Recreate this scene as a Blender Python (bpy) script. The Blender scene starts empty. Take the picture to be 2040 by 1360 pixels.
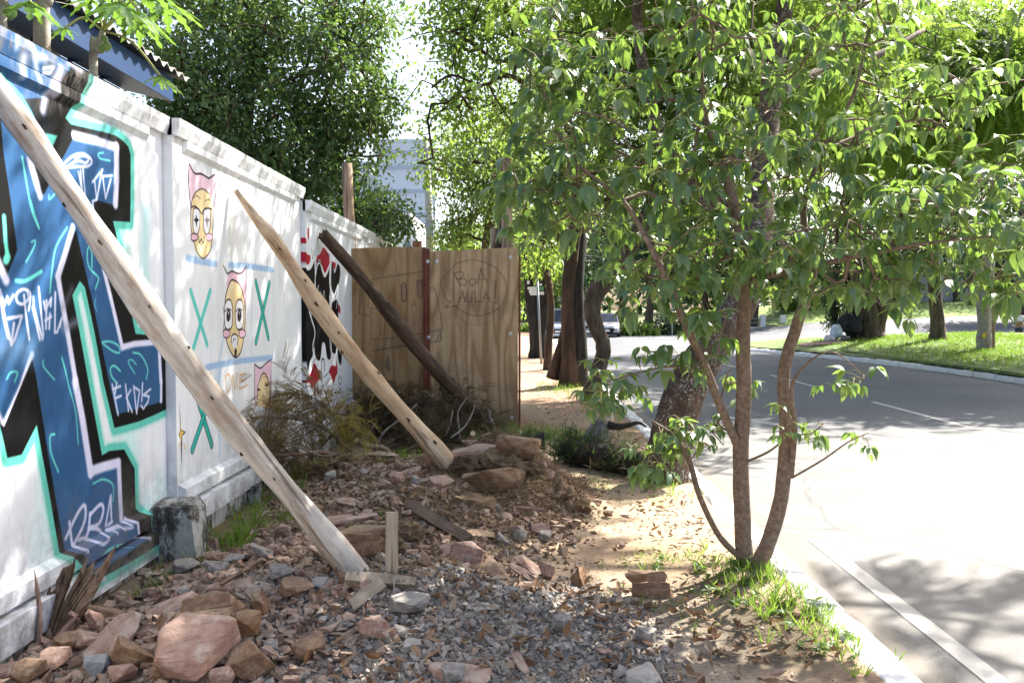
import bpy, bmesh, math, random
import numpy as np
from mathutils import Vector, Matrix, Euler
random.seed(7); rng = np.random.default_rng(7)
scene = bpy.context.scene
COL = scene.collection
R = math.radians

# ---------------------------------------------------------------- camera, sky, sun, exposure
cam_data = bpy.data.cameras.new('camera'); cam = bpy.data.objects.new('camera', cam_data)
COL.objects.link(cam); scene.camera = cam
cam_data.sensor_width = 36; cam_data.lens = 29.06; cam_data.clip_end = 2000; cam_data.clip_start = .05
cam.location = (0, 0, 1.6)
cam.rotation_euler = (R(90-2.19), 0, R(.87))
SUN = Vector((1, 1.01, 1.5)).normalized()
world = bpy.data.worlds.new('World'); scene.world = world; world.use_nodes = True
wn = world.node_tree; bg = wn.nodes['Background']
sky = wn.nodes.new('ShaderNodeTexSky'); sky.sky_type = 'NISHITA'; sky.sun_disc = False
sky.sun_elevation = math.asin(SUN.z); sky.sun_rotation = math.atan2(SUN.x, SUN.y)
sky.dust_density = 4; sky.air_density = 1.0; sky.ozone_density = 1.0
wn.links.new(sky.outputs[0], bg.inputs[0]); bg.inputs[1].default_value = .1
sd = bpy.data.lights.new('sun', 'SUN'); sd.energy = 5; sd.angle = R(.53); sd.color = (1, .95, .87)
so = bpy.data.objects.new('sun', sd); COL.objects.link(so); so.location = SUN*50
so.rotation_euler = SUN.to_track_quat('Z', 'Y').to_euler()
scene.view_settings.view_transform = 'Standard'; scene.view_settings.look = 'None'
scene.view_settings.gamma = 1; scene.view_settings.use_curve_mapping = False
scene.view_settings.exposure = 2.05
scene.cycles.max_bounces = 8; scene.cycles.transparent_max_bounces = 8

# ---------------------------------------------------------------- helpers
CR = np.array(Euler((R(90-2.19), 0, R(.87))).to_matrix())
def ray(px, py):
    return CR @ np.array([(px-1020)/1647., (680-py)/1647., -1.])
def P(px, py, Y):
    d = ray(px, py); t = Y/d[1]; return Vector((d[0]*t, Y, 1.6+d[2]*t))
def onx(px, py, X):
    d = ray(px, py); t = X/d[0]; return (d[1]*t, 1.6+d[2]*t)
def bump(x, y, cx, cy, a, sx, sy):
    return a*np.exp(-((x-cx)/sx)**2-((y-cy)/sy)**2)
def vnoise(x, y, s, seed=0):
    # cheap value noise
    x = np.asarray(x, float)*s; y = np.asarray(y, float)*s
    xi = np.floor(x); yi = np.floor(y); fx = x-xi; fy = y-yi
    fx = fx*fx*(3-2*fx); fy = fy*fy*(3-2*fy)
    def h(a, b):
        v = np.sin(a*127.1+b*311.7+seed*74.7)*43758.5453
        return v-np.floor(v)
    return (h(xi, yi)*(1-fx)+h(xi+1, yi)*fx)*(1-fy)+(h(xi, yi+1)*(1-fx)+h(xi+1, yi+1)*fx)*fy
def gh(x, y):
    x = np.asarray(x, float); y = np.asarray(y, float)
    z = bump(x, y, -.22, 7.3, .47, .5, .5)+bump(x, y, -.8, 6.1, .27, .7, .7)+bump(x, y, -1.1, 4.75, .2, .6, .6)
    z += bump(x, y, -.35, 4.05, .24, .65, .42)+bump(x, y, -1.5, 4.0, .16, .5, .7)+bump(x, y, -1.3, 7.4, .18, .7, .9)+bump(x, y, .15, 6.6, .2, .3, .45)
    m = np.clip(z/.1, 0, 1)
    z = z+m*(.08*(vnoise(x, y, 3.1)-.5)+.06*(vnoise(x, y, 8, 3)-.5)+.025*(vnoise(x, y, 17, 4)-.5))
    z += .018*(vnoise(x, y, 1.4, 5)-.5)+.008*(vnoise(x, y, 7, 6)-.5)
    z += bump(x, y, 1.32, 4.95, .05, .3, .4)
    return np.where(x > 1.46, np.minimum(z, np.maximum(z*(1.56-x)/.1, -.01)), z)
def G(px, py):
    d = ray(px, py); t = 2.6
    while t < 60:
        p = np.array([0, 0, 1.6])+d*t
        if p[2] < gh(p[0], p[1]): break
        t += .01 if t < 12 else .05
    return Vector((p[0], p[1], float(gh(p[0], p[1]))))

class MB:
    def __init__(s): s.V = []; s.F = []; s.n = 0; s.A = []
    def add(s, V, F):
        V = np.asarray(V, float).reshape(-1, 3)
        if isinstance(F, np.ndarray) or (len(F) and all(len(f) == len(F[0]) for f in F)):
            s.F.append(np.asarray(F, int)+s.n)
        else:
            for f in F: s.F.append(np.asarray([f], int)+s.n)
        s.V.append(V); s.n += len(V); return s
    def box(s, c, d, M=None, jit=0):
        v = np.array([[x, y, z] for x in (-.5, .5) for y in (-.5, .5) for z in (-.5, .5)])*np.array(d)
        if jit: v = v+rng.normal(0, jit, v.shape)
        if M is not None: v = v @ np.array(M.to_3x3()).T
        return s.add(v+np.array(c), [[0, 1, 3, 2], [4, 6, 7, 5], [0, 4, 5, 1], [2, 3, 7, 6], [0, 2, 6, 4], [1, 5, 7, 3]])
    def box2(s, a, b):
        a = np.array(a, float); b = np.array(b, float); return s.box((a+b)/2, b-a)
    def tube(s, pts, rad, n=8, rough=0, cap=True, flat=1.0):
        pts = np.array([list(p) for p in pts], float); m = len(pts)
        rad = np.broadcast_to(np.asarray(rad, float), (m,))
        T = np.gradient(pts, axis=0); T /= np.linalg.norm(T, axis=1)[:, None]+1e-9
        a = np.cross(T[0], [0, 0, 1.]);
        if np.linalg.norm(a) < .05: a = np.cross(T[0], [0, 1., 0])
        a /= np.linalg.norm(a); th = np.arange(n)*2*math.pi/n; V = []
        for i in range(m):
            a = a-T[i]*a.dot(T[i]); a /= np.linalg.norm(a)+1e-9; b = np.cross(T[i], a)
            rr = rad[i]*(1+(rng.normal(0, rough, n) if rough else 0))
            V.append(pts[i]+np.outer(np.cos(th)*rr, a)+np.outer(np.sin(th)*rr*flat, b))
        V = np.vstack(V); i = np.arange(m-1)[:, None]*n; j = np.arange(n)[None]; k = (j+1) % n
        F = np.stack([i+j, i+k, i+n+k, i+n+j], -1).reshape(-1, 4)
        s.add(V, F)
        if cap:
            s.F.append(np.array([list(range(n))[::-1]])+s.n-m*n); s.F.append(np.array([list(range((m-1)*n, m*n))])+s.n-m*n)
        return s
    def inst(s, pv, pf, pos, Rm, sc):
        pos = np.asarray(pos); N = len(pos)
        if N == 0: return s
        sc = np.asarray(sc)
        if sc.ndim == 1: sc = sc[:, None]
        V = np.einsum('nij,nkj->nki', Rm, pv[None]*sc[:, None, :])+pos[:, None]
        V = V.reshape(-1, 3); off = (np.arange(N)*len(pv))[:, None, None]
        for f in ([pf] if isinstance(pf, np.ndarray) else pf):
            s.F.append((f[None]+off).reshape(-1, f.shape[1])+s.n)
        s.V.append(V); s.n += len(V); return s
    def mesh(s, name, mat, base=(0, 0, 0), smooth=False, uv=None):
        V = np.vstack(s.V); me = bpy.data.meshes.new(name)
        L = np.concatenate([f.ravel() for f in s.F]).astype(np.int32)
        S = np.concatenate([np.full(len(f), f.shape[1]) for f in s.F]).astype(np.int32)
        me.vertices.add(len(V)); me.vertices.foreach_set('co', (V-np.array(base)).astype(np.float32).ravel())
        me.loops.add(len(L)); me.loops.foreach_set('vertex_index', L)
        me.polygons.add(len(S)); me.polygons.foreach_set('loop_start', np.concatenate([[0], np.cumsum(S)[:-1]]).astype(np.int32))
        me.polygons.foreach_set('loop_total', S)
        me.polygons.foreach_set('use_smooth', np.full(len(S), bool(smooth)))
        if uv is not None:
            l = me.uv_layers.new(name='uv'); l.data.foreach_set('uv', uv(V)[L].astype(np.float32).ravel())
        me.update(calc_edges=True); me.validate()
        if mat is not None: me.materials.append(mat)
        return me
    def obj(s, name, mat, parent=None, base=None, smooth=False, uv=None, **kw):
        if parent is not None: b = tuple(parent.get('_o', (0, 0, 0)))
        else: b = tuple(base) if base is not None else (0, 0, 0)
        o = bpy.data.objects.new(name, s.mesh(name, mat, b, smooth, uv)); COL.objects.link(o)
        if parent is not None: o.parent = parent
        else: o.location = b
        o['_o'] = b
        for k, v in kw.items(): o[k] = v
        return o
def thing(name, label, cat, loc=(0, 0, 0), group=None):
    o = bpy.data.objects.new(name, None); COL.objects.link(o); o.location = loc; o.empty_display_size = .1
    o['_o'] = tuple(loc); o['label'] = label; o['category'] = cat
    if group: o['group'] = group
    return o
def tag(o, label=None, cat=None, group=None, kind=None):
    if label: o['label'] = label
    if cat: o['category'] = cat
    if group: o['group'] = group
    if kind: o['kind'] = kind
    return o
def crom(pts, n=6, closed=False):
    p = np.array([list(q) for q in pts], float)
    if len(p) < 3: return p
    e = np.vstack([p[-1], p, p[0], p[1]]) if closed else np.vstack([2*p[0]-p[1], p, 2*p[-1]-p[-2]])
    out = []
    for i in range(1, len(e)-2):
        for t in np.arange(n)/n:
            a, b, c, d = e[i-1:i+3]
            out.append(.5*((2*b)+(c-a)*t+(2*a-5*b+4*c-d)*t*t+(3*b-a-3*c+d)*t**3))
    out.append(e[-2]); return np.array(out)
def frames(d, up=None):
    """rotation matrices whose columns are x,y,z with y along d"""
    d = d/np.linalg.norm(d, axis=1)[:, None]
    if up is None: up = np.tile([0, 0, 1.], (len(d), 1))
    x = np.cross(d, up); l = np.linalg.norm(x, axis=1)[:, None]; x = np.where(l > 1e-3, x/np.maximum(l, 1e-3), [1, 0, 0])
    z = np.cross(x, d); return np.stack([x, d, z], -1)
def rdir(n):
    v = rng.normal(size=(n, 3)); return v/np.linalg.norm(v, axis=1)[:, None]

# ---------------------------------------------------------------- materials
def ramp(nt, fac, stops):
    r = nt.nodes.new('ShaderNodeValToRGB'); e = r.color_ramp.elements
    while len(e) < len(stops): e.new(.5)
    for i, (p, c) in enumerate(stops): e[i].position = p; e[i].color = (*c, 1) if len(c) == 3 else c
    nt.links.new(fac, r.inputs[0]); return r.outputs[0]
def noise(nt, vec, scale, detail=4, rough=.6, stretch=None):
    n = nt.nodes.new('ShaderNodeTexNoise'); n.inputs['Scale'].default_value = scale; n.inputs['Detail'].default_value = detail
    n.inputs['Roughness'].default_value = rough
    if stretch:
        m = nt.nodes.new('ShaderNodeMapping'); m.inputs['Scale'].default_value = stretch
        nt.links.new(vec, m.inputs[0]); vec = m.outputs[0]
    nt.links.new(vec, n.inputs[0]); return n.outputs[0]
def mixc(nt, f, a, b, mode='MIX'):
    m = nt.nodes.new('ShaderNodeMix'); m.data_type = 'RGBA'; m.blend_type = mode
    for i, v in ((0, f), (6, a), (7, b)):
        if isinstance(v, (int, float)): m.inputs[i].default_value = v
        elif isinstance(v, tuple): m.inputs[i].default_value = (*v, 1)
        else: nt.links.new(v, m.inputs[i])
    return m.outputs[2]
def base_mat(name, rough=.8, spec=.3):
    m = bpy.data.materials.new(name); m.use_nodes = True; nt = m.node_tree; b = nt.nodes['Principled BSDF']
    b.inputs['Roughness'].default_value = rough; b.inputs['Specular IOR Level'].default_value = spec
    tc = nt.nodes.new('ShaderNodeTexCoord'); return m, nt, b, tc.outputs['Object']
def bumpn(nt, b, h, st=.3, dist=.01):
    n = nt.nodes.new('ShaderNodeBump'); n.inputs['Strength'].default_value = st; n.inputs['Distance'].default_value = dist
    nt.links.new(h, n.inputs['Height']); nt.links.new(n.outputs[0], b.inputs['Normal'])
def simple(name, stops, scale=5, rough=.8, st=.3, dist=.01, detail=6, stretch=None, spec=.3, metal=0, s2=None):
    m, nt, b, v = base_mat(name, rough, spec); b.inputs['Metallic'].default_value = metal
    n = noise(nt, v, scale, detail, .65, stretch)
    nt.links.new(ramp(nt, n, [(.3+.4*i/(max(1, len(stops)-1)), c) for i, c in enumerate(stops)]), b.inputs['Base Color'])
    n2 = noise(nt, v, s2 or scale*6, 5, .7, stretch); bumpn(nt, b, n2, st, dist); return m
def leafmat(name, cols, tr, fac=.4, rough=.45, spec=.4, patch=2.0, spots=False):
    m = bpy.data.materials.new(name); m.use_nodes = True; nt = m.node_tree; b = nt.nodes['Principled BSDF']
    b.inputs['Roughness'].default_value = rough; b.inputs['Specular IOR Level'].default_value = spec
    g = nt.nodes.new('ShaderNodeNewGeometry'); tc = nt.nodes.new('ShaderNodeTexCoord')
    c = ramp(nt, g.outputs['Random Per Island'], [(i/(len(cols)-1)*.96+.02, k) for i, k in enumerate(cols)])
    n = noise(nt, tc.outputs['Object'], patch, 2)
    c2 = mixc(nt, ramp(nt, n, [(.35, (.75, .75, .75)), (.65, (1.25, 1.25, 1.1))]), (0, 0, 0), c)
    c2 = mixc(nt, 1.0, c, ramp(nt, n, [(.35, (.7, .75, .75)), (.65, (1.0, 1.0, 1.0))]), 'MULTIPLY')
    if spots:
        c2 = mixc(nt, ramp(nt, noise(nt, tc.outputs['Object'], 45, 3, .6), [(.66, (0, 0, 0)), (.7, (.8, .8, .8))]), c2, (.16, .12, .04))
        b.inputs['Coat Weight'].default_value = .0
    nt.links.new(c2, b.inputs['Base Color'])
    t = nt.nodes.new('ShaderNodeBsdfTranslucent')
    nt.links.new(mixc(nt, 1.0, (*tr,), ramp(nt, g.outputs['Random Per Island'], [(0, (.7, .8, .6)), (1, (1, 1, 1))]), 'MULTIPLY'), t.inputs[0])
    ms = nt.nodes.new('ShaderNodeMixShader'); ms.inputs[0].default_value = fac
    nt.links.new(b.outputs[0], ms.inputs[1]); nt.links.new(t.outputs[0], ms.inputs[2])
    nt.links.new(ms.outputs[0], nt.nodes['Material Output'].inputs[0]); return m
def plain(name, c, rough=.5, spec=.5, metal=0, em=None):
    m, nt, b, v = base_mat(name, rough, spec); b.inputs['Metallic'].default_value = metal
    n = noise(nt, v, 8, 4); nt.links.new(mixc(nt, ramp(nt, n, [(.3, (0, 0, 0)), (.7, (.35, .35, .35))]), c, tuple(x*.75 for x in c)), b.inputs['Base Color'])
    if em: b.inputs['Emission Color'].default_value = (*em[0], 1); b.inputs['Emission Strength'].default_value = em[1]
    return m

M_bark = simple('bark_dark', [(.035, .025, .018), (.09, .065, .045), (.16, .12, .09)], 7, .9, .9, .03, stretch=(1, 1, .3), s2=22)
M_barkblack = simple('bark_black', [(.012, .011, .011), (.03, .026, .022), (.06, .05, .04)], 8, .9, .9, .03, stretch=(1, 1, .25), s2=22)
M_barkred = simple('bark_reddish', [(.03, .019, .013), (.07, .043, .028), (.13, .08, .052)], 6, .9, .9, .03, stretch=(1, 1, .2), s2=24)
M_barkpale = simple('bark_pale', [(.16, .13, .11), (.28, .25, .22), (.38, .35, .31)], 9, .85, .6, .01)
def lichen_bark():
    m, nt, b, v = base_mat('bark_with_lichen', .9, .2)
    c = ramp(nt, noise(nt, v, 9, 6, .7, (1, 1, .4)), [(.3, (.035, .024, .018)), (.5, (.085, .055, .038)), (.7, (.17, .115, .08))])
    sp = ramp(nt, noise(nt, v, 42, 4, .6), [(.54, (0, 0, 0)), (.6, (1, 1, 1))])
    pt = ramp(nt, noise(nt, v, 6, 3), [(.42, (0, 0, 0)), (.55, (.8, .8, .8))])
    f = mixc(nt, 1.0, sp, pt, 'MULTIPLY')
    nt.links.new(mixc(nt, f, c, (.36, .36, .32)), b.inputs['Base Color'])
    bumpn(nt, b, noise(nt, v, 45, 6, .7, (1, 1, .4)), .9, .025); return m
M_lichen = lichen_bark()
M_youngbark = simple('young_bark', [(.10, .065, .045), (.17, .115, .08), (.26, .20, .15)], 40, .85, .6, .006, s2=90)
def log_mat(name, a, b_, c, dark):
    m, nt, b, v = base_mat(name, .75, .25)
    n = noise(nt, v, 14, 6, .65, (1, 1, .09)); col = ramp(nt, n, [(.3, a), (.5, b_), (.72, c)])
    k = ramp(nt, noise(nt, v, 6, 6, .75, (1, 1, .16)), [(.47, (0, 0, 0)), (.62, (1, 1, 1))])
    col = mixc(nt, k, col, dark)
    crack = ramp(nt, noise(nt, v, 30, 3, .5, (1, 1, .04)), [(.6, (0, 0, 0)), (.66, (.75, .75, .75))])
    nt.links.new(mixc(nt, crack, col, tuple(x*.45 for x in dark)), b.inputs['Base Color'])
    bumpn(nt, b, n, .6, .012); return m
M_log = log_mat('weathered_pale_log', (.26, .225, .19), (.43, .395, .355), (.55, .52, .48), (.22, .15, .10))
M_log2 = log_mat('peeled_tan_log', (.40, .27, .16), (.55, .41, .27), (.62, .5, .37), (.30, .17, .09))
M_log3 = log_mat('barky_brown_log', (.045, .025, .016), (.10, .06, .038), (.2, .15, .11), (.03, .018, .012))
M_pole = log_mat('pole_wood', (.25, .15, .09), (.36, .24, .16), (.45, .34, .26), (.16, .09, .055))
M_knot = simple('knot_dark', [(.02, .012, .008), (.06, .03, .018)], 20, .9)
def stone_mat(name, a, b_, c, dust):
    m, nt, b, v = base_mat(name, .9, .15)
    col = ramp(nt, noise(nt, v, 5, 8, .7), [(.3, a), (.5, b_), (.7, c)])
    st = ramp(nt, noise(nt, v, 4, 4, .6, (1, 1, 7)), [(.45, (0, 0, 0)), (.62, (.6, .6, .6))])
    col = mixc(nt, st, col, tuple(x*.75 for x in a))
    d = ramp(nt, noise(nt, v, 3, 6, .75), [(.52, (0, 0, 0)), (.66, (.85, .85, .85))])
    g = nt.nodes.new('ShaderNodeNewGeometry'); sz = nt.nodes.new('ShaderNodeSeparateXYZ'); nt.links.new(g.outputs['Normal'], sz.inputs[0])
    up = mixc(nt, 1, ramp(nt, sz.outputs[2], [(.45, (0, 0, 0)), (.9, (.6, .6, .6))]), ramp(nt, noise(nt, v, 9, 6, .75), [(.35, (.15, .15, .15)), (.65, (1, 1, 1))]), 'MULTIPLY')
    nt.links.new(mixc(nt, up, mixc(nt, d, col, dust), tuple(.4*x+.6*y for x, y in zip(dust, (.40, .33, .26)))), b.inputs['Base Color'])
    bumpn(nt, b, noise(nt, v, 26, 8, .75), .8, .02); return m
M_pink = stone_mat('pink_sandstone', (.24, .13, .095), (.37, .225, .175), (.45, .31, .255), (.50, .42, .36))
M_brown = stone_mat('brown_sandstone', (.15, .085, .05), (.26, .15, .09), (.34, .22, .14), (.36, .27, .19))
M_greyst = stone_mat('grey_rubble_stone', (.17, .15, .14), (.27, .245, .225), (.37, .35, .33), (.44, .42, .4))
M_white = stone_mat('mortar_lump', (.32, .3, .28), (.45, .43, .4), (.55, .53, .5), (.35, .28, .24))
M_clay = stone_mat('orange_clay', (.22, .11, .05), (.33, .18, .09), (.4, .25, .14), (.28, .2, .14))
M_blue = stone_mat('bluish_stone', (.18, .2, .22), (.28, .31, .34), (.36, .39, .42), (.4, .38, .36))

L_young = leafmat('young_tree_leaf', [(.055, .115, .068), (.065, .135, .07), (.085, .155, .06), (.11, .175, .05), (.18, .21, .045)], (.28, .42, .07), .36, .4, .7, spots=True)
L_canopy = leafmat('feathery_canopy_leaf', [(.05, .10, .025), (.075, .14, .03), (.11, .18, .035)], (.30, .43, .07), .44, .5, .3, .8)
L_dense = leafmat('dense_tree_leaf', [(.045, .085, .035), (.065, .12, .04), (.10, .165, .055), (.15, .21, .07)], (.2, .32, .06), .32, .35, .5, 1.5)
L_mid = leafmat('street_tree_leaf', [(.05, .09, .025), (.07, .13, .03), (.11, .17, .04)], (.34, .48, .08), .45, .45, .35, .8)
L_dark = leafmat('dark_evergreen_leaf', [(.018, .04, .018), (.028, .06, .024), (.045, .085, .03)], (.1, .18, .04), .25, .4, .4, .5)
L_pap = leafmat('papaya_leaf', [(.06, .13, .03), (.09, .18, .035)], (.22, .38, .05), .4, .4, .4)
L_grass = leafmat('grass_blade', [(.07, .12, .02), (.10, .18, .03), (.16, .22, .05)], (.3, .45, .06), .4, .5, .3, 1.0)
L_fern = leafmat('epiphyte_blade', [(.03, .06, .02), (.05, .09, .03), (.10, .11, .05)], (.15, .25, .06), .3, .5, .3)
L_dry = leafmat('dry_needles', [(.07, .038, .018), (.12, .068, .03), (.18, .11, .045), (.13, .11, .04)], (.4, .28, .08), .3, .7, .2)
L_dead = leafmat('dead_leaf', [(.11, .055, .03), (.2, .11, .06), (.3, .19, .12), (.36, .27, .2)], (.3, .15, .07), .15, .7, .2)
L_straw = leafmat('root_fibre', [(.16, .10, .055), (.28, .19, .11), (.36, .27, .17)], (.3, .2, .1), .2, .8, .2)

# leaf prototypes (y along the leaf, z the normal)
def leaf_proto(w=.25, n=5, fold=.18, droop=.25, shape=None):
    V = []; F = []
    for i in range(n+1):
        t = i/n; ww = w*(math.sin(math.pi*min(1, t*.93+.03)**.75))*(1-.25*t) if shape is None else shape(t)*w
        if i == n: ww = 0.004
        z = -droop*t*t
        V += [(-ww, t, z+fold*ww), (0, t, z), (ww, t, z+fold*ww)]
    for i in range(n):
        a = i*3; F += [[a, a+1, a+4, a+3], [a+1, a+2, a+5, a+4]]
    return np.array(V), np.array(F)
PL_big = leaf_proto(.27, 5, .35, .3)
PL_big2 = leaf_proto(.24, 5, .2, .1)
PL_big3 = leaf_proto(.29, 5, .5, .5)
PL_small = (np.array([(0, 0, 0), (.3, .45, .06), (0, 1, -.08), (-.3, .45, .06)]), np.array([[0, 1, 2], [0, 2, 3]]))
def spray_proto(n=9, l=.24, wid=.1, droop=.35, both=True):
    V = []; F = []
    for i in range(n):
        t = (i+1)/n; y = t; z = -droop*t*t; ll = l*(1-.55*abs(t-.45))
        for s in (-1, 1):
            b = len(V); a = np.array([0, y, z]); tip = a+np.array([s*ll, ll*.45, -ll*.35]); w = wid*ll
            V += [a, (a+tip)/2+np.array([0, w, 0]), tip, (a+tip)/2-np.array([0, w, 0])]
            F += [[b, b+1, b+2, b+3]]
    return np.array(V), np.array(F)
PL_spray = spray_proto(9, .26, .28, .3)
PL_needle = spray_proto(16, .2, .1, .5)
PL_blade = (np.array([(-.022, 0, 0), (.022, 0, 0), (.018, .45, .05), (-.018, .45, .05), (.01, .8, -.03), (-.01, .8, -.03), (0, 1, -.15)]), [np.array([[0, 1, 2, 3], [3, 2, 4, 5]]), np.array([[5, 4, 6]])])

def sungap(c, p=.1):
    """crown gaps: leave out foliage that would shade the sunny stretch of path and the near road"""
    t = c[2]/1.5; x = c[0]-t; y = c[1]-1.01*t
    if .25 < x < 1.65 and 4.9 < y < 7.6: return False
    if x > 1.65 and y < 11.6: return rng.random() < p or (y < 5.5 and x > 1.9 and c[0] > 6)
    if 2 < x < 9 and 36 < y < 52: return False
    return True
def tree(name, label, cat, trunk, tr, blobs, leafp, lsize, per, crad, lmat, bmat, group=None, tip=.006, attach=.45, droop=.5,
         seed=1, extra_stems=(), sides=10, hollow=2.2, step=.5, keep=None, rough=.05, ret=False):
    global rng
    rng = np.random.default_rng(seed)
    tp = crom(trunk, 5); m = len(tp)
    rads = np.interp(np.linspace(0, 1, m), np.linspace(0, 1, len(tr)), tr)
    root = thing(name, label, cat, tuple(tp[0]), group)
    mb = MB(); mb.tube(tp, rads, sides, rough)
    nodes = [tuple(p) for p in tp]; par = [-1]+list(range(m-1)); fixed = list(rads); att = [i >= attach*m for i in range(m)]
    for sp, sr, sa, *sm in extra_stems:
        q = crom(sp, 4); b = len(nodes); rr = np.interp(np.linspace(0, 1, len(q)), np.linspace(0, 1, len(sr)), sr)
        if sm: m2 = MB(); m2.tube(q, rr, sides, rough); m2.obj('second_trunk', sm[0], root, smooth=True)
        else: mb.tube(q, rr, sides, rough)
        for i, p in enumerate(q):
            nodes.append(tuple(p)); par.append(-1 if i == 0 else b+i-1); fixed.append(rr[i]); att.append(i >= sa*len(q))
    nf = len(nodes)
    C = []
    for (c, r, k) in blobs:
        u = rdir(k)*(rng.random(k)**(1/hollow))[:, None]
        C.append(np.array(list(c))+u*np.array(r))
    C = np.vstack(C) if C else np.zeros((0, 3))
    if keep is not None: C = np.array([c for c in C if keep(c)]).reshape(-1, 3)
    A = np.array([nodes[i] for i in range(nf) if att[i]]); idx = [i for i in range(nf) if att[i]]
    pos = A.copy(); cnt = None
    order = np.argsort(np.min(np.linalg.norm(C[:, None]-A[None], axis=2), axis=1)) if len(C) else []
    P_ = np.zeros((len(idx)+len(C)*14, 3)); P_[:len(idx)] = pos; n = len(idx); gid = list(idx)
    ends = []
    for ci in order:
        c = C[ci]; d = np.linalg.norm(P_[:n]-c, axis=1); j = int(np.argmin(d)); L = d[j]
        k = max(1, min(12, int(L/step)+1)); a = P_[j].copy(); prev = gid[j]
        off = rng.normal(0, .08*L, 3); off[2] += .06*L
        for q in range(1, k+1):
            t = q/k; pnt = a+(c-a)*t+off*math.sin(math.pi*t)
            nodes.append(tuple(pnt)); par.append(prev); fixed.append(None); prev = len(nodes)-1
            if n < len(P_): P_[n] = pnt; gid.append(prev); n += 1
        ends.append(prev)
    N = len(nodes); w = np.zeros(N)
    for e in ends: w[e] += 1
    for i in range(N-1, nf-1, -1):
        if w[i] == 0: w[i] = 1
        w[par[i]] += w[i]
    nd = np.array(nodes); rad = np.array([f if f is not None else min(tip*w[i]**.5, .8*tr[0]) for i, f in enumerate(fixed)])
    for i in range(nf, N):
        q = rad[par[i]]; rad[i] = min(rad[i], .8*q if par[i] < nf else q)
    bm_ = MB()
    # branches: skip fixed chains (already meshed)
    ch = [[] for _ in range(N)]
    for i in range(nf, N): ch[par[i]].append(i)
    st = []
    for i in range(nf):
        for q in ch[i]: st.append((q, i))
    while st:
        i, pr = st.pop(); chain = [pr]; c = i
        while True:
            chain.append(c)
            if not ch[c]: break
            k = sorted(ch[c], key=lambda q: -rad[q]); st += [(q, c) for q in k[1:]]; c = k[0]
        rr = [rad[q] for q in chain]; rr[0] = min(rr[0], rr[1]*1.2)
        bm_.tube([nd[q] for q in chain], rr, 6 if max(rr) > .02 else 4, .04 if max(rr) > .03 else 0, False)
    mb.obj('trunk', bmat, root, smooth=True)
    if bm_.V: bm_.obj('branches', bmat, root, smooth=True)['kind'] = 'stuff'
    # leaves
    NL = len(C)*per
    if NL:
        cc = np.repeat(C, per, axis=0); o = rng.normal(size=(NL, 3))*crad*.6
        pos = cc+o; d = o/(np.linalg.norm(o, axis=1)[:, None]+1e-6)+rng.normal(0, .5, (NL, 3)); d[:, 2] -= droop
        up = np.tile([0, 0, 1.], (NL, 1))+rng.normal(0, .45, (NL, 3))
        Rm = frames(d, up); sc = lsize*(.65+.6*rng.random(NL))
        if ret: return root, C, nd, pos, Rm, sc
        cr = MB(); cr.inst(leafp[0], leafp[1], pos, Rm, sc); c_ = cr.obj('crown', lmat, root); c_['kind'] = 'stuff'
    return root

# ================================================================ SETTING
def grid(name, xs, ys, zf, mat, colf=None, smooth=True, **kw):
    X, Y = np.meshgrid(xs, ys); Z = zf(X, Y); V = np.stack([X, Y, Z], -1).reshape(-1, 3)
    nx, ny = len(xs), len(ys); i = (np.arange(ny-1)[:, None]*nx+np.arange(nx-1)[None]).ravel()
    mb = MB(); mb.add(V, np.stack([i, i+1, i+nx+1, i+nx], -1)); o = mb.obj(name, mat, smooth=smooth, **kw)
    if colf is not None:
        a = o.data.attributes.new('tint', 'FLOAT_COLOR', 'POINT'); c = np.ones((len(V), 4), np.float32); c[:, :3] = colf(V[:, 0], V[:, 1], V[:, 2])
        a.data.foreach_set('color', c.ravel())
    return o
def ground_mat():
    m, nt, b, v = base_mat('bare_soil', .95, .1)
    a = nt.nodes.new('ShaderNodeAttribute'); a.attribute_name = 'tint'
    n = ramp(nt, noise(nt, v, 11, 8, .75), [(.3, (.6, .58, .56)), (.5, (1, 1, 1)), (.7, (1.0, 1.0, 1.0))])
    n2 = ramp(nt, noise(nt, v, 90, 4, .7), [(.3, (.6, .6, .6)), (.6, (1, 1, 1))])
    nt.links.new(mixc(nt, 1, mixc(nt, 1, a.outputs['Color'], n, 'MULTIPLY'), n2, 'MULTIPLY'), b.inputs['Base Color'])
    bumpn(nt, b, noise(nt, v, 40, 8, .8), .8, .02); return m
def soil_col(x, y, z):
    tan = np.array([.46, .35, .24]); dark = np.array([.13, .10, .06]); grey = np.array([.27, .245, .225]); brown = np.array([.22, .135, .075]); red = np.array([.36, .22, .15])
    c = np.tile(tan, (len(x), 1))
    def mix(c, k, w): w = np.clip(w, 0, 1)[:, None]; return c*(1-w)+k*w
    c = mix(c, np.array([.40, .26, .18]), (vnoise(x, y, 1.3, 9)-.35)*1.2+np.clip((y-9)/4, 0, .6))
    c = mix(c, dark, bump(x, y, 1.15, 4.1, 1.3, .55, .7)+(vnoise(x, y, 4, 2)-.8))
    c = mix(c, np.array([.17, .18, .07]), (bump(x, y, .8, 5.3, .8, .3, .3)+bump(x, y, .6, 7.6, .9, .3, .7))*(vnoise(x, y, 6, 8)))
    c = mix(c, grey, bump(x, y, -.3, 3.9, 2.2, .9, .7))
    c = mix(c, brown, np.clip((gh(x, y)-.09)/.1, 0, 1)*np.clip((y-4.7)/.5, 0, 1))
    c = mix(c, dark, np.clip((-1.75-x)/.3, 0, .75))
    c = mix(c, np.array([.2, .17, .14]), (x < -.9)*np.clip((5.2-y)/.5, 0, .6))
    return c
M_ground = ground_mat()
xs = np.concatenate([np.arange(-2.75, 1.56, .04), [1.56]])
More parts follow.
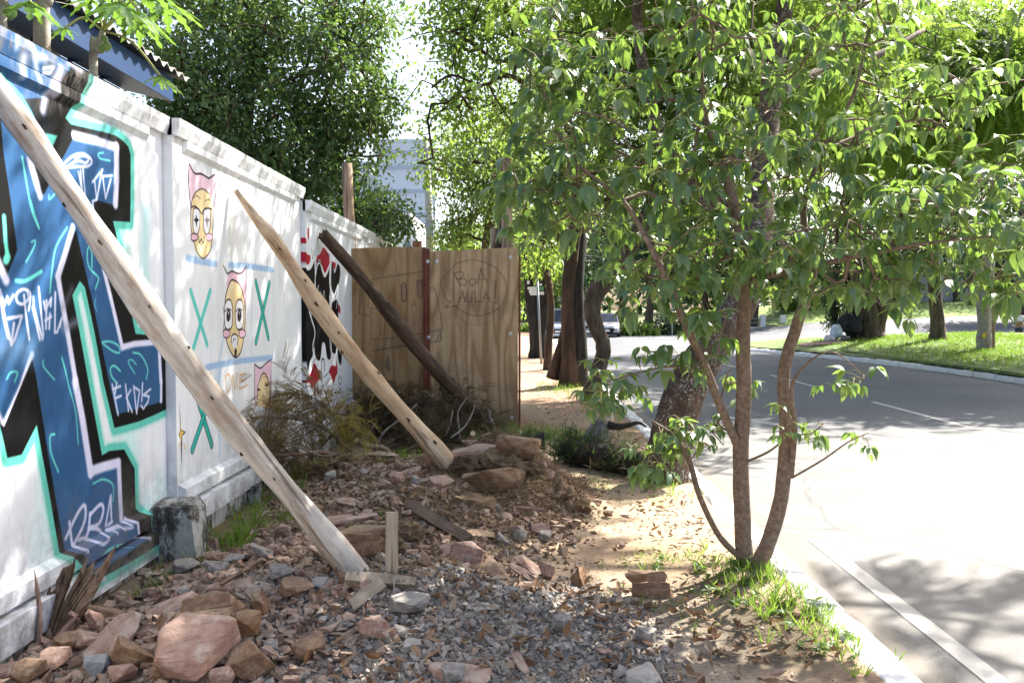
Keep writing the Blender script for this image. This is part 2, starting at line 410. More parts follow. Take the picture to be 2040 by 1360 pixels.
grid('ground', xs, np.concatenate([np.arange(-3, 2, .4), np.arange(2, 12, .045), np.arange(12, 60.1, .3)]), gh, M_ground, soil_col, kind='structure')
# ground far out, reaching the horizon
M_field = simple('field_ground', [(.06, .08, .03), (.11, .12, .05), (.16, .15, .08)], .4, .95)
def farz(X, Y):
    return -.22+np.clip((Y-66)/60, 0, 1)*1.5
grid('terrain', np.concatenate([np.arange(-400, -40, 40), np.arange(-40, 80, 8), np.arange(80, 401, 40)]), np.concatenate([[-60, -20], np.arange(0, 120, 6), np.arange(120, 700, 60)]), farz, M_field, kind='structure')

def asphalt():
    m, nt, b, v = base_mat('worn_asphalt', .88, .25)
    n = noise(nt, v, .35, 5, .6); c = ramp(nt, n, [(.35, (.108, .113, .124)), (.65, (.145, .148, .155))])
    g = ramp(nt, noise(nt, v, 160, 3, .7), [(.35, (.6, .6, .6)), (.65, (1, 1, 1))])
    sx = nt.nodes.new('ShaderNodeSeparateXYZ'); nt.links.new(v, sx.inputs[0])
    # dustier, paler near stretch; tree shade beyond is put into darker asphalt colour
    yr = nt.nodes.new('ShaderNodeMapRange'); yr.inputs[1].default_value = 12.6; yr.inputs[2].default_value = 10.8; nt.links.new(sx.outputs[1], yr.inputs[0])
    c = mixc(nt, yr.outputs[0], c, ramp(nt, noise(nt, v, 1.3, 7, .7), [(.35, (.175, .168, .158)), (.65, (.235, .225, .21))]))
    # sandy gutter next to the kerb
    mr = nt.nodes.new('ShaderNodeMapRange'); mr.inputs[1].default_value = 2.05; mr.inputs[2].default_value = 1.95; nt.links.new(sx.outputs[0], mr.inputs[0])
    c = mixc(nt, mr.outputs[0], c, (.2, .18, .155))
    c = mixc(nt, 1, c, g, 'MULTIPLY')
    cr = nt.nodes.new('ShaderNodeTexVoronoi'); cr.feature = 'DISTANCE_TO_EDGE'; cr.inputs['Scale'].default_value = .25
    w = nt.nodes.new('ShaderNodeMapping'); w.inputs[1].default_value = (0, 0, 0); nt.links.new(noise_vec(nt, v), cr.inputs[0])
    k = ramp(nt, cr.outputs[0], [(.0, (.6, .6, .6)), (.006, (0, 0, 0))])
    c = mixc(nt, k, c, (.07, .07, .07)); nt.links.new(c, b.inputs['Base Color'])
    bumpn(nt, b, noise(nt, v, 220, 3, .7), .5, .006); return m
def noise_vec(nt, v):
    n = nt.nodes.new('ShaderNodeTexNoise'); n.inputs['Scale'].default_value = .8; nt.links.new(v, n.inputs[0])
    a = nt.nodes.new('ShaderNodeVectorMath'); a.operation = 'MULTIPLY_ADD'; a.inputs[1].default_value = (.9, .9, .9)
    nt.links.new(n.outputs['Color'], a.inputs[0]); nt.links.new(v, a.inputs[2]); return a.outputs[0]
M_asph = asphalt()
def rz(X, Y):
    k = np.clip((Y-44)/16, 0, 1); return -.13+k*(1.0*np.clip((X-15)/8, 0, 1)+.4*np.clip((X-26)/10, 0, 1))
grid('road', np.concatenate([[-40, -15, -4], np.arange(1.45, 120, 2.45)]), np.concatenate([np.arange(-30, 44.1, 4.625), np.arange(46, 71, 2), [80, 95, 130]]),
     lambda X, Y: rz(X, Y)-np.where((X < 1.4) & (Y < 60.1), .06, 0), M_asph, kind='structure')
# painted lines (sheets just above the asphalt, broken by wear)
def paint_mat(name, c, wear=.5):
    m, nt, b, v = base_mat(name, .8, .2)
    nt.links.new(mixc(nt, ramp(nt, noise(nt, v, 14, 7, .8), [(wear, (0, 0, 0)), (wear+.12, (1, 1, 1))]), c, (.24, .235, .23)), b.inputs['Base Color']); return m
M_line = paint_mat('worn_white_line_paint', (.36, .345, .32), .56)
mb = MB(); pts = [(2.2, -4), (2.2, 2), (2.2, 4), (2.19, 6.2)]
mb.add([(a[0]+s*.075, a[1], -.126) for a in pts for s in (-.8, .8)], [[0, 1, 3, 2], [2, 3, 5, 4], [4, 5, 7, 6]])
mb.obj('edge_line', M_line, kind='structure')
for i, (y0, y1) in enumerate([(-2, 2), (6, 10), (12.2, 15.6), (18.6, 22), (25, 28.5), (32, 35)]):
    mb = MB(); x0 = 6.55-max(0, y0-22)*.05; x1 = 6.55-max(0, y1-22)*.05
    mb.add([(x0-.06, y0, -.126), (x0+.06, y0, -.126), (x1+.06, y1, -.126), (x1-.06, y1, -.126)], [[0, 1, 2, 3]])
    mb.obj('lane_marking', M_line, kind='structure')
# kerb: irregular whitewashed stones, one by one
def kerbmat():
    m, nt, b, v = base_mat('whitewashed_kerb_stone', .85, .2)
    c = ramp(nt, noise(nt, v, 7, 8, .75), [(.32, (.3, .27, .24)), (.42, (.62, .6, .57)), (.7, (.76, .75, .73))])
    nt.links.new(c, b.inputs['Base Color']); bumpn(nt, b, noise(nt, v, 30, 8, .75), .6, .015); return m
M_kerb = kerbmat()
def kerb_line(pts, name, label=None, w=.17, top=.02, bot=-.2, inner=-1):
    root = bpy.data.objects.new(name, None); COL.objects.link(root); root['kind'] = 'structure'; root['_o'] = (0, 0, 0)
    p = np.array(pts, float); seg = np.linalg.norm(np.diff(p, axis=0), axis=1); s = np.concatenate([[0], np.cumsum(seg)])
    L = s[-1]; t = 0
    while t < L-.3:
        ln = min(random.uniform(.75, 1.05), L-t)
        q = [np.array([np.interp(u, s, p[:, 0]), np.interp(u, s, p[:, 1])]) for u in np.linspace(t+.012, t+ln-.012, 5)]
        mb = MB(); V = []; dz = random.uniform(-.012, .012); ox = random.uniform(-.012, .012)
        for i, a in enumerate(q):
            d = q[min(i+1, 4)]-q[max(i-1, 0)]; d /= np.linalg.norm(d); nrm = np.array([d[1], -d[0]])*(-inner)
            e = .012 if i in (0, 4) else 0
            for (u, z) in ((-w/2, bot), (-w/2+.0, top-.03-e), (-w/2+.03, top-e), (w/2-.05, top-.004-e), (w/2-.005, top-.05-e), (w/2+.02, bot)):
                V.append([*(a+nrm*(u+ox+random.uniform(-.007, .007))), z+dz+(random.uniform(-.008, .008) if z > bot else 0)])
        F = [[i*6+j, i*6+(j+1) % 6, i*6+6+(j+1) % 6, i*6+6+j] for i in range(4) for j in range(6)]
        mb.add(V, F); mb.add(V, [[5, 4, 3, 2, 1, 0]]); mb.add(V, [[24, 25, 26, 27, 28, 29]])
        mb.obj('kerb_stone', M_kerb, root, smooth=False); t += ln
    return root
kerb_line([(1.64, -2), (1.64, 6), (1.61, 20), (1.56, 34), (1.36, 50)], 'near_kerb', w=.22, top=.028)
MK = [(11.75, -6), (11.75, 18), (11.7, 23), (11.3, 27.5), (10.5, 31), (9.6, 34), (8.9, 36), (8.9, 37.4), (9.6, 38.4), (12, 40.4), (17, 43), (21, 41), (25, 38.5)]
kerb_line(MK, 'median_kerb', w=.22, top=.01, bot=-.2, inner=1)
# grassed median
def medz(x, y):
    return .02+.42*np.clip((x-11.6)/7, 0, 1)**.8*np.clip((44-y)/6, 0, 1)*np.clip((y-10)/10+.3, 0, 1)+.05*vnoise(x, y, .4)+.1*np.clip((y-30)/5, 0, 1)*np.clip((x-9.5)/2, 0, 1)
def median():
    cx = [9.0, 9.3, 9.8, 10.4, 11, 11.4, 11.64]; cy0 = [36.2, 35.2, 33.6, 31.6, 29, 27.2, 25]
    cx2 = np.concatenate([[11.85], np.arange(12.2, 18, .5), np.arange(18, 60, 2)]); xs_ = np.concatenate([cx, cx2])
    lo = np.concatenate([cy0, np.full(len(cx2), -6)])
    hi = np.interp(xs_, [9, 9.6, 12, 17, 21, 25, 60], [37.3, 38.3, 40.2, 42.8, 40.8, 38.3, 30])
    n = 60; V = []
    for x, a, b_ in zip(xs_, lo, hi):
        for y in np.linspace(a, b_, n): V.append([x, y, 0])
    V = np.array(V); V[:, 2] = medz(V[:, 0], V[:, 1]); k = (np.arange(len(xs_)-1)[:, None]*n+np.arange(n-1)[None]).ravel()
    mb = MB(); mb.add(V, np.stack([k, k+n, k+n+1, k+1], -1)); return mb.obj('median_lawn', simple('lawn_soil', [(.05, .08, .02), (.09, .14, .03), (.16, .16, .07)], .9, .95, s2=30), smooth=True, kind='structure')
median()
# far bank rising to the walls
def bankz(x, y):
    return rz(x, np.maximum(y, 61.5))-.04+np.clip((y-61.5)/12, 0, 1)*1.1*np.clip((x-19)/3, 0, 1)+.1*vnoise(x, y, .3)
grid('grass_bank', np.arange(19, 110, 1.5), np.arange(61, 82, 1.), lambda X, Y: np.where(Y < 61.6, rz(X, Y)-.3, bankz(X, Y)), simple('bank_grass', [(.09, .14, .03), (.15, .22, .05), (.22, .26, .08)], .8, .95, s2=12), kind='structure')

# ================================================================ WALL AND ITS GRAFFITI
class Img:
    def __init__(s, y0, y1, z0, z1, res, base):
        s.b = (y0, y1, z0, z1); s.res = res; s.W = int((y1-y0)/res); s.H = int((z1-z0)/res)
        s.a = np.ones((s.H, s.W, 4), np.float32); s.a[..., :3] = base
        s.Y = y0+(np.arange(s.W)+.5)*res; s.Z = z0+(np.arange(s.H)+.5)*res
    def win(s, p, m):
        y0, y1, z0, z1 = s.b; i0 = max(0, int((p[:, 0].min()-m-y0)/s.res)); i1 = min(s.W, int((p[:, 0].max()+m-y0)/s.res)+2)
        j0 = max(0, int((p[:, 1].min()-m-z0)/s.res)); j1 = min(s.H, int((p[:, 1].max()+m-z0)/s.res)+2)
        if i1 <= i0 or j1 <= j0: return None
        return (slice(j0, j1), slice(i0, i1)), *np.meshgrid(s.Y[i0:i1], s.Z[j0:j1])
    def dist(s, p, Y, Z, closed):
        D = np.full(Y.shape, 1e9); n = len(p)
        for i in range(n if closed else n-1):
            a = p[i]; b = p[(i+1) % n]; e = b-a; L = e.dot(e)+1e-12
            t = np.clip(((Y-a[0])*e[0]+(Z-a[1])*e[1])/L, 0, 1); D = np.minimum(D, (Y-a[0]-t*e[0])**2+(Z-a[1]-t*e[1])**2)
        return np.sqrt(D)
    def put(s, w, mk, col, alpha):
        mk = (mk*alpha)[..., None]; s.a[w][..., :3] = s.a[w][..., :3]*(1-mk)+np.array(col)*mk
    def poly(s, p, col, soft=.006, alpha=1.0):
        p = np.array(p, float); r = s.win(p, soft)
        if r is None: return
        w, Y, Z = r; ins = np.zeros(Y.shape, bool); n = len(p)
        for i in range(n):
            a = p[i]; b = p[(i+1) % n]
            if a[1] == b[1]: continue
            c = ((a[1] > Z) != (b[1] > Z)) & (Y < (b[0]-a[0])*(Z-a[1])/(b[1]-a[1])+a[0]); ins ^= c
        D = s.dist(p, Y, Z, True); s.put(w, np.clip(.5+np.where(ins, D, -D)/soft, 0, 1), col, alpha)
    def stroke(s, p, wd, col, soft=.006, alpha=1.0, closed=False):
        p = np.array(p, float); r = s.win(p, wd)
        if r is None: return
        w, Y, Z = r; D = s.dist(p, Y, Z, closed); s.put(w, np.clip(.5+(wd/2-D)/soft, 0, 1), col, alpha)
    def material(s, name, rib=True, extra=None, rough=.55):
        im = bpy.data.images.new(name, s.W, s.H); im.pixels.foreach_set(np.clip(s.a, 0, 1).ravel()); im.update(); im.pack()
        m, nt, b, v = base_mat(name, rough, .15)
        t = nt.nodes.new('ShaderNodeTexImage'); t.image = im; t.extension = 'EXTEND'
        u = nt.nodes.new('ShaderNodeUVMap'); u.uv_map = 'uv'; nt.links.new(u.outputs[0], t.inputs[0]); return m, nt, b, v, t.outputs[0]
    def uv(s):
        y0, y1, z0, z1 = s.b; return lambda V: np.stack([(V[:, 1]-y0)/(y1-y0), (V[:, 2]-z0)/(z1-z0)], -1)

BLK = (.02, .02, .03); BLU = (.17, .33, .50); BLU2 = (.25, .45, .65); TEA = (.38, .76, .70); WHT = (.90, .91, .93); LAV = (.83, .83, .93)
def Z(ox, oy, sc, X):      # from a zoomed crop's coordinates to wall coordinates
    return lambda *c: [onx(ox+c[i]/sc, oy+c[i+1]/sc, X) for i in range(0, len(c), 2)]
# ---- panel 1
I1 = Img(2.35, 5.5, -.1, 2.92, .005, WHT); p1 = Z(0, 0, 1, -2.4); zA = Z(0, 60, 3.4, -2.4); zB = Z(0, 400, 3.776, -2.4); zC = Z(0, 760, 3.4, -2.4)
for q in range(26):     # faint turquoise overspray on the white
    c = (random.uniform(3.4, 5.4), random.uniform(.1, 2.2)); I1.stroke([(c[0], c[1]), (c[0]+random.uniform(-.1, .1), c[1]+random.uniform(.1, .4))], .14, (.66, .90, .89), .16, .35)
I1.stroke(p1(290, 420, 288, 560), .1, (.62, .88, .88), .1, .5); I1.stroke(p1(236, 440, 250, 520, 262, 600), .12, TEA, .12, .45)
SIL = p1(-900, -600, 150, 40, 158, 142, 150, 200, 130, 235, 141, 248, 175, 256, 206, 263, 230, 270, 244, 280, 255, 292, 260, 308, 260, 400, 259, 442, 225, 440, 236, 487, 248, 545, 259, 609, 270, 665, 302, 668, 333, 668, 333, 740, 335, 813, 305, 827, 276, 839, 228, 852,
         218, 810, 206, 760, 188, 660, 169, 572, 159, 559, 144, 588, 158, 660, 176, 760, 203, 907, 218, 898, 247, 895, 268, 933, 270, 1013, 287, 1028, 287, 1050, 298, 1060, 298, 1078, 230, 1118, 165, 1153, 156, 1155, 150, 1130, 138, 1116, 118, 1098, 96, 970, 73, 845, 43, 904, 15, 911, 0, 845, -60, 800, -900, 760)
I1.stroke(SIL, .085, TEA, .012, 1, True); I1.stroke(SIL, .11, TEA, .03, .5, True); I1.poly(SIL, BLK, .006)
I1.poly(p1(165, 600, 172, 640, 193, 740, 222, 880, 214, 880, 196, 800, 176, 680), WHT, .02)          # white core of the spear gap
BODY = p1(-900, -600, 110, 60, 122, 118, 118, 140, 97, 169, 92, 195, 41, 198, 62, 300, 79, 392, 88, 386, 118, 328, 147, 272, 235, 295, 232, 410, 188, 398, 186, 440, 151, 458, 148, 463, 119, 554, 135, 665, 151, 760, 182, 948, 238, 919, 240, 980, 244, 1033, 259, 1042, 262, 1066, 271, 1072, 165, 1139, 153, 1107, 128, 1095, 100, 930, 73, 760, 64, 715, 8, 850, -60, 760, -900, 700)
I1.poly(BODY, BLU, .006)
LEG2 = p1(151, 458, 186, 440, 204, 524, 224, 610, 244, 694, 318, 681, 323, 760, 324, 800, 280, 812, 232, 826, 217, 760, 184, 600)
I1.poly(LEG2, BLU, .006)
for q in range(38):     # lighter sprayed clouds inside the blue
    x, y = random.choice([(60, 480), (95, 620), (120, 800), (150, 900), (165, 1000), (190, 350), (60, 330), (30, 120), (80, 560), (120, 960), (200, 1060)]); x += random.uniform(-25, 25); y += random.uniform(-60, 60)
    a = onx(x, y, -2.4); b_ = onx(x+random.uniform(-8, 16), y+random.uniform(-70, 70), -2.4)
    k = BODY if True else None
    Y_, Z_ = a
    I1.stroke([a, b_], .05, BLU2, .09, .28)
I1.poly(p1(-60, 200, 0, 225, 6, 300, 21, 400, 34, 498, 14, 548, 0, 525, -60, 430), BLK, .006)
I1.stroke(p1(8, 432, 11, 480, 15, 512), .03, TEA, .012); I1.stroke(p1(15, 512, 12, 518), .045, TEA, .012)
I1.stroke(p1(-8, 512, 3, 538, 12, 558), .05, LAV, .02); I1.stroke(p1(64, 706, 40, 775, 8, 846), .035, LAV, .015); I1.stroke(p1(8, 846, -20, 800), .03, LAV, .02)
I1.poly(p1(64, 715, 73, 760, 73, 845, 43, 904, 15, 911, 0, 845, 8, 850), BLK, .008)
I1.poly(zA(310, 700, 350, 706, 390, 715, 330, 850), TEA, .012)
I1.stroke(zA(150, 480, 210, 900), .05, (.5, .65, .82), .05, .6); I1.stroke(zA(200, 880, 240, 1010, 270, 1120), .045, LAV, .02)
I1.stroke(zA(500, 712, 660, 752, 790, 795), .05, LAV, .02); I1.stroke(zA(790, 790, 790, 1000, 782, 1180), .06, LAV, .02)
I1.stroke(zB(548, 200, 490, 400, 436, 570), .045, LAV, .015); I1.stroke(zB(436, 570, 475, 800, 510, 1000, 570, 1360), .045, LAV, .015)
I1.stroke(zC(510, 0, 560, 260, 615, 620), .06, LAV, .018); I1.stroke(zC(615, 605, 700, 575, 800, 548), .06, LAV, .018); I1.stroke(zC(805, 550, 812, 740, 822, 925), .05, LAV, .018)
I1.stroke(zC(845, 925, 885, 960, 892, 1040, 922, 1062), .028, LAV, .012); I1.stroke(zC(530, 1300, 600, 1340), .03, LAV, .012)
I1.stroke(zB(770, 470, 850, 800, 920, 1100), .04, LAV, .015); I1.stroke(zB(920, 1100, 1010, 1075, 1190, 1060), .04, LAV, .015); I1.stroke(zB(1195, 1070, 1210, 1360), .045, LAV, .015); I1.stroke(zC(1092, 0, 1090, 130), .035, LAV, .012)
I1.stroke(zB(480, 960, 580, 905), .04, (.55, .6, .68), .05, .7); I1.stroke(zB(480, 800, 540, 660), .03, (.5, .53, .6), .05, .6)
I1.stroke(zB(0, 1110, 110, 1090, 240, 1120), .12, (.5, .64, .8), .12, .6)
# white drips over the stepped top
for q, wd in ((zA(45, 10, 40, 110), .035), (zA(120, 70, 150, 130, 170, 180, 235, 195), .04), (zA(150, 130, 175, 200, 235, 350), .03), (zA(105, 190, 120, 300), .05), (zA(330, 340, 300, 480, 290, 540), .05), (zA(345, 280, 350, 420), .07), (zA(400, 200, 480, 260), .06)):
    I1.stroke(q, wd, LAV, .03, .8)
I1.stroke(zA(240, 260, 300, 250, 290, 290, 250, 290), .02, LAV, .01)
TP = [(zA, (0, 300, 110, 410, 200, 540, 265, 680), .016), (zA, (150, 860, 180, 1040, 215, 1220, 262, 1340), .014), (zA, (700, 830, 665, 840, 680, 870, 745, 885), .010), (zA, (330, 1120, 335, 1145, 370, 1110), .010), (zA, (450, 1000, 480, 1030), .010),
      (zB, (230, 0, 260, 100, 295, 210), .01), (zB, (235, 310, 265, 300, 250, 360, 195, 460), .01), (zB, (120, 600, 180, 605, 250, 570, 310, 530), .02), (zB, (505, 200, 420, 350, 390, 530, 375, 690), .012),
      (zB, (690, 500, 690, 400, 670, 345, 655, 400, 670, 500, 735, 570, 738, 600, 718, 660), .012), (zB, (770, 1060, 830, 1058, 890, 1090, 900, 1140, 850, 1130, 770, 1070), .012), (zB, (1000, 1140, 1060, 1160, 1110, 1260, 1100, 1340), .013), (zB, (1025, 1230, 990, 1195, 965, 1215, 1015, 1300), .009),
      (zB, (905, 1280, 860, 1240, 830, 1260, 840, 1320, 880, 1370), .013), (zB, (325, 1200, 330, 1250, 410, 1345), .009), (zB, (465, 1180, 490, 1270, 510, 1360), .012), (zB, (50, 1340, 80, 1290, 130, 1290, 110, 1360), .01),
      (zC, (370, 355, 340, 370, 345, 480, 395, 610), .012), (zC, (460, 10, 510, 200, 530, 420), .009), (zC, (630, 690, 700, 660, 765, 700, 765, 810), .012), (zC, (625, 1200, 680, 1140, 760, 1105, 800, 1115), .016), (zB, (720, 740, 712, 780, 730, 830), .005)]
for f, c, w_ in TP: I1.stroke(crom(f(*c), 5), w_, (.42, .85, .80), .008, .9)
# white tags: hat-like loop and drips, GINAL, FRDS, RBA
def strokes(I, f, L, w_, col=LAV, soft=.01, al=.95, sm=True):
    for c in L:
        q = f(*c); I.stroke(crom(q, 4) if sm and len(q) > 2 else q, w_, col, soft, al)
strokes(I1, zA, [(520, 890, 510, 865, 560, 850, 600, 870, 580, 900, 520, 885, 440, 935, 440, 900, 500, 850, 570, 840, 620, 880, 600, 920, 520, 925, 440, 930)], .016)
strokes(I1, zA, [(560, 930, 580, 1160), (530, 960, 575, 1170), (545, 950, 555, 1100), (625, 1030, 695, 945), (640, 1020, 655, 1150, 690, 950), (695, 990, 715, 1140, 750, 1010), (700, 990, 760, 985), (650, 1150, 625, 1160, 640, 1250)], .014, sm=False)
strokes(I1, zB, [(0, 670, 30, 790, 55, 720, 65, 770, 100, 710), (20, 740, 20, 800, 55, 960, 85, 1080, 105, 920), (60, 885, 165, 865, 110, 1040, 85, 1080), (0, 720, 30, 900, 60, 1030), (180, 710, 195, 860, 220, 1040),
                 (250, 725, 255, 800, 320, 1040, 325, 1000, 290, 650), (300, 1045, 245, 800), (330, 760, 340, 820, 385, 730, 380, 790), (350, 750, 345, 960), (375, 850, 370, 960), (340, 900, 385, 870), (415, 690, 412, 990, 430, 985, 465, 880, 450, 945)], .016, sm=False)
strokes(I1, zB, [(215, 820, 225, 760, 225, 690, 175, 665, 125, 700, 130, 760, 175, 775, 215, 730, 205, 680)], .016)
strokes(I1, zC, [(760, 20, 800, 225), (790, 10, 780, 80), (765, 50, 815, 30), (785, 110, 820, 95), (850, 20, 870, 200), (855, 110, 885, 55), (860, 115, 895, 205), (905, 30, 925, 215, 945, 60, 905, 35), (965, 10, 960, 130), (1020, 50, 970, 90, 1010, 100, 1000, 140, 970, 185, 955, 160)], .016, sm=False)
strokes(I1, zC, [(445, 1060, 520, 900, 570, 835, 580, 900, 560, 980, 520, 1060, 490, 1100, 470, 950), (490, 1100, 540, 1150)], .024)
strokes(I1, zC, [(610, 890, 600, 1000, 580, 1060), (610, 900, 680, 830, 700, 870, 670, 960, 600, 990, 670, 1000, 685, 1060, 640, 1100, 580, 1060, 530, 1070)], .024)
strokes(I1, zC, [(715, 975, 750, 770, 755, 950), (730, 970, 760, 945), (745, 1030, 740, 1000, 715, 1005, 790, 975, 790, 1000, 850, 985, 820, 930)], .02, sm=False)
# ---- panel 2 : long cat-eared faces, crosses, star
I2 = Img(5.45, 8.7, 0, 2.92, .004, (.91, .915, .925)); zF = Z(330, 300, 2.616, -2.335); zG = Z(350, 740, 4.533, -2.335)
INK = (.2, .15, .18); BEI = (.93, .83, .64); PNK = (.91, .74, .81); LBL = (.62, .74, .88); CRS = (.20, .70, .64)
def line(f, c, w_=.012, col=INK, sm=True, al=1, I=None): q = f(*c); (I or I2).stroke(crom(q, 5) if sm and len(q) > 2 else q, w_, col, .006, al)
for c, w_ in (((110, 560, 200, 580, 262, 590), .05), ((330, 595, 450, 605, 560, 622), .05), ((555, 1078, 430, 1090, 330, 1105, 210, 1130), .05)): I2.stroke(crom(zF(*c), 4), w_, LBL, .015, .9)
I2.stroke(zF(300, 980, 262, 1200), .05, LBL, .03, .35); I2.stroke(zF(447, 480, 447, 1100), .015, LBL, .01, .7); I2.stroke(zG(390, 500, 395, 760), .03, LBL, .02, .6); I2.stroke(zG(400, 0, 385, 130), .05, LBL, .03, .6)
# first face
I2.poly(crom(zF(120, 68, 150, 118, 185, 122, 225, 142, 258, 124, 262, 200, 250, 300, 235, 250, 205, 205, 170, 205, 140, 245, 128, 320, 124, 200), 1, True), PNK, .03, .8)
I2.poly(crom(zF(135, 320, 140, 250, 170, 205, 205, 205, 235, 245, 243, 330, 240, 450, 232, 520, 208, 555, 188, 560, 165, 535, 145, 480, 133, 400), 3, True), BEI, .012)
I2.stroke(crom(zF(175, 230, 165, 400, 185, 540), 4), .05, (.98, .90, .72), .06, .7)
line(zF, (262, 210, 250, 330, 242, 460, 232, 520, 208, 555, 188, 560, 165, 530, 148, 480, 132, 400, 132, 300, 145, 235, 175, 203, 200, 203, 225, 225), .01, al=.9)
line(zF, (132, 300, 120, 180, 120, 66), .012); line(zF, (120, 66, 150, 118, 185, 122, 225, 145), .014); line(zF, (225, 145, 258, 124), .012)
for e, w_ in ((160, 1), (215, 1)):
    I2.poly(crom(zF(e-17, 330, e-14, 305, e, 300, e+16, 312, e+18, 380, e+8, 430, e-6, 435, e-18, 400), 3, True), (.95, .95, .97), .008)
    line(zF, (e-17, 330, e-14, 305, e, 300, e+16, 312, e+18, 380, e+8, 430, e-6, 435, e-18, 400, e-17, 330), .009)
    I2.poly(zF(e-2, 330, e+4, 352, e+16, 362, e+4, 372, e+2, 400, e-5, 372, e-14, 362, e-5, 352), INK, .005, 1 if e == 160 else .5)
line(zF, (132, 298, 150, 290, 175, 310, 190, 330, 198, 310, 220, 300, 238, 305), .012); line(zF, (140, 250, 160, 235, 180, 250), .007, al=.7); line(zF, (205, 262, 225, 255, 238, 268), .007, al=.7)
for cx_ in (150, 228):
    q = crom(zF(cx_-17, 437, cx_, 432, cx_+15, 440, cx_+14, 462, cx_, 470, cx_-16, 464), 3, True); I2.poly(q, PNK, .006); I2.stroke(q, .009, INK, .005, 1 if cx_ == 150 else .5, True)
line(zF, (170, 445, 176, 480, 186, 462, 196, 482, 202, 450), .01); line(zF, (178, 478, 185, 492, 194, 478), .006)
# second face
I2.poly(zF(322, 640, 345, 630, 375, 640, 420, 605, 420, 740, 415, 860, 405, 780, 390, 710, 355, 680, 325, 720, 318, 700), PNK, .012, .95)
I2.poly(crom(zF(308, 850, 312, 760, 335, 685, 355, 675, 385, 700, 408, 770, 412, 880, 405, 980, 390, 1050, 362, 1075, 335, 1040, 315, 980), 4, True), BEI, .01)
I2.stroke(crom(zF(345, 700, 330, 740, 325, 800), 4), .05, (.99, .93, .8), .06, .7)
line(zF, (308, 850, 312, 760, 335, 685, 355, 675, 385, 700, 408, 770, 414, 880, 405, 980, 390, 1050, 362, 1077, 335, 1040, 315, 980, 308, 900, 308, 850), .014)
line(zF, (300, 600, 322, 640, 345, 628, 375, 640, 398, 635, 420, 603), .013); line(zF, (420, 603, 418, 760, 412, 900), .01)
line(zF, (298, 810, 305, 870, 298, 940), .008)
for e in (327, 384):
    q = crom(zF(e-22, 860, e-16, 795, e, 775, e+16, 790, e+22, 850, e+18, 915, e, 932, e-16, 920), 4, True); I2.poly(q, (.96, .96, .97), .006); I2.stroke(q, .012, INK, .005, 1, True)
    I2.poly(crom(zF(e-10, 850, e-2, 826, e+9, 840, e+10, 870, e, 892, e-9, 880), 3, True), INK, .006)
    line(zF, (e-18, 838, e-4, 824, e+14, 832), .01)
    line(zF, (e-2, 842, e+2, 850), .012, (.9, .9, .9))
for cx_ in (318, 400):
    q = crom(zF(cx_-17, 938, cx_, 932, cx_+16, 942, cx_+15, 965, cx_, 975, cx_-16, 968), 3, True); I2.poly(q, PNK, .006); I2.stroke(q, .009, INK, .005, 1, True)
I2.poly(crom(zF(345, 1000, 342, 970, 358, 955, 375, 970, 372, 1015, 362, 1030, 352, 1028), 3, True), (.93, .93, .95), .006)
line(zF, (342, 1000, 342, 970, 358, 955, 376, 970, 374, 1010), .012); line(zF, (350, 1000, 356, 980, 362, 985), .008)
I2.poly(zF(358, 1040, 364, 1025, 372, 1045, 366, 1078, 358, 1070), INK, .006)
# third face, half hidden by the brush
I2.poly(zF(463, 1112, 485, 1128, 500, 1132, 520, 1110, 550, 1088, 548, 1330, 540, 1330, 545, 1240, 510, 1160, 480, 1200, 470, 1330, 463, 1330), PNK, .01, .9)
I2.poly(crom(zF(478, 1280, 482, 1220, 508, 1158, 532, 1190, 543, 1250, 535, 1330, 480, 1330), 3, True), BEI, .01); line(zF, (478, 1290, 482, 1220, 508, 1158, 532, 1190, 543, 1250, 538, 1320), .014)
line(zF, (463, 1112, 485, 1130, 500, 1130, 522, 1108, 550, 1088), .013); line(zF, (463, 1112, 463, 1300), .01); line(zF, (550, 1088, 546, 1330), .01)
line(zF, (478, 1243, 492, 1246), .018); line(zF, (520, 1225, 534, 1218), .018)
for a, b_, k in (((470, 685, 535, 975), (540, 692, 470, 998), 1), ((130, 730, 216, 1010), (232, 730, 128, 1085), .0)):
    for c in (a, b_):
        if k: line(zF, c, .062, (.05, .18, .2))
        line(zF, c, .048, CRS if k else (.30, .76, .72), al=1 if k else .85)
for c in ((165, 140, 325, 660), (290, 300, 150, 705)): line(zG, c, .062, (.04, .15, .17)); line(zG, c, .046, CRS)
I2.poly(zG(34, 285, 48, 520, 92, 545, 58, 580, 54, 880, 44, 610, 26, 570, 38, 530), INK, .005); I2.poly(zG(38, 440, 50, 530, 80, 545, 56, 572, 48, 640, 40, 600, 32, 565, 42, 535), (.88, .72, .36), .006)
line(zG, (32, 650, 28, 690), .015, (.85, .75, .45)); line(zG, (72, 650, 86, 700), .012, (.85, .75, .45))
OC = (.82, .68, .42)   # faint DNIE
for c in ((312, 1180, 318, 1260), (310, 1175, 330, 1165, 342, 1200, 335, 1240, 318, 1262), (348, 1262, 350, 1170, 362, 1240, 368, 1160), (376, 1160, 374, 1240), (386, 1165, 384, 1240), (386, 1170, 418, 1160), (386, 1200, 412, 1192), (384, 1240, 425, 1222)): line(zF, c, .018, OC, al=.7); line(zF, c, .005, (.8, .45, .5), al=.6)
line(zF, (532, 500, 532, 615), .006, (.3, .4, .3)); line(zF, (532, 400, 530, 440), .004)
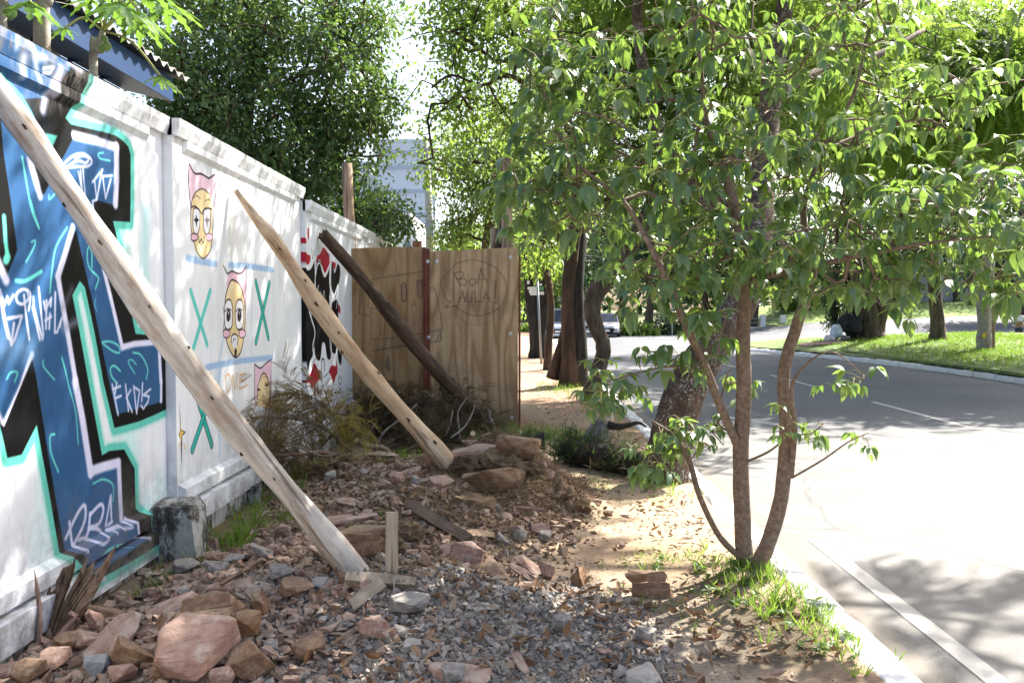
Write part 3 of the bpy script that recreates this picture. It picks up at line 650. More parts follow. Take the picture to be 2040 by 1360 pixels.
# ---- panel 3 : black, red and white lettering
I3 = Img(8.6, 13.2, 0, 2.85, .005, (.88, .89, .91)); zH = Z(570, 430, 3.486, -2.285); RED = (.66, .13, .20)
def pl(c, col, sm=True, I=None): q = zH(*c); I3.poly(crom(q, 3, True) if sm else q, col, .008)
pl((88, 300, 105, 270, 125, 310, 150, 370, 175, 350, 197, 300, 200, 420, 195, 560, 205, 700, 190, 940, 165, 1010, 150, 1070, 135, 950, 110, 945, 95, 1110, 85, 1105, 82, 700, 86, 480), BLK)
pl((205, 420, 210, 360, 235, 320, 250, 380, 270, 420, 300, 360, 305, 480, 300, 600, 308, 800, 310, 980, 285, 985, 270, 890, 250, 885, 235, 1000, 200, 960, 196, 760, 205, 600), BLK)
pl((318, 300, 335, 400, 355, 340, 372, 350, 374, 420, 345, 560, 330, 540, 312, 480), BLK); pl((320, 600, 345, 580, 362, 620, 358, 800, 345, 950, 318, 940, 314, 700), BLK); pl((362, 860, 385, 880, 384, 1020, 370, 1025, 358, 960), BLK)
pl((97, 235, 130, 245, 150, 270, 168, 275, 165, 320, 145, 340, 130, 300, 115, 260), RED); pl((207, 330, 215, 280, 235, 265, 258, 218, 285, 250, 300, 280, 300, 340, 285, 380, 265, 390, 245, 330, 225, 310), RED)
pl((140, 1150, 175, 1080, 195, 1020, 235, 1100, 232, 1130, 210, 1160, 180, 1200, 165, 1160), RED); pl((300, 1065, 320, 1035, 345, 1045, 352, 1000, 356, 1085, 345, 1110, 330, 1160, 315, 1120, 303, 1095), RED)
pl((62, 500, 85, 498, 88, 800, 64, 800), RED, False); pl((108, 555, 128, 555, 128, 640, 112, 680), RED); pl((150, 85, 158, 90, 158, 150, 150, 165, 147, 120), RED); pl((130, 150, 140, 160, 140, 190, 130, 185), RED); pl((290, 112, 300, 130, 295, 165, 285, 160), RED)
pl((365, 615, 376, 640, 376, 680, 362, 660), RED); pl((322, 320, 345, 330, 335, 375, 326, 350), RED); pl((192, 1190, 200, 1185, 200, 1245, 193, 1240), RED); pl((218, 1180, 226, 1200, 220, 1240, 216, 1220), (.2, .06, .08)); pl((85, 1195, 102, 1230, 88, 1255, 84, 1250), RED); pl((160, 575, 195, 600, 180, 650, 168, 640), RED)
for c, w_ in (((88, 290, 105, 275, 125, 320, 150, 362, 175, 345, 195, 290), .05), ((205, 400, 215, 340, 235, 320, 255, 390, 272, 412, 300, 350), .05), ((198, 300, 200, 480, 160, 640, 200, 800, 185, 900, 190, 950), .03), ((305, 350, 303, 480, 330, 560, 360, 480), .045), ((300, 800, 312, 940, 350, 960, 360, 880), .03),
              ((110, 790, 115, 700, 125, 660, 135, 720), .02), ((165, 590, 175, 700), .02), ((225, 480, 195, 700), .02), ((240, 700, 245, 760, 262, 690, 262, 740, 268, 700), .015), ((240, 520, 250, 570, 262, 520, 268, 560), .015), ((300, 560, 320, 590, 345, 570), .03), ((90, 480, 110, 560, 130, 560), .02), ((110, 945, 125, 950, 135, 1010, 140, 1090), .02), ((355, 560, 350, 640), .02)):
    line(zH, c, w_, (.9, .9, .92), I=I3)
for c, w_ in (((110, 1140, 108, 1080, 122, 1062, 130, 1100, 132, 1150), .02), ((245, 1100, 246, 1010, 258, 992, 265, 1010, 266, 1070), .02), ((130, 1170, 180, 1100, 197, 1040, 215, 1085, 245, 1150), .012), ((265, 1120, 300, 1080), .012), ((75, 1060, 84, 1080), .02), ((176, 230, 185, 300, 190, 240, 200, 280, 203, 205), .008), ((88, 265, 115, 270, 135, 330), .014), ((205, 350, 225, 315, 250, 340), .014),
              ((370, 1110, 362, 1140, 375, 1170, 385, 1140, 375, 1115), .014), ((368, 1180, 372, 1210, 384, 1195), .014), ((275, 250, 290, 275, 300, 265), .012)):
    line(zH, c, w_, (.08, .07, .08), I=I3)
def wallmat(I, name, seed):
    m, nt, b, v, col = I.material(name)
    sx = nt.nodes.new('ShaderNodeSeparateXYZ'); nt.links.new(v, sx.inputs[0])
    # grime streaks under the coping, weathered rim, dirt near the foot
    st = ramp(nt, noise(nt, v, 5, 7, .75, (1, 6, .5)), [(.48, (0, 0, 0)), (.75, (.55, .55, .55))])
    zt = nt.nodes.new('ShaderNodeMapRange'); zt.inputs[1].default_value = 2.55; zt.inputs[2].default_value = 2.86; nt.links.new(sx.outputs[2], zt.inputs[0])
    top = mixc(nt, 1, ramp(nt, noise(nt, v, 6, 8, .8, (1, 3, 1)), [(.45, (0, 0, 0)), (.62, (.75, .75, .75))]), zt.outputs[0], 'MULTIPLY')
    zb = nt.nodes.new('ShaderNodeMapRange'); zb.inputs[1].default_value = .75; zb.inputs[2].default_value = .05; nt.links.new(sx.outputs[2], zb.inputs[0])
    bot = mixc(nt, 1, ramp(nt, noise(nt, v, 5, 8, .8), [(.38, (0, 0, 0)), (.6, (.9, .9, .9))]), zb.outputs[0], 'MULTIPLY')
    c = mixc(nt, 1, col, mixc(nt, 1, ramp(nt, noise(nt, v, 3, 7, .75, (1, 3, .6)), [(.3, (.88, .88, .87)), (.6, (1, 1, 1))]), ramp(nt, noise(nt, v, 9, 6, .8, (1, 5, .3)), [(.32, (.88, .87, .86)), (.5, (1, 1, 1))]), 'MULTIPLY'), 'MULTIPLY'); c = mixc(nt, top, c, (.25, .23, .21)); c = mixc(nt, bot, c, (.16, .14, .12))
    nt.links.new(c, b.inputs['Base Color'])
    w = nt.nodes.new('ShaderNodeTexWave'); w.bands_direction = 'Y'; w.inputs['Scale'].default_value = 22; w.inputs['Distortion'].default_value = .3; nt.links.new(v, w.inputs[0])
    n = noise(nt, v, 60, 5, .7); mx = nt.nodes.new('ShaderNodeMath'); mx.operation = 'ADD'; nt.links.new(w.outputs['Fac'], mx.inputs[0]); nt.links.new(n, mx.inputs[1])
    bumpn(nt, b, mx.outputs[0], .16, .003); return m
def foundation():
    m, nt, b, v = base_mat('stained_foundation', .92, .15)
    c = ramp(nt, noise(nt, v, 4, 8, .8, (1, 1, .6)), [(.36, (.03, .028, .026)), (.47, (.10, .09, .08)), (.53, (.42, .41, .38)), (.7, (.55, .54, .51))])
    nt.links.new(c, b.inputs['Base Color']); bumpn(nt, b, noise(nt, v, 24, 8, .8), .9, .02); return m
M_found = foundation()
def precast(x, y0, y1, top, I, mat, label, foot=.06, mh=.3):
    """one precast panel: field, two stepped courses under a rim, two stepped courses at the foot"""
    t = thing('wall_panel', label, 'wall panel', (x-.06, (y0+y1)/2, 0), 'precast concrete panels of the boundary wall')
    uv = I.uv() if I else None
    def o(mb, n): mb.obj(n, mat, t, uv=uv)
    mb = MB(); mb.box2((x-.11, y0, foot), (x, y1, top)); o(mb, 'slab')
    def course(za, zb, pr, bev, n, up=False, ends=(.1, .1)):
        a, b_ = y0+ends[0], y1-ends[1]; mb = MB()
        if not up: pf = [(zb, 0), (zb, pr), (za, pr), (za-bev, 0)]
        else: pf = [(za, 0), (za, pr), (zb, pr), (zb+bev, 0)]
        V = []
        for (z, p) in pf: V += [(x+.001+p-.03*(p == 0), a+(bev*.7 if p else 0), z), (x+.001+p-.03*(p == 0), b_-(bev*.7 if p else 0), z)]
        F = [[0, 1, 3, 2], [2, 3, 5, 4], [4, 5, 7, 6], [0, 2, 4, 6], [1, 7, 5, 3], [6, 7, 1, 0]]
        mb.add(V, F); o(mb, n)
    mb = MB(); V = []
    for (z, p) in ((top, 0), (top, .052), (top-.045, .052), (top-.11, .03), (top-.11, 0)): V += [(x+.0015+p-.03*(p == 0), y0, z+.002*(z == top)), (x+.0015+p-.03*(p == 0), y1, z+.002*(z == top))]
    mb.add(V, [[0, 1, 3, 2], [2, 3, 5, 4], [4, 5, 7, 6], [6, 7, 9, 8], [8, 9, 1, 0]]); mb.add(V, [[0, 2, 4, 6, 8], [9, 7, 5, 3, 1]]); o(mb, 'rim')
    course(top-.165, top-.112, .028, .062, 'upper_moulding', ends=(.14, .2))
    course(mh-.09, mh-.01, .045, .05, 'lower_moulding', True, (.0, .05)); mb = MB()
    mb.box2((x-.02, y0, foot-.0), (x+.09, y1, mh-.12)); o(mb, 'foot_course')
    mb = MB(); n = 24; V = []
    for i in range(n+1):
        y = y0+(y1-y0)*i/n; V += [(x-.1, y, -.3), (x+.045+.02*random.random(), y, -.3), (x+.05+.02*random.random(), y, foot-.003), (x-.1, y, foot-.003)]
    mb.add(V, [[i*4+j, i*4+(j+1) % 4, i*4+4+(j+1) % 4, i*4+4+j] for i in range(n) for j in range(4)]); mb.obj('foundation', M_found, t)
    return t
IW = Img(-4, 2.35, 0, 3, .05, (.9, .91, .92)); Mw = wallmat(I2, 'painted_wall_faces', 2)
M_p0 = wallmat(IW, 'painted_wall_plain', 0)
precast(-2.4, -.75, 2.37, 2.87, IW, M_p0, 'plain white precast wall panel before the blue lettering')
precast(-2.4, 2.38, 5.48, 2.87, I1, wallmat(I1, 'painted_wall_blue_letters', 1), 'white wall panel with huge blue, black and turquoise graffiti letters', .05, .32)
precast(-2.335, 5.485, 8.62, 2.865, I2, Mw, 'white wall panel painted with long cat-eared faces and green crosses', .14, .40)
precast(-2.285, 8.625, 11.75, 2.74, I3, wallmat(I3, 'painted_wall_red_black', 3), 'white wall panel with black and red graffiti beside the plywood', .2, .40)
precast(-2.285, 11.755, 14.9, 2.74, IW, M_p0, 'plain white wall panel behind the plywood screen', .2, .40)
# concrete stub at the foot of the wall
mb = MB(); V = []
for (z, a, b_, c, d) in ((-.2, -2.42, -2.06, 5.13, 5.40), (.06, -2.41, -2.09, 5.14, 5.38), (.29, -2.4, -2.10, 5.15, 5.37), (.35, -2.37, -2.13, 5.17, 5.35)):
    V += [(a, c, z), (b_+random.uniform(-.01, .01), c+random.uniform(-.01, .01), z), (b_, d, z+.03), (a, d, z+.02)]
mb.add(V, [[i*4+j, i*4+(j+1) % 4, i*4+4+(j+1) % 4, i*4+4+j] for i in range(3) for j in range(4)]); mb.add(V, [[12, 13, 14, 15]])
tag(mb.obj('concrete_stub', M_found, base=(-2.2, 5.3, 0)), 'stained squat concrete block at the wall foot between the first two panels', 'concrete block')
for (px, y0_, lab) in ((456, 6.75, 'small grey footing block against the wall under the first painted face'), (500, 7.3, 'second small footing block further along the wall foot')):
    mb = MB(); mb.box((-2.23, y0_, -.02), (.1, .1, .36), jit=.008); tag(mb.obj('footing_block', M_found, base=(-2.2, y0_, 0)), lab, 'concrete block')

# ================================================================ PLYWOOD SCREEN
PX = lambda px, Y=10.9: float(P(px, 617, Y).x)
IP = Img(-2.6, .2, 0, 2.55, .004, (0, 0, 0))   # here first axis = X ; pencil drawing mask
def onp(px, py): p = P(px, py, 10.9); return (p.x, p.z)
zP = lambda *c: [onp(640+c[i]/2.957, 440+c[i+1]/2.957) for i in range(0, len(c), 2)]
PEN = [((800, 250, 880, 232, 960, 245, 1040, 290, 1090, 370, 1085, 450, 1050, 510, 980, 548, 900, 558, 830, 530, 790, 500), .012, .75), ((800, 250, 740, 310, 705, 360, 715, 410, 740, 465, 765, 475), .012, .7), ((765, 475, 730, 512), .012, .9), ((730, 512, 800, 500), .012, .9),
       ((720, 420, 728, 350, 780, 290), .008, .5), ((790, 540, 850, 600, 920, 612, 990, 600, 1040, 560, 1050, 520), .008, .45),
       ((785, 310, 815, 372), .014, .9), ((780, 310, 830, 303, 838, 330, 800, 345), .012, .9), ((800, 345, 850, 345, 852, 375, 815, 378), .012, .9), ((885, 340, 870, 360, 880, 378, 905, 376, 912, 352, 895, 338), .013, .9),
       ((925, 370, 940, 282), .013, .9), ((940, 282, 978, 368), .013, .9), ((915, 345, 970, 345), .01, .8),
       ((812, 482, 832, 415), .014, .95), ((832, 415, 850, 478), .014, .95), ((815, 455, 850, 452), .01, .8), ((862, 418, 858, 465, 870, 480, 885, 470, 890, 420), .013, .9), ((905, 415, 910, 476), .013, .9), ((910, 476, 940, 474), .013, .9), ((950, 478, 970, 420), .013, .9), ((970, 420, 995, 475), .013, .9), ((955, 455, 990, 452), .01, .8),
       ((1030, 350, 1028, 460), .014, .9), ((1024, 478, 1030, 476, 1032, 484, 1024, 486, 1024, 478), .01, .9),
       ((290, 345, 600, 298), .012, .85), ((290, 345, 285, 420), .01, .7), ((225, 400, 222, 545), .014, .8), ((222, 545, 280, 558), .014, .8), ((240, 400, 225, 520), .01, .5), ((285, 515, 350, 515), .012, .7), ((290, 520, 290, 740), .014, .8), ((350, 520, 345, 690), .01, .7), ((300, 765, 400, 750, 560, 725, 700, 705), .016, .85), ((640, 395, 665, 400, 690, 480, 715, 635), .012, .8), ((715, 635, 560, 668, 420, 690, 295, 695), .014, .75),
       ((620, 290, 640, 365), .012, .8), ((705, 650, 708, 700), .02, .8), ((700, 650, 560, 665), .01, .6), ((695, 660, 690, 695), .014, .6), ((470, 372, 495, 372, 500, 465, 475, 465, 470, 372), .016, .9), ((565, 355, 592, 355, 595, 445, 570, 445, 565, 355), .016, .9), ((545, 470, 532, 498), .01, .8), ((532, 498, 558, 495), .01, .8), ((558, 495, 545, 470), .01, .8), ((355, 425, 355, 500), .008, .6), ((545, 530, 550, 655), .01, .7), ((455, 530, 455, 640), .006, .5)]
PEN += [((300+i*9, 540+16*i, 340, 548+16*i), .007, .5) for i in range(9)] + [((300+34*i, 755-3*i, 318+34*i, 700-3*i), .01, .55) for i in range(12)] + [((473, 385+12*i, 497, 380+12*i), .009, .8) for i in range(8)] + [((568, 366+12*i, 592, 361+12*i), .009, .8) for i in range(7)]+[((228, 430+14*i, 270, 424+14*i), .006, .45) for i in range(8)]
for c, w_, al in PEN:
    q = zP(*c); IP.stroke(crom(q, 5) if len(q) > 2 else q, w_*1.15, (1, 1, 1), .006, al*.9)
IP.poly(zP(372, 862, 390, 780, 408, 862, 400, 900), (1, 1, 1), .01, .7)
def plymat(name, a, b_, c, sc, sh, rust=False):
    m, nt, b, v = base_mat(name, .7, .25)
    mp = nt.nodes.new('ShaderNodeMapping'); mp.inputs['Location'].default_value = sh; nt.links.new(v, mp.inputs[0])
    nn = noise(nt, mp.outputs[0], 1.5, 2.2, .45, (1.3, 1, .16)); sn = nt.nodes.new('ShaderNodeMath'); sn.operation = 'MULTIPLY'; sn.inputs[1].default_value = sc*34; nt.links.new(nn, sn.inputs[0])
    s2 = nt.nodes.new('ShaderNodeMath'); s2.operation = 'SINE'; nt.links.new(sn.outputs[0], s2.inputs[0]); s3 = nt.nodes.new('ShaderNodeMath'); s3.operation = 'MULTIPLY_ADD'; s3.inputs[1].default_value = .5; s3.inputs[2].default_value = .5; nt.links.new(s2.outputs[0], s3.inputs[0])
    col = ramp(nt, s3.outputs[0], [(.0, a), (.25, b_), (1, c)]); f = noise(nt, v, 30, 5, .7, (1, 1, .08))
    col = mixc(nt, ramp(nt, f, [(.45, (0, 0, 0)), (.75, (.6, .6, .6))]), col, tuple(x*.6 for x in a))
    sx = nt.nodes.new('ShaderNodeSeparateXYZ'); nt.links.new(v, sx.inputs[0]); mr = nt.nodes.new('ShaderNodeMapRange'); mr.inputs[1].default_value = .7; mr.inputs[2].default_value = .0; nt.links.new(sx.outputs[2], mr.inputs[0])
    col = mixc(nt, mixc(nt, 1, ramp(nt, noise(nt, v, 3, 6, .7), [(.3, (.2, .2, .2)), (.6, (.8, .8, .8))]), mr.outputs[0], 'MULTIPLY'), col, (.10, .06, .035))
    col = mixc(nt, ramp(nt, noise(nt, v, 1.6, 5, .7), [(.48, (0, 0, 0)), (.7, (.55, .55, .55))]), col, (.19, .13, .08))
    im = IMP; t = nt.nodes.new('ShaderNodeTexImage'); t.image = im; t.extension = 'CLIP'; u = nt.nodes.new('ShaderNodeUVMap'); u.uv_map = 'uv'; nt.links.new(u.outputs[0], t.inputs[0])
    nz = ramp(nt, noise(nt, v, 120, 3, .7), [(.3, (.45, .45, .45)), (.6, (.95, .95, .95))])
    nt.links.new(mixc(nt, mixc(nt, 1, t.outputs[0], nz, 'MULTIPLY'), col, (.035, .035, .04)), b.inputs['Base Color']); bumpn(nt, b, f, .35, .004); return m
IMP = bpy.data.images.new('pencil_drawing', IP.W, IP.H); IMP.colorspace_settings.name = 'Non-Color'; IP.a[..., 3] = 1; IMP.pixels.foreach_set(IP.a.ravel()); IMP.update(); IMP.pack()
uvp = lambda V: np.stack([(V[:, 0]-IP.b[0])/(IP.b[1]-IP.b[0]), (V[:, 2])/2.55], -1)
M_plyA = plymat('plywood_old', (.25, .145, .062), (.36, .22, .105), (.41, .26, .13), 1.6, (3, 0, 1)); M_plyB = plymat('plywood_newer', (.33, .2, .10), (.47, .31, .17), (.53, .365, .21), 2.6, (7, 0, 2))
M_redp = simple('worn_red_paint', [(.08, .018, .012), (.15, .04, .022), (.18, .085, .045)], 6, .7, .5, stretch=(1, 1, .3))
scr = thing('plywood_hoarding', 'plywood hoarding with a pencilled BOA AULA! speech bubble closing off the pavement', 'hoarding', (PX(860), 10.9, 0))
def sheet(x0, x1, z0, z1, y, mat, tilt=0, name='plywood_sheet', label=None, th=.016):
    mb = MB(); n = 6; V = []
    for i in range(n+1):
        for (yy, zz) in ((y-th/2, z0), (y-th/2, z1+tilt*i/n), (y+th/2, z1+tilt*i/n), (y+th/2, z0)): V.append((x0+(x1-x0)*i/n, yy+.006*math.sin(i*2.1), zz))
    mb.add(V, [[i*4+j, i*4+(j+1) % 4, i*4+4+(j+1) % 4, i*4+4+j] for i in range(n) for j in range(4)]); mb.add(V, [[3, 2, 1, 0]]); mb.add(V, [[n*4, n*4+1, n*4+2, n*4+3]])
    o = mb.obj(name, mat, scr, uv=uvp)
    if label: o['label'] = label
    return o
sheet(PX(681), PX(737.3), .0, 2.40, 10.93, M_plyA, .02, label='narrow darker plywood strip against the wall')
sheet(PX(738), PX(849), .0, 2.42, 10.925, M_plyA, .01, label='old stained plywood sheet with half of the pencil drawing')
sheet(PX(846), PX(1032), .03, 2.36, 10.885, M_plyB, .06, label='paler plywood sheet with the speech bubble')
sheet(PX(843), PX(857), .55, 2.40, 10.868, M_redp, 0, 'red_batten')
mb = MB(); mb.box2((PX(1032)+.005, 10.87, .03), (PX(1032)+.03, 12.1, 2.42)); mb.obj('side_sheet', M_redp, scr)
M_zinc = plain('galvanised_washer', (.55, .56, .58), .4, .5, .7)
for (px, py) in ((853, 521), (871, 521), (1017, 512), (1017, 664), (855, 671), (830, 673), (1020, 831)):
    x, z = onp(px, py); mb = MB(); th = np.arange(12)*math.pi/6; y_ = 10.868 if px > 845 and px > 859 else 10.855
    V = [(x+.024*math.cos(a), y_, z+.024*math.sin(a)) for a in th]+[(x+.022*math.cos(a), y_-.004, z+.022*math.sin(a)) for a in th]+[(x+.010*math.cos(a), y_-.004, z+.010*math.sin(a)) for a in th]+[(x+.008*math.cos(a), y_-.012, z+.008*math.sin(a)) for a in th]
    F = [[k*12+i, k*12+(i+1) % 12, k*12+12+(i+1) % 12, k*12+12+i] for k in range(3) for i in range(12)]; mb.add(V, F); mb.add(V, [list(range(36, 48))]); mb.obj('bolt_washer', M_zinc, scr)
for (px, yt, wd, Y, lab) in ((697, 326, .07, 11.15, 'tall round timber post behind the left end of the plywood'), (1008, 316, .075, 11.15, 'thickest timber post behind the right end of the plywood'), (997, 385, .05, 11.3, 'darker slimmer post tucked left of the thickest right-hand post'), (985, 455, .05, 11.35, 'short post stub rising beside the right-hand posts')):
    b0 = P(px+6, 617, Y); t0 = P(px-4 if px < 800 else px, yt, Y); z1 = t0.z
    q = [(b0.x+(t0.x-b0.x)*k/7+.008*math.sin(k*1.7), Y, z1*k/7) for k in range(8)]
    mb = MB(); mb.tube(q, np.linspace(wd*1.15, wd, 8), 10, .05); tag(mb.obj('timber_post', M_pole if yt != 385 else M_log3, base=(b0.x, Y, 0), smooth=True), lab, 'post', 'posts behind the plywood')

# ================================================================ TREES
def PP(*c): return [P(c[i], c[i+1], c[i+2]) for i in range(0, len(c), 3)]
# --- young tree on the kerb, with its stems
def young():
    base = Vector((1.36, 4.95, float(gh(1.36, 4.95))-.03)); Y = 4.95
    s1 = [base]+PP(1483, 1100, Y, 1478, 1000, Y, 1476, 900, Y, 1482, 780, Y-.02, 1480, 660, Y-.05, 1484, 560, Y-.1, 1470, 440, Y-.15, 1440, 330, Y-.1, 1405, 230, Y, 1395, 120, Y, 1370, -40, Y)
    s2 = [base]+PP(1525, 1095, Y, 1556, 990, Y+.02, 1566, 860, Y+.05, 1562, 740, Y+.1, 1590, 640, Y+.15, 1620, 540, Y+.2, 1600, 420, Y+.3, 1640, 300, Y+.3, 1700, 190, Y+.3, 1730, 60, Y+.3)
    s3 = [base+Vector((-.03, 0, .06))]+PP(1435, 1070, Y-.05, 1395, 990, Y-.08, 1372, 915, Y-.1, 1345, 870, Y-.1, 1300, 840, Y-.12)
    s4 = PP(1478, 905, Y, 1440, 820, Y-.1, 1405, 730, Y-.2, 1370, 655, Y-.3, 1330, 560, Y-.35, 1290, 480, Y-.3, 1240, 400, Y-.2, 1150, 330, Y-.1)
    s5 = PP(1575, 950, Y+.03, 1583, 850, Y-.05, 1580, 760, Y-.1, 1650, 700, Y-.1, 1720, 745, Y-.1)
    s6 = PP(1580, 950, Y+.03, 1640, 915, Y-.05, 1690, 880, Y-.1, 1730, 862, Y-.1)
    s7 = PP(1484, 560, Y-.1, 1620, 530, Y-.3, 1760, 500, Y-.5, 1880, 480, Y-.6, 1990, 470, Y-.6)
    s8 = PP(1465, 420, Y-.15, 1380, 360, Y+.2, 1270, 320, Y+.4, 1160, 260, Y+.5, 1060, 170, Y+.5)
    s9 = PP(1640, 300, Y+.3, 1740, 260, Y+.5, 1850, 240, Y+.6, 1950, 300, Y+.6)
    s10 = PP(1485, 920, Y, 1530, 900, Y-.15, 1570, 870, Y-.2)
    s11 = PP(1410, 740, Y-.2, 1340, 730, Y-.3, 1280, 740, Y-.35, 1210, 760, Y-.35)
    s12 = PP(1475, 870, Y, 1430, 840, Y+.2, 1440, 780, Y+.25, 1450, 740, Y+.25)
    E = [(s2, (.05, .042, .035, .016, .008), .6), (s3, (.02, .017, .010), .7), (s4, (.026, .024, .019, .01), .3), (s5, (.02, .016, .006, .003), .4), (s6, (.007, .003), .5), (s7, (.018, .012, .005), .3), (s8, (.014, .01, .005), .3), (s9, (.014, .01, .005), .3), (s10, (.009, .005), .4), (s11, (.008, .004), .3), (s12, (.008, .004), .3)]
    B = []
    def bl(px, py, Yc, rx, ry, k, rz=None, dy=.5): c = P(px, py, Yc); B.append((c, (rx*Yc/1647, dy, (rz or ry)*Yc/1647), k if k < 24 else int(k*.86)))
    bl(1180, 130, Y+.2, 150, 130, 50); bl(1420, 110, Y, 190, 140, 58); bl(1640, 140, Y+.4, 150, 140, 40); bl(1280, 300, Y, 230, 110, 68); bl(1560, 330, Y-.1, 220, 130, 80)
    bl(1860, 210, Y+.4, 130, 80, 40); bl(1960, 230, Y+.3, 90, 110, 16); bl(1820, 430, Y-.3, 200, 100, 74); bl(1960, 480, Y-.4, 110, 100, 30); bl(1130, 420, Y, 110, 70, 22); bl(1340, 470, Y-.1, 160, 90, 44)
    bl(1540, 520, Y-.3, 170, 80, 56); bl(1760, 560, Y-.4, 130, 55, 26, dy=.4); bl(1100, 330, Y+.1, 90, 100, 20); bl(1300, 570, Y-.3, 60, 35, 8, dy=.2); bl(1380, -80, Y, 300, 120, 50); bl(1730, -60, Y+.3, 250, 120, 36)
    bl(1060, 230, Y+.3, 70, 120, 20); bl(1040, 400, Y+.1, 50, 80, 10); bl(1100, 90, Y+.3, 90, 100, 22); bl(1980, 380, Y, 90, 80, 18); bl(2000, 560, Y-.5, 60, 40, 8, dy=.3)
    bl(1215, 765, Y-.35, 60, 50, 16, dy=.1); bl(1340, 720, Y-.3, 70, 35, 12, dy=.1); bl(1330, 890, Y-.12, 65, 60, 18, dy=.15); bl(1300, 930, Y-.12, 30, 30, 6, dy=.1); bl(1440, 850, Y, 40, 40, 5, dy=.1); bl(1700, 755, Y-.1, 55, 30, 7, dy=.1); bl(1590, 850, Y-.15, 55, 30, 7, dy=.1)
    bl(1715, 870, Y-.1, 30, 22, 4, dy=.05); bl(1450, 750, Y+.25, 40, 40, 6, dy=.1); bl(1400, 640, Y-.3, 60, 40, 8, dy=.15)
    root, C, nd, pos, Rm, sc = tree('young_tree', 'slim many-stemmed young tree with drooping broad green leaves standing by the kerb', 'tree', s1, (.058, .05, .046, .04, .03, .016, .006), B, PL_big, .1, 1, .1, L_young, M_youngbark,
        tip=.0032, attach=.42, seed=5, extra_stems=E, sides=12, hollow=2.6, step=.16, rough=.03, ret=True)
    # palmate bunches of 4-6 drooping leaflets on long stalks
    r = np.random.default_rng(11); ps = []; ds = []; us = []; ss = []; st = MB()
    for c in C:
        low = c[2] < 1.45
        for b_ in range(r.integers(1, 4) if not low else r.integers(1, 3)):
            hd = r.normal(size=3); hd[2] = hd[2]*.45; hd /= np.linalg.norm(hd); pl = r.uniform(.05, .2)*(.6 if low else 1)
            hub = c+hd*pl; mid = (c+hub)/2+np.array([0, 0, .02]); st.tube([c, mid, hub], [.0022, .0018, .0014], 4, 0, False)
            k = r.integers(3, 6); a0 = r.uniform(0, 6.28); base_s = r.uniform(.07, .145)*(.8 if low else 1)
            ax = np.array([-hd[1], hd[0], 0]); ax /= np.linalg.norm(ax)+1e-6
            for q in range(k):
                an = (q-(k-1)/2)*.75+r.normal(0, .12); out = hd*math.cos(an)+ax*math.sin(an)
                d = out*1.0+np.array([0, 0, -r.uniform(.1, 1.5)])+r.normal(0, .25, 3); d /= np.linalg.norm(d)
                s_ = base_s*(1-.16*abs(q-(k-1)/2)); p0 = hub+out*.02
                st.tube([hub, p0+d*.01], [.0012, .001], 3, 0, False)
                ps.append(p0); ds.append(d); us.append(np.array([0, 0, 1.])+.5*out+r.normal(0, .25, 3)); ss.append(s_)
    ps = np.array(ps); ds = np.array(ds); us = np.array(us); ss = np.array(ss); Rm = frames(ds, us)
    st.obj('leaf_stalks', M_stalk, root)['kind'] = 'stuff'
    # the 300 that show largest become leaf objects, the others one part
    cen = ps+ds*ss[:, None]*.5; v = cen-np.array([0, 0, 1.6]); cc = v @ CR
    px = 1020-1647*cc[:, 0]/cc[:, 2]; py = 680+1647*cc[:, 1]/cc[:, 2]
    area = np.abs(np.einsum('ij,ij->i', Rm[:, :, 2], v/np.linalg.norm(v, axis=1)[:, None]))*(ss/np.linalg.norm(v, axis=1))**2
    ok = (px > 0) & (px < 2040) & (py > 0) & (py < 1360); sc_ = np.where(ok, area, -1)/np.maximum(.3, (np.linalg.norm(v, axis=1)-3.6))**1.0
    o = np.argsort(-sc_); big = o[:300]; rest = o[300:]
    protos = []
    for pr in (PL_big, PL_big2, PL_big3):
        m = MB(); m.add(*pr); protos.append(m.mesh('leaf', L_young, smooth=True))
    b0 = np.array(root['_o'])
    for i in big:
        ob = bpy.data.objects.new('leaf', protos[i % 3]); COL.objects.link(ob); ob.parent = root
        M = Matrix(Rm[i].tolist()).to_4x4(); M.translation = Vector(ps[i]-b0); ob.matrix_local = M @ Matrix.Scale(float(ss[i]), 4)
    cr = MB()
    for k, pr in enumerate((PL_big, PL_big2, PL_big3)):
        idx = rest[rest % 3 == k]; cr.inst(pr[0], pr[1], ps[idx], Rm[idx], ss[idx])
    cr.obj('crown', L_young, root, smooth=True)['kind'] = 'stuff'
M_stalk = simple('leaf_stalk', [(.2, .22, .07), (.3, .3, .1)], 10, .6)
young()

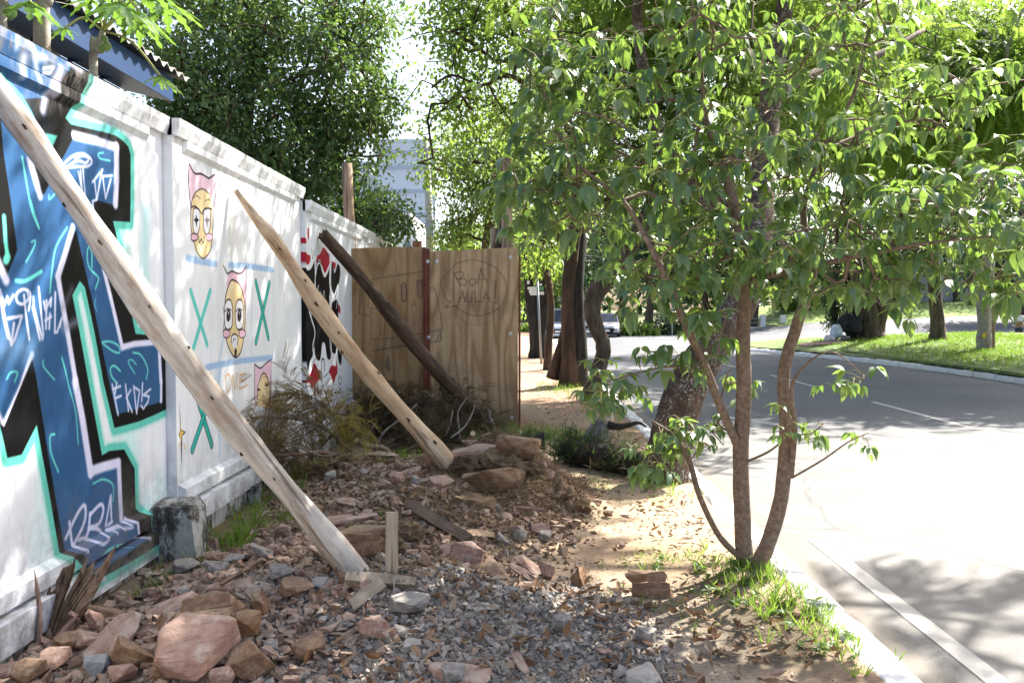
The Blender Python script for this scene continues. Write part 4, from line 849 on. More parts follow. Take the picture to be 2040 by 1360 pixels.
# --- street trees beside the path
ST = 'street trees along the pavement'
TCp = PP(1322, 965, 7.72, 1332, 900, 7.75, 1345, 840, 7.8, 1378, 755, 7.9, 1420, 685, 8.05, 1475, 600, 8.3, 1508, 490, 8.6, 1520, 350, 9, 1535, 190, 9.3, 1558, 50, 9.6, 1590, -150, 10, 1600, -330, 10.5)
tree('leaning_tree', 'thick leaning street tree with lichen-spotted bark behind the young tree', 'tree', TCp, (.225, .2, .19, .185, .17, .16, .14, .12, .1, .08, .06), [
    (Vector((2.9, 11.2, 6.9)), (2.3, 3.2, 1.0), 250), (Vector((1.1, 8.4, 6.4)), (1.5, 1.3, .7), 55), (Vector((6.0, 16.5, 7.4)), (3.0, 3.4, 1.1), 170), (Vector((1.2, 13.5, 7.6)), (2.2, 2.6, 1.0), 70), (Vector((5.0, 13, 5.2)), (1.2, 1.3, .7), 30), (Vector((7.1, 9.6, 7.0)), (.55, .3, .2), 9), (Vector((7.9, 8.3, 7.0)), (.9, .3, .2), 9), (Vector((6.6, 8.0, 7.0)), (.4, .25, .2), 5)],  # outer clumps, out of view, added to shade the near road and first panel
    PL_spray, .34, 14, .42, L_canopy, M_lichen, ST, tip=.011, attach=.45, seed=2, sides=16, keep=sungap, extra_stems=[(PP(1500, 540, 8.5, 1440, 430, 8.9, 1330, 300, 9.4, 1290, 180, 9.8, 1270, 20, 10.2, 1300, -140, 10.6), (.11, .09, .07, .05), .5), (PP(1535, 190, 9.3, 1640, 140, 10, 1760, 105, 10.8, 1840, 60, 11.6), (.07, .05, .03), .4)], step=.6)
TBp = PP(1172, 800, 14.7, 1190, 745, 14.8, 1202, 690, 14.9, 1184, 640, 14.9, 1184, 590, 15, 1215, 545, 15, 1262, 480, 15, 1300, 400, 15.2, 1325, 300, 15.4, 1340, 180, 15.6, 1350, 40, 16)
tree('crooked_tree', 'slender crooked street tree leaning over the road beyond the broken stump', 'tree', TBp, (.17, .14, .13, .15, .17, .16, .13, .1, .07, .05), [
    (P(1350, 60, 15.5), (2.2, 2.2, 1.6), 140), (P(1480, 0, 16), (2.2, 2, 1.4), 90), (P(1230, 130, 15.5), (1.5, 1.8, 1.7), 90), (P(1310, 330, 15.5), (1.8, 1.2, 1.1), 64), (P(1560, 250, 17), (1.8, 1.5, 1.2), 40)],
    PL_spray, .30, 14, .4, L_canopy, M_bark, ST, tip=.012, attach=.5, seed=3, sides=12, step=.6)
TAp = PP(1134, 772, 17.2, 1134, 700, 17.2, 1132, 600, 17.3, 1140, 500, 17.4, 1152, 400, 17.5, 1140, 290, 17.6, 1118, 200, 17.8, 1085, 110, 18, 1045, 20, 18.2)
TA2 = PP(1150, 768, 17.3, 1153, 690, 17.3, 1148, 610, 17.35, 1150, 520, 17.5, 1165, 420, 17.9, 1200, 320, 18.2, 1215, 200, 18.5, 1200, 60, 18.8)
tree('old_double_tree', 'stout double-stemmed street tree with one black and one reddish stem beside the path', 'tree', TAp, (.24, .16, .145, .14, .14, .12, .1, .08, .06), [
    (P(1020, 60, 18), (1.7, 2.4, 1.2), 70), (P(1120, -60, 18.5), (2.2, 2.4, 1.4), 60), (P(950, 130, 18), (1.2, 2, .8), 26), (P(960, -20, 18), (1.4, 2, .9), 30), (P(1000, 250, 18.5), (1.2, 1.6, .6), 16), (P(1170, 130, 18.5), (1.5, 1.6, 1.5), 80), (P(1130, 330, 18.5), (1.0, 1.2, .8), 34), (P(1080, 480, 18.5), (.5, .8, .4), 12), (P(880, 215, 18.5), (1.0, 1.4, .7), 22), (P(900, 60, 18), (1.2, 1.6, 1.0), 36), (P(860, 330, 18), (.5, .8, .3), 7)],
    PL_small, .125, 38, .38, L_mid, M_barkred, ST, tip=.012, attach=.45, seed=4, sides=14, extra_stems=[(TA2, (.24, .17, .16, .17, .15, .1, .07), .55, M_barkblack), (PP(1101, 753, 17.4, 1110, 718, 17.35, 1119, 682, 17.3, 1128, 640, 17.3), (.15, .11, .09, .06), 1.1), (PP(1118, 200, 17.8, 1060, 175, 17.5, 1010, 150, 17.2, 960, 170, 17, 900, 150, 16.8, 860, 175, 16.5), (.06, .05, .03, .02), .3)], step=.6)
tree('slim_street_tree', 'slim reddish street tree between the thin metal pole and the stout double tree', 'tree', PP(1091, 738, 22, 1093, 690, 22, 1098, 620, 22, 1094, 570, 22, 1086, 520, 22.2, 1085, 440, 22.4, 1070, 330, 22.6), (.13, .1, .095, .085, .07, .05), [
    (P(1080, 500, 22.4), (.9, 1, .6), 28), (P(1050, 330, 22.6), (1.4, 1.5, 1.6), 60), (P(1130, 380, 22.6), (1.0, 1.2, 1.4), 32)], PL_small, .13, 24, .35, L_mid, M_barkred, ST, tip=.012, seed=6, sides=8, step=.6)
tree('black_forked_tree', 'black forked street tree with papers pinned round it beyond the plywood', 'tree', PP(1072, 714, 27.5, 1071, 670, 27.5, 1065, 630, 27.5, 1057, 580, 27.6, 1054, 520, 27.7, 1045, 400, 27.9, 1020, 300, 28), (.34, .27, .24, .22, .18, .12, .07), [
    (P(1000, 260, 28), (2.2, 2.2, 1.6), 90), (P(930, 330, 28.5), (1.7, 2, 1.2), 60), (P(1070, 200, 28), (2, 2, 1.6), 60), (P(1055, 500, 28), (.8, .8, .5), 24)], PL_small, .15, 24, .42, L_mid, M_barkblack, ST, tip=.014, seed=7, sides=10,
    extra_stems=[(PP(1071, 675, 27.5, 1078, 640, 27.5, 1084, 590, 27.5, 1086, 520, 27.6, 1090, 420, 27.8), (.24, .22, .18, .12), .4)], step=.7)
# airy tree seen above the plywood
tree('airy_tree', 'airy light green tree with bare dark twigs above the plywood hoarding', 'tree', PP(965, 640, 26, 962, 560, 26, 968, 480, 26, 980, 400, 26, 990, 300, 26), (.14, .12, .1, .07), [
    (P(950, 400, 26), (1.3, 1.6, 1.6), 80), (P(900, 460, 26), (.8, 1.4, .6), 34), (P(1010, 420, 26), (1.2, 1.4, 1.2), 50), (P(905, 330, 25.5), (.9, 1.2, .7), 24), (P(1030, 310, 26), (.9, 1.2, 1), 34), (P(930, 260, 26), (.7, 1, .5), 12)], PL_small, .12, 36, .34, L_mid, M_bark, tip=.012, attach=.2, seed=8, sides=8, hollow=2, step=.5)
# dense big tree over the wall
tree('dense_tree', 'big dense dark green tree rising over the white wall', 'tree', [Vector((-4.9, 14, -.2)), Vector((-4.9, 14, 1.5)), Vector((-4.8, 14, 3)), Vector((-4.7, 14.1, 5)), Vector((-4.6, 14.1, 7.5))], (.2, .17, .14, .1, .05), [
    (P(520, 200, 13.6), (1.6, 1.7, 1.5), 150), (P(640, 120, 13.8), (1.3, 1.6, 1.6), 130), (P(430, 80, 13.6), (1.2, 1.5, 1.2), 85), (P(560, 330, 13.2), (1.2, 1.2, .75), 85), (P(700, 270, 13.8), (.85, 1, .6), 50), (P(680, 400, 13.2), (.75, .9, .6), 60), (P(770, 440, 13), (.42, .6, .34), 24), (P(440, 290, 13.2), (1.1, 1.1, .75), 60),
    (P(560, -60, 14), (2.2, 1.8, 1.5), 120), (P(380, 190, 13.4), (.8, 1, .8), 44), (P(350, 240, 13.2), (.6, .8, .4), 26), (P(310, 60, 13.6), (.5, .8, .7), 26), (P(750, 190, 13.8), (.42, .6, .6), 20), (P(720, 60, 14), (.6, 1, .9), 34), (P(620, 460, 13), (.9, .8, .35), 40)],
    PL_small, .095, 50, .21, L_dense, M_bark, tip=.01, attach=.25, seed=9, sides=10, hollow=3.2, step=.4, extra_stems=[([Vector((-4.5+.1*k, 13.9+.1*k, -.2)), Vector((-4.45+.1*k, 13.8, 2)), Vector((-4.3+.14*k, 13.7, 4)), Vector((-4.1+.3*k, 13.8, 6))], (.05, .045, .03), .5) for k in (-3, 0, 2, 4)])
# --- trees on the median
MT = 'trees standing on the median lawn'
def gm(px, py, Y): p = P(px, py, Y); p.z = float(medz(p.x, p.y))-.1; return p
tree('median_tree', 'tree with a forked dark trunk at the right of the belongings', 'tree', [gm(1734, 672, 35.5)]+PP(1732, 640, 35.5, 1726, 600, 35.5, 1712, 560, 35.5, 1700, 500, 35.6, 1710, 400, 35.8, 1720, 300, 36), (.62, .44, .38, .33, .3, .2, .14), [
    (P(1750, 200, 35.5), (4.2, 3.5, 2.6), 130), (P(1930, 120, 35.5), (4, 3.5, 2.6), 110), (P(1560, 120, 36), (3.4, 3, 2.2), 80)], PL_spray, .6, 9, .7, L_canopy, M_bark, MT, tip=.03, seed=21, sides=10, step=1.2,
    extra_stems=[([gm(1742, 672, 35.5)]+PP(1750, 640, 35.5, 1762, 600, 35.4, 1775, 540, 35.4, 1800, 400, 35.2), (.4, .3, .26, .2), .5)])
tree('median_tree', 'dark trunk standing left of the forked trunk beside the belongings', 'tree', [gm(1702, 670, 36.2)]+PP(1702, 630, 36.2, 1700, 580, 36.2, 1694, 520, 36.2, 1690, 400, 36.4), (.4, .33, .3, .26, .18), [(P(1660, 260, 36.5), (3, 3, 2), 70)], PL_spray, .6, 9, .7, L_canopy, M_barkblack, MT, tip=.03, seed=22, sides=9, step=1.2)
tree('median_tree', 'short dark trunk standing alone between the forked trunk and the pale trunk', 'tree', [gm(1868, 682, 33)]+PP(1868, 650, 33, 1864, 600, 33, 1860, 520, 33, 1870, 420, 33), (.36, .28, .25, .22, .15), [(P(1900, 330, 33), (3.4, 3, 1.8), 90)], PL_small, .2, 30, .7, L_dark, M_bark, MT, tip=.03, seed=23, sides=9, step=1.2)
tree('median_tree', 'pale-barked trunk with a yellow patch near the right edge', 'tree', [gm(1962, 700, 28)]+PP(1961, 660, 28, 1960, 610, 28, 1962, 540, 28, 1975, 430, 28, 1990, 300, 28), (.28, .22, .21, .2, .17, .12), [
    (P(1960, 180, 27.5), (4.4, 4.5, 2.4), 190), (Vector((11, 20.5, 7.4)), (3.6, 3.6, 1.3), 170), (Vector((9.5, 26, 7.8)), (3.2, 3.8, 1.3), 150), (Vector((14.5, 22, 7.8)), (3.2, 4, 1.6), 130), (Vector((13.5, 31, 8.2)), (3.6, 4.5, 1.4), 130)], PL_spray, .55, 17, .62, L_canopy, M_barkpale, MT, tip=.025, seed=24, sides=10, step=1.1, keep=sungap, extra_stems=[([gm(1973, 698, 28)]+PP(1972, 650, 28, 1972, 600, 28, 1976, 520, 28), (.12, .11, .1), .9)])
tree('ivy_tree', 'slim trunk wrapped in small glossy leaves behind the plastic bag', 'tree', [gm(1664, 668, 36.4)]+PP(1664, 600, 36.4, 1666, 540, 36.4, 1668, 440, 36.4), (.14, .12, .1, .08), [(P(1664, 620, 36.3), (.45, .45, 1.0), 60), (P(1640, 590, 36.3), (.5, .4, .4), 16), (P(1668, 540, 36.3), (.6, .5, .8), 40)], PL_small, .12, 30, .18, L_dark, M_bark, MT, tip=.01, attach=.1, seed=25, sides=8)
# --- background trees, each its own
BT = 'trees in the background beyond the crossing'
for i, (px, yt, Y, w, lab, lm) in enumerate([
    (1290, 300, 62, 5.5, 'large dark evergreen behind the round no-entry sign', L_dark), (1400, 330, 68, 4.8, 'dark leafy tree behind the white parapet', L_dark), (1235, 380, 85, 5, 'dark tree beyond the silver oncoming car', L_dark),
    (1160, 330, 95, 5.5, 'tall green tree closing the street between the trunks', L_mid), (1095, 360, 100, 5, 'green tree behind the parked white cars', L_mid), (1045, 400, 90, 4, 'bright green tree just right of the hoarding', L_mid),
    (1500, 330, 66, 5, 'dark round tree between the leaning tree and young stems', L_dark), (1610, 360, 72, 5.5, 'dark tree beyond the ivy-clad trunk', L_dark), (1760, 330, 80, 6, 'dark tree over the grey graffiti wall', L_dark), (1900, 280, 74, 6.5, 'broad dark tree in front of the red wall end', L_dark), (2030, 330, 56, 4.5, 'dark low-hanging tree at the right edge', L_dark),
    (980, 430, 75, 4.5, 'light green tree behind the short post stub', L_mid), (900, 470, 60, 2.6, 'small light green tree below the utility pole', L_mid)]):
    b0 = P(px, 617, Y); h = P(px, yt, Y).z; z0 = 0
    B = [(Vector((b0.x, Y, h*.62)), (w, w*.8, h*.36), int(46+w*10)), (Vector((b0.x-w*.5, Y, h*.42)), (w*.6, w*.6, h*.2), 26), (Vector((b0.x+w*.5, Y-1, h*.40)), (w*.6, w*.6, h*.22), 26)]
    tree('background_tree', lab, 'tree', [Vector((b0.x, Y, z0-.3)), Vector((b0.x+.2, Y, h*.2)), Vector((b0.x-.1, Y, h*.5)), Vector((b0.x, Y, h*.8))], (.35, .28, .2, .08), B, PL_small, .42, 36, 1.0, lm, M_bark, BT, tip=.04, attach=.3, seed=40+i, sides=7, step=2)
# far wood as one mass
def far_wood():
    r = np.random.default_rng(3); ps = []; 
    for k in range(230):
        x = r.uniform(-60, 150); Y = r.uniform(104, 135)+max(0, x)*.05; h = r.uniform(8, 14)+(5 if -3 < x < 40 else 0); w = r.uniform(3.5, 6)
        u = r.normal(size=(110, 3)); u /= np.linalg.norm(u, axis=1)[:, None]; ps.append(u*np.array([w, w*.7, h*.5])*(r.random((110, 1))**.3)+np.array([x, Y, h*.5+.5]))
    ps = np.vstack(ps); N = len(ps); d = r.normal(size=(N, 3)); mb = MB(); mb.inst(PL_small[0], PL_small[1], ps, frames(d, r.normal(size=(N, 3))+np.array([0, 0, 1.])), 1.3*(.6+.8*r.random(N)))
    o = mb.obj('far_wood', L_dark); tag(o, 'dark wood closing the view behind the crossing', None, None, 'stuff')
far_wood()
# low bushes near the crossing
for i, (px, py, Y, w, h, lab, lm) in enumerate([(1270, 640, 56, 1.6, .9, 'sunlit low green bush right of the silver car', L_grass), (1345, 610, 58, 2.6, 1.6, 'round dark bush below the round sign', L_dark), (1050, 640, 60, 1.2, .7, 'small bright bush at the far pavement edge', L_grass), (1450, 610, 70, 3, 1.6, 'leafy hedge bush behind the white parapet', L_mid), (1590, 630, 70, 2, 1, 'bush at the end of the white parapet', L_mid), (1990, 598, 70, 3, .6, 'weedy bush below the red wall', L_grass)]):
    c = P(px, py, Y); r = np.random.default_rng(60+i); n = int(500*w); u = rdir(n)*(r.random(n)**.4)[:, None]*np.array([w, w*.6, h]); u[:, 2] = np.abs(u[:, 2])
    z0 = -.15 if Y < 66 else float(bankz(c.x, Y)) if c.x > 16 else -.15
    mb = MB(); mb.inst(PL_small[0], PL_small[1], u+np.array([c.x, Y, z0]), frames(rdir(n), rdir(n)+np.array([0, 0, 1.])), .22+.1*r.random(n))
    rt = thing('bush', lab, 'bush', (c.x, Y, z0)); mb.obj('foliage', lm, rt)['kind'] = 'stuff'; mb = MB()
    for k in range(4): mb.tube([(c.x, Y, z0-.1), (c.x+random.uniform(-w, w)*.4, Y+random.uniform(-.3, .3), z0+h*.7)], [.04, .01], 5, 0, False)
    mb.obj('stems', M_bark, rt)

# --- papaya trees behind the wall
def papaya(name, label, trunk, r0, crown, leaves, fruits, seed):
    global rng
    rng = np.random.default_rng(seed); root = thing(name, label, 'tree', tuple(trunk[0]), 'papaya trees behind the wall')
    mb = MB(); t = crom(trunk, 8); n = len(t); mb.tube(t, np.linspace(r0, r0*.6, n)*(1+.06*np.sin(np.arange(n)*2.4)), 10, .05); mb.obj('trunk', M_barkpale, root, smooth=True)
    c = np.array(t[-1])
    def leafpart(tip, size, nrm):
        m = MB(); mid = (c+tip)/2+np.array([0, 0, .08]); m.tube(crom([c, mid, tip], 4), [.008]*9, 5, 0, False); s = m.obj('stalk', M_stalk, root)
        out = tip-c; out[2] *= .3; out /= np.linalg.norm(out)+1e-6; up = np.array([0, 0, 1.]); side = np.cross(out, up); side /= np.linalg.norm(side); lf = MB()
        for a in np.radians([-140, -95, -55, -20, 20, 55, 95, 140]):
            d = out*math.cos(a)+side*math.sin(a)+np.array([0, 0, -.35]); d /= np.linalg.norm(d); L = size*(1-.25*abs(a)/2.4)
            V = []; F = []; lat = np.cross(d, up); lat /= np.linalg.norm(lat)
            w = [.05, .12, .09, .2, .1, .16, .05, .09, .004]
            for i, ww in enumerate(w):
                u = i/8; p = tip+d*L*u+np.array([0, 0, -.3*L*u*u]); V += [p-lat*ww*L, p+np.array([0, 0, -.02*L]), p+lat*ww*L]
            for i in range(8): F += [[i*3, i*3+1, i*3+4, i*3+3], [i*3+1, i*3+2, i*3+5, i*3+4]]
            lf.add(V, F)
        lf.obj('leaf', L_pap, root)
    for (px, py, s) in leaves:
        tp_ = np.array(P(px, py, t[-1][1]+rng.uniform(-.35, .25))); leafpart(tp_, s, None)
    for (px, py, s) in fruits:
        m = MB(); q = np.array(P(px, py, t[-1][1]-.05)); rr = [.1, .6, .9, 1, .85, .5, .08]; m.tube([q+np.array([0, 0, s*(1.2-2.4*i/6)]) for i in range(7)], [s*x for x in rr], 10); m.obj('fruit', M_fruit, root, smooth=True)
M_fruit = simple('green_papaya', [(.10, .17, .05), (.16, .24, .07)], 12, .4)
papaya('papaya_tree', 'thick-trunked papaya tree whose crown is above the frame', [Vector((-3.0, 5.15, .0)), P(84, 110, 5.1), P(92, 0, 5.1), P(100, -120, 5.1)], .055, None, [(40, -60, .3), (170, -50, .3), (240, 5, .26), (110, -230, .3), (30, -150, .3), (280, 25, .2)], [(120, -90, .05)], 1)
papaya('papaya_tree', 'small papaya tree with two green fruits, standing in front of the blue eave', [Vector((-3.05, 5.9, .0)), P(186, 160, 5.85), P(197, 105, 5.85), P(205, 62, 5.85)], .034, None, [(225, 15, .27), (280, 40, .27), (320, 152, .17), (130, 55, .13), (180, 0, .2), (250, -30, .3), (330, 8, .28), (300, -20, .24)], [(213, 93, .032), (203, 98, .026), (208, 78, .024)], 2)
papaya('papaya_tree', 'papaya tree with one round fruit at the left edge', [Vector((-2.95, 4.75, .0)), P(4, 60, 4.7), P(8, 10, 4.7), P(6, -60, 4.7)], .03, None, [(-60, -90, .3), (60, 4, .2), (40, -100, .3)], [(20, 26, .036)], 3)

# ================================================================ BUILDINGS, POLES, FAR THINGS
M_plaster = simple('grey_render_wall', [(.28, .26, .23), (.36, .34, .31)], 5, .9)
M_blueeave = plain('blue_painted_metal', (.007, .035, .11), .45, .5)
M_roofc = simple('fibre_cement_roof', [(.12, .11, .10), (.2, .19, .17), (.3, .28, .26)], 6, .9)
b = thing('shed_building', 'low building behind the wall with a blue metal eave and corrugated roof', 'building', (-6.5, 3.5, 0))
mb = MB(); mb.box2((-9, -2, 0), (-4.1, 8.4, 3.84)); mb.obj('wall', M_plaster, b)
mb = MB(); V = []
for y in (-2.2, 8.5): V += [(-4.1, y, 3.845), (-3.62, y, 3.73), (-3.60, y, 3.73), (-3.60, y, 3.96), (-4.1, y, 4.02)]
mb.add(V, [[0, 1, 6, 5], [1, 2, 7, 6], [2, 3, 8, 7], [3, 4, 9, 8], [4, 0, 5, 9]]); mb.add(V, [[0, 4, 3, 2, 1], [5, 6, 7, 8, 9]]); mb.obj('eave', M_blueeave, b)
for k in range(19):
    y = -2+k*.55; mb = MB(); mb.box2((-4.05, y, 3.80), (-3.64, y+.03, 3.829-.0)); mb.obj('soffit_rib', M_blueeave, b)
for k in range(10):     # corrugated sheets
    y0 = -2.3+k*1.1; n = 44; V = []
    for i in range(n+1):
        y = y0+1.13*i/n; h = .028*math.sin(2*math.pi*(y/.177))
        V += [(-3.52, y, 4.0+h+.006*(k % 2)), (-9, y, 5.1+h+.006*(k % 2)), (-3.52, y, 3.988+h+.006*(k % 2)), ]
    mb = MB(); mb.add(V, [[i*3, i*3+1, i*3+4, i*3+3] for i in range(n)]+[[i*3+2, i*3, i*3+3, i*3+5] for i in range(n)]); mb.obj('roof_sheet', M_roofc, b, smooth=True)

M_apt = simple('pale_blue_render', [(.50, .56, .66), (.56, .62, .71)], .5, .8, .1); M_band = simple('grey_blue_band', [(.33, .39, .49), (.38, .43, .52)], 1, .8, .1)
M_gl = plain('window_glass', (.10, .13, .17), .1, .8); M_whitep = simple('white_render', [(.72, .72, .7), (.8, .8, .78)], 1, .8, .1)
Yb = 62
a0 = P(730, 617, Yb).x; a1 = P(868, 617, Yb).x; zt = P(800, 283, Yb).z
b = thing('apartment_building', 'pale blue apartment block with horizontal bands behind the utility pole', 'building', ((a0+a1)/2, Yb+6, -.2))
xm = P(752, 617, Yb).x
mb = MB(); mb.box2((xm, Yb, -.3), (a1, Yb+12, zt)); mb.obj('wall', M_apt, b)
mb = MB(); mb.box2((a0-3, Yb+1.2, -.3), (xm-.003, Yb+11, P(800, 316, Yb).z)); mb.obj('side_wing', M_apt, b)
for py in (306, 334, 381, 428): z = P(800, py, Yb).z; mb = MB(); mb.box2((xm-.03, Yb-.06, z-.13), (a1+.03, Yb-.003, z+.13)); mb.obj('band', M_band, b)
mb = MB(); mb.box2((xm-.05, Yb-.08, zt), (a1+.05, Yb+12.1, zt+.2)); mb.obj('parapet', M_apt, b)
for (px0, px1, py0, py1, y) in ((727, 739, 351, 371, Yb+1.2), (727, 739, 398, 418, Yb+1.2), (727, 739, 318+5, 340, Yb+1.2)):
    p0 = P(px0, py1, y); p1_ = P(px1, py0, y); mb = MB(); mb.box2((p0.x, y-.05, p0.z), (p1_.x, y-.003, p1_.z)); f = mb.obj('window', M_whitep, b)
    for k in range(2):
        w = (p1_.x-p0.x)/2; mb = MB(); mb.box2((p0.x+k*w+.05, y-.06, p0.z+.06), (p0.x+(k+1)*w-.04, y-.0501, p1_.z-.06)); f['_o'] = b['_o']; g = mb.obj('pane', M_gl, f); g.location = (0, 0, 0)
for k in range(2):
    y = Yb+2.5+k*3
for (px, py) in ((745, 352), (752, 349)):
    pass
# small white building with an arched window and red corner
Yc = 46; b = thing('small_white_building', 'small white building with a red gable edge low behind the plywood', 'building', (P(820, 617, Yc).x, Yc+4, -.2))
p0 = P(798, 617, Yc).x; p1_ = P(832, 617, Yc).x; p2 = P(780, 617, Yc).x
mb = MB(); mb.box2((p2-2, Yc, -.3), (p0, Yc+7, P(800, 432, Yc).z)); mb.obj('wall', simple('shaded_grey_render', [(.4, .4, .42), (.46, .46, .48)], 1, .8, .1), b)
mb = MB(); z1 = P(810, 425, Yc).z; z2 = P(830, 462, Yc).z
V = []
for y in (Yc-.5, Yc+6): V += [(p0+.003, y, -.3), (p1_, y, -.3), (p1_, y, z2), (p0+.6, y, z1), (p0+.003, y, z1)]
mb.add(V, [[0, 1, 6, 5], [1, 2, 7, 6], [2, 3, 8, 7], [3, 4, 9, 8], [4, 0, 5, 9]]); mb.add(V, [[4, 3, 2, 1, 0], [5, 6, 7, 8, 9]]); mb.obj('gable_wall', M_whitep, b)
mb = MB(); q0 = P(806, 480, Yc-.5); q1 = P(817, 497, Yc-.5); mb.box2((q0.x, Yc-.56, q1.z), (q1.x, Yc-.503, q0.z)); mb.obj('window', M_gl, b)
mb = MB(); q0 = P(828, 480, Yc-.5); mb.box2((q0.x-.15, Yc-.58, 2.0), (q0.x+.35, Yc-.503, q0.z)); mb.obj('red_panel', M_redp, b)

M_conc = simple('concrete_pole', [(.3, .28, .26), (.4, .38, .35)], 4, .85); M_metal = plain('grey_metal', (.3, .31, .32), .45, .5, .6); M_black = plain('black_rubber', (.012, .012, .013), .6, .3)
t = thing('utility_pole', 'tall grey concrete utility pole above the middle of the plywood', 'utility pole', (P(858, 617, 35).x, 35, -.2))
mb = MB(); mb.tube([(P(858, 617, 35).x, 35, -.2), P(856, 450, 35), P(848, 272, 35)], [.2, .17, .12], 12); mb.obj('pole', M_conc, t, smooth=True)
mb = MB(); c = P(852, 300, 35); mb.box2((c.x-.3, 34.8, c.z-.06), (c.x+1.0, 34.9, c.z+.06)); mb.obj('crossarm', M_conc, t)
mb = MB(); c = P(858, 455, 34.8); mb.box2((c.x-.14, 34.55, c.z-.35), (c.x+.14, 34.8, c.z+.35)); mb.obj('equipment_box', M_metal, t)
for i, (py, sag) in enumerate(((432, .3), (446, .4), (458, .5), (300, .6))):
    a = P(853, py, 34.9); e1 = Vector((a.x-16, 22, a.z-.5)); e2 = Vector((a.x+12, 62, a.z+.3))
    mb = MB(); mb.tube([a.lerp(e1, k/12)+Vector((0, 0, -sag*math.sin(math.pi*k/12))) for k in range(13)], .012, 4, 0, False); mb.tube([a.lerp(e2, k/12)+Vector((0, 0, -sag*math.sin(math.pi*k/12))) for k in range(13)], .012, 4, 0, False)
    mb.obj('cable', M_black, t)
# papers round the black tree
for i, (x0, y0, x1, y1) in enumerate(((1050, 559, 1055, 566), (1051, 571, 1069, 577), (1054, 577, 1062, 584), (1061, 576, 1070, 583), (1056, 583, 1070, 588), (1074, 565, 1080, 569), (1074, 571, 1083, 579), (1074, 581, 1084, 587))):
    Y = 27.22; a = P(x0, y1, Y); c = P(x1, y0, Y); n = 4; mb = MB(); V = []
    for k in range(n+1):
        x = a.x+(c.x-a.x)*k/n; yy = Y-.04*math.sin(math.pi*k/n); V += [(x, yy, a.z), (x, yy, c.z), (x, yy+.006, c.z), (x, yy+.006, a.z)]
    mb.add(V, [[k*4+j, k*4+(j+1) % 4, k*4+4+(j+1) % 4, k*4+4+j] for k in range(n) for j in range(4)])
    tag(mb.obj('paper_notice', plain('paper_green', (.12, .3, .15), .8) if i == 6 else M_whitep, base=(a.x, Y, a.z)), ['top small paper square on the black trunk', 'wide pale strip of paper high on the black trunk', 'left torn paper below the wide strip', 'right torn paper below the wide strip', 'lowest wide pale paper on the left fork', 'small cream paper high on the right fork', 'green paper on the right fork', 'lowest pale paper on the right fork'][i], 'paper')
mb = MB(); p0 = P(1079, 722, 24.5); mb.tube([(p0.x, 24.5, -.1), P(1075, 650, 24.5), P(1070, 548, 24.5)], [.035, .033, .03], 8); tag(mb.obj('sign_pole', M_metal, base=(p0.x, 24.5, 0), smooth=True), 'thin grey metal pole in front of the black forked tree', 'pole')
t = thing('road_sign', 'small round white and red sign on a thin post by the dark tree', 'road sign', (P(1338, 650, 55).x, 55, -.15))
p0 = P(1339, 650, 55); mb = MB(); mb.tube([(p0.x, 55, -.2), (p0.x, 55, P(1338, 575, 55).z)], .04, 8); mb.obj('post', M_metal, t)
c = P(1338, 592, 55); th = np.arange(16)*math.pi/8
for nm, r_, y_, mt in (('rim', .33, 54.93, M_redp), ('face', .25, 54.92, M_whitep)):
    mb = MB(); V = [(c.x+r_*.62*math.cos(a), y_+.2*math.cos(a)*r_, c.z+r_*math.sin(a)) for a in th]+[(c.x+r_*.62*math.cos(a), y_+.02+.2*math.cos(a)*r_, c.z+r_*math.sin(a)) for a in th]
    mb.add(V, [[i, (i+1) % 16, 16+(i+1) % 16, 16+i] for i in range(16)]); mb.add(V, [list(range(16))[::-1], list(range(16, 32))]); mb.obj(nm, mt, t)
# white parapet with openings beyond the crossing
t = thing('white_parapet', 'white masonry parapet with open bays on the far side of the crossing', 'parapet', (P(1450, 640, 64).x, 64, -.15))
x0 = P(1338, 640, 64).x; x1 = P(1562, 640, 62).x
def wb(a, b_, n, mt=None): mb = MB(); mb.box2(a, b_); mb.obj(n, mt or M_whitep, t)
wb((x0, 63.9, -.2), (x1, 64.2, .28), 'base_course')
pxs = [1340, 1405, 1444, 1480, 1520, 1560]
for px in pxs: x = P(px, 640, 64).x; wb((x-.18, 63.85, .282), (x+.18, 64.25, 1.2), 'pillar')
for a, c in zip(pxs[:-1], pxs[1:]):
    xa = P(a, 640, 64).x+.183; xc = P(c, 640, 64).x-.183
    for z in (.6, .9): wb((xa, 64.0, z), (xc, 64.06, z+.05), 'rail', M_metal)
# far walls
def farwall(px0, px1, pyt, pyb, Y, mat, name, lab, txt=False):
    a = P(px0, pyb, Y); c = P(px1, pyt, Y); t = thing(name, lab, 'wall', ((a.x+c.x)/2, Y, a.z-1)); mb = MB(); mb.box2((a.x, Y, a.z-1), (c.x, Y+.3, c.z)); mb.obj('wall_face', mat, t)
    if txt:
        for k in range(14):
            x = a.x+.4+(c.x-a.x-.8)*k/14; mb = MB(); z = a.z+random.uniform(.3, 1.1)
            q = crom([(x+random.uniform(-.1, .25), Y-.004, z+random.uniform(-.35, .5)) for _ in range(5)], 4); mb.tube(q, .03, 4, 0, True, .1); mb.obj('scrawl', M_black, t)
farwall(1822, 1968, 548, 612, 74, simple('grey_old_wall', [(.3, .28, .29), (.4, .38, .38)], 1, .9), 'grey_wall', 'grey wall with dark graffiti scrawls on the far bank', True)
farwall(1970, 2120, 566, 604, 74.5, simple('dull_red_wall', [(.32, .10, .08), (.4, .14, .11)], 1, .9), 'red_wall', 'dull red wall on the far bank at the right edge')

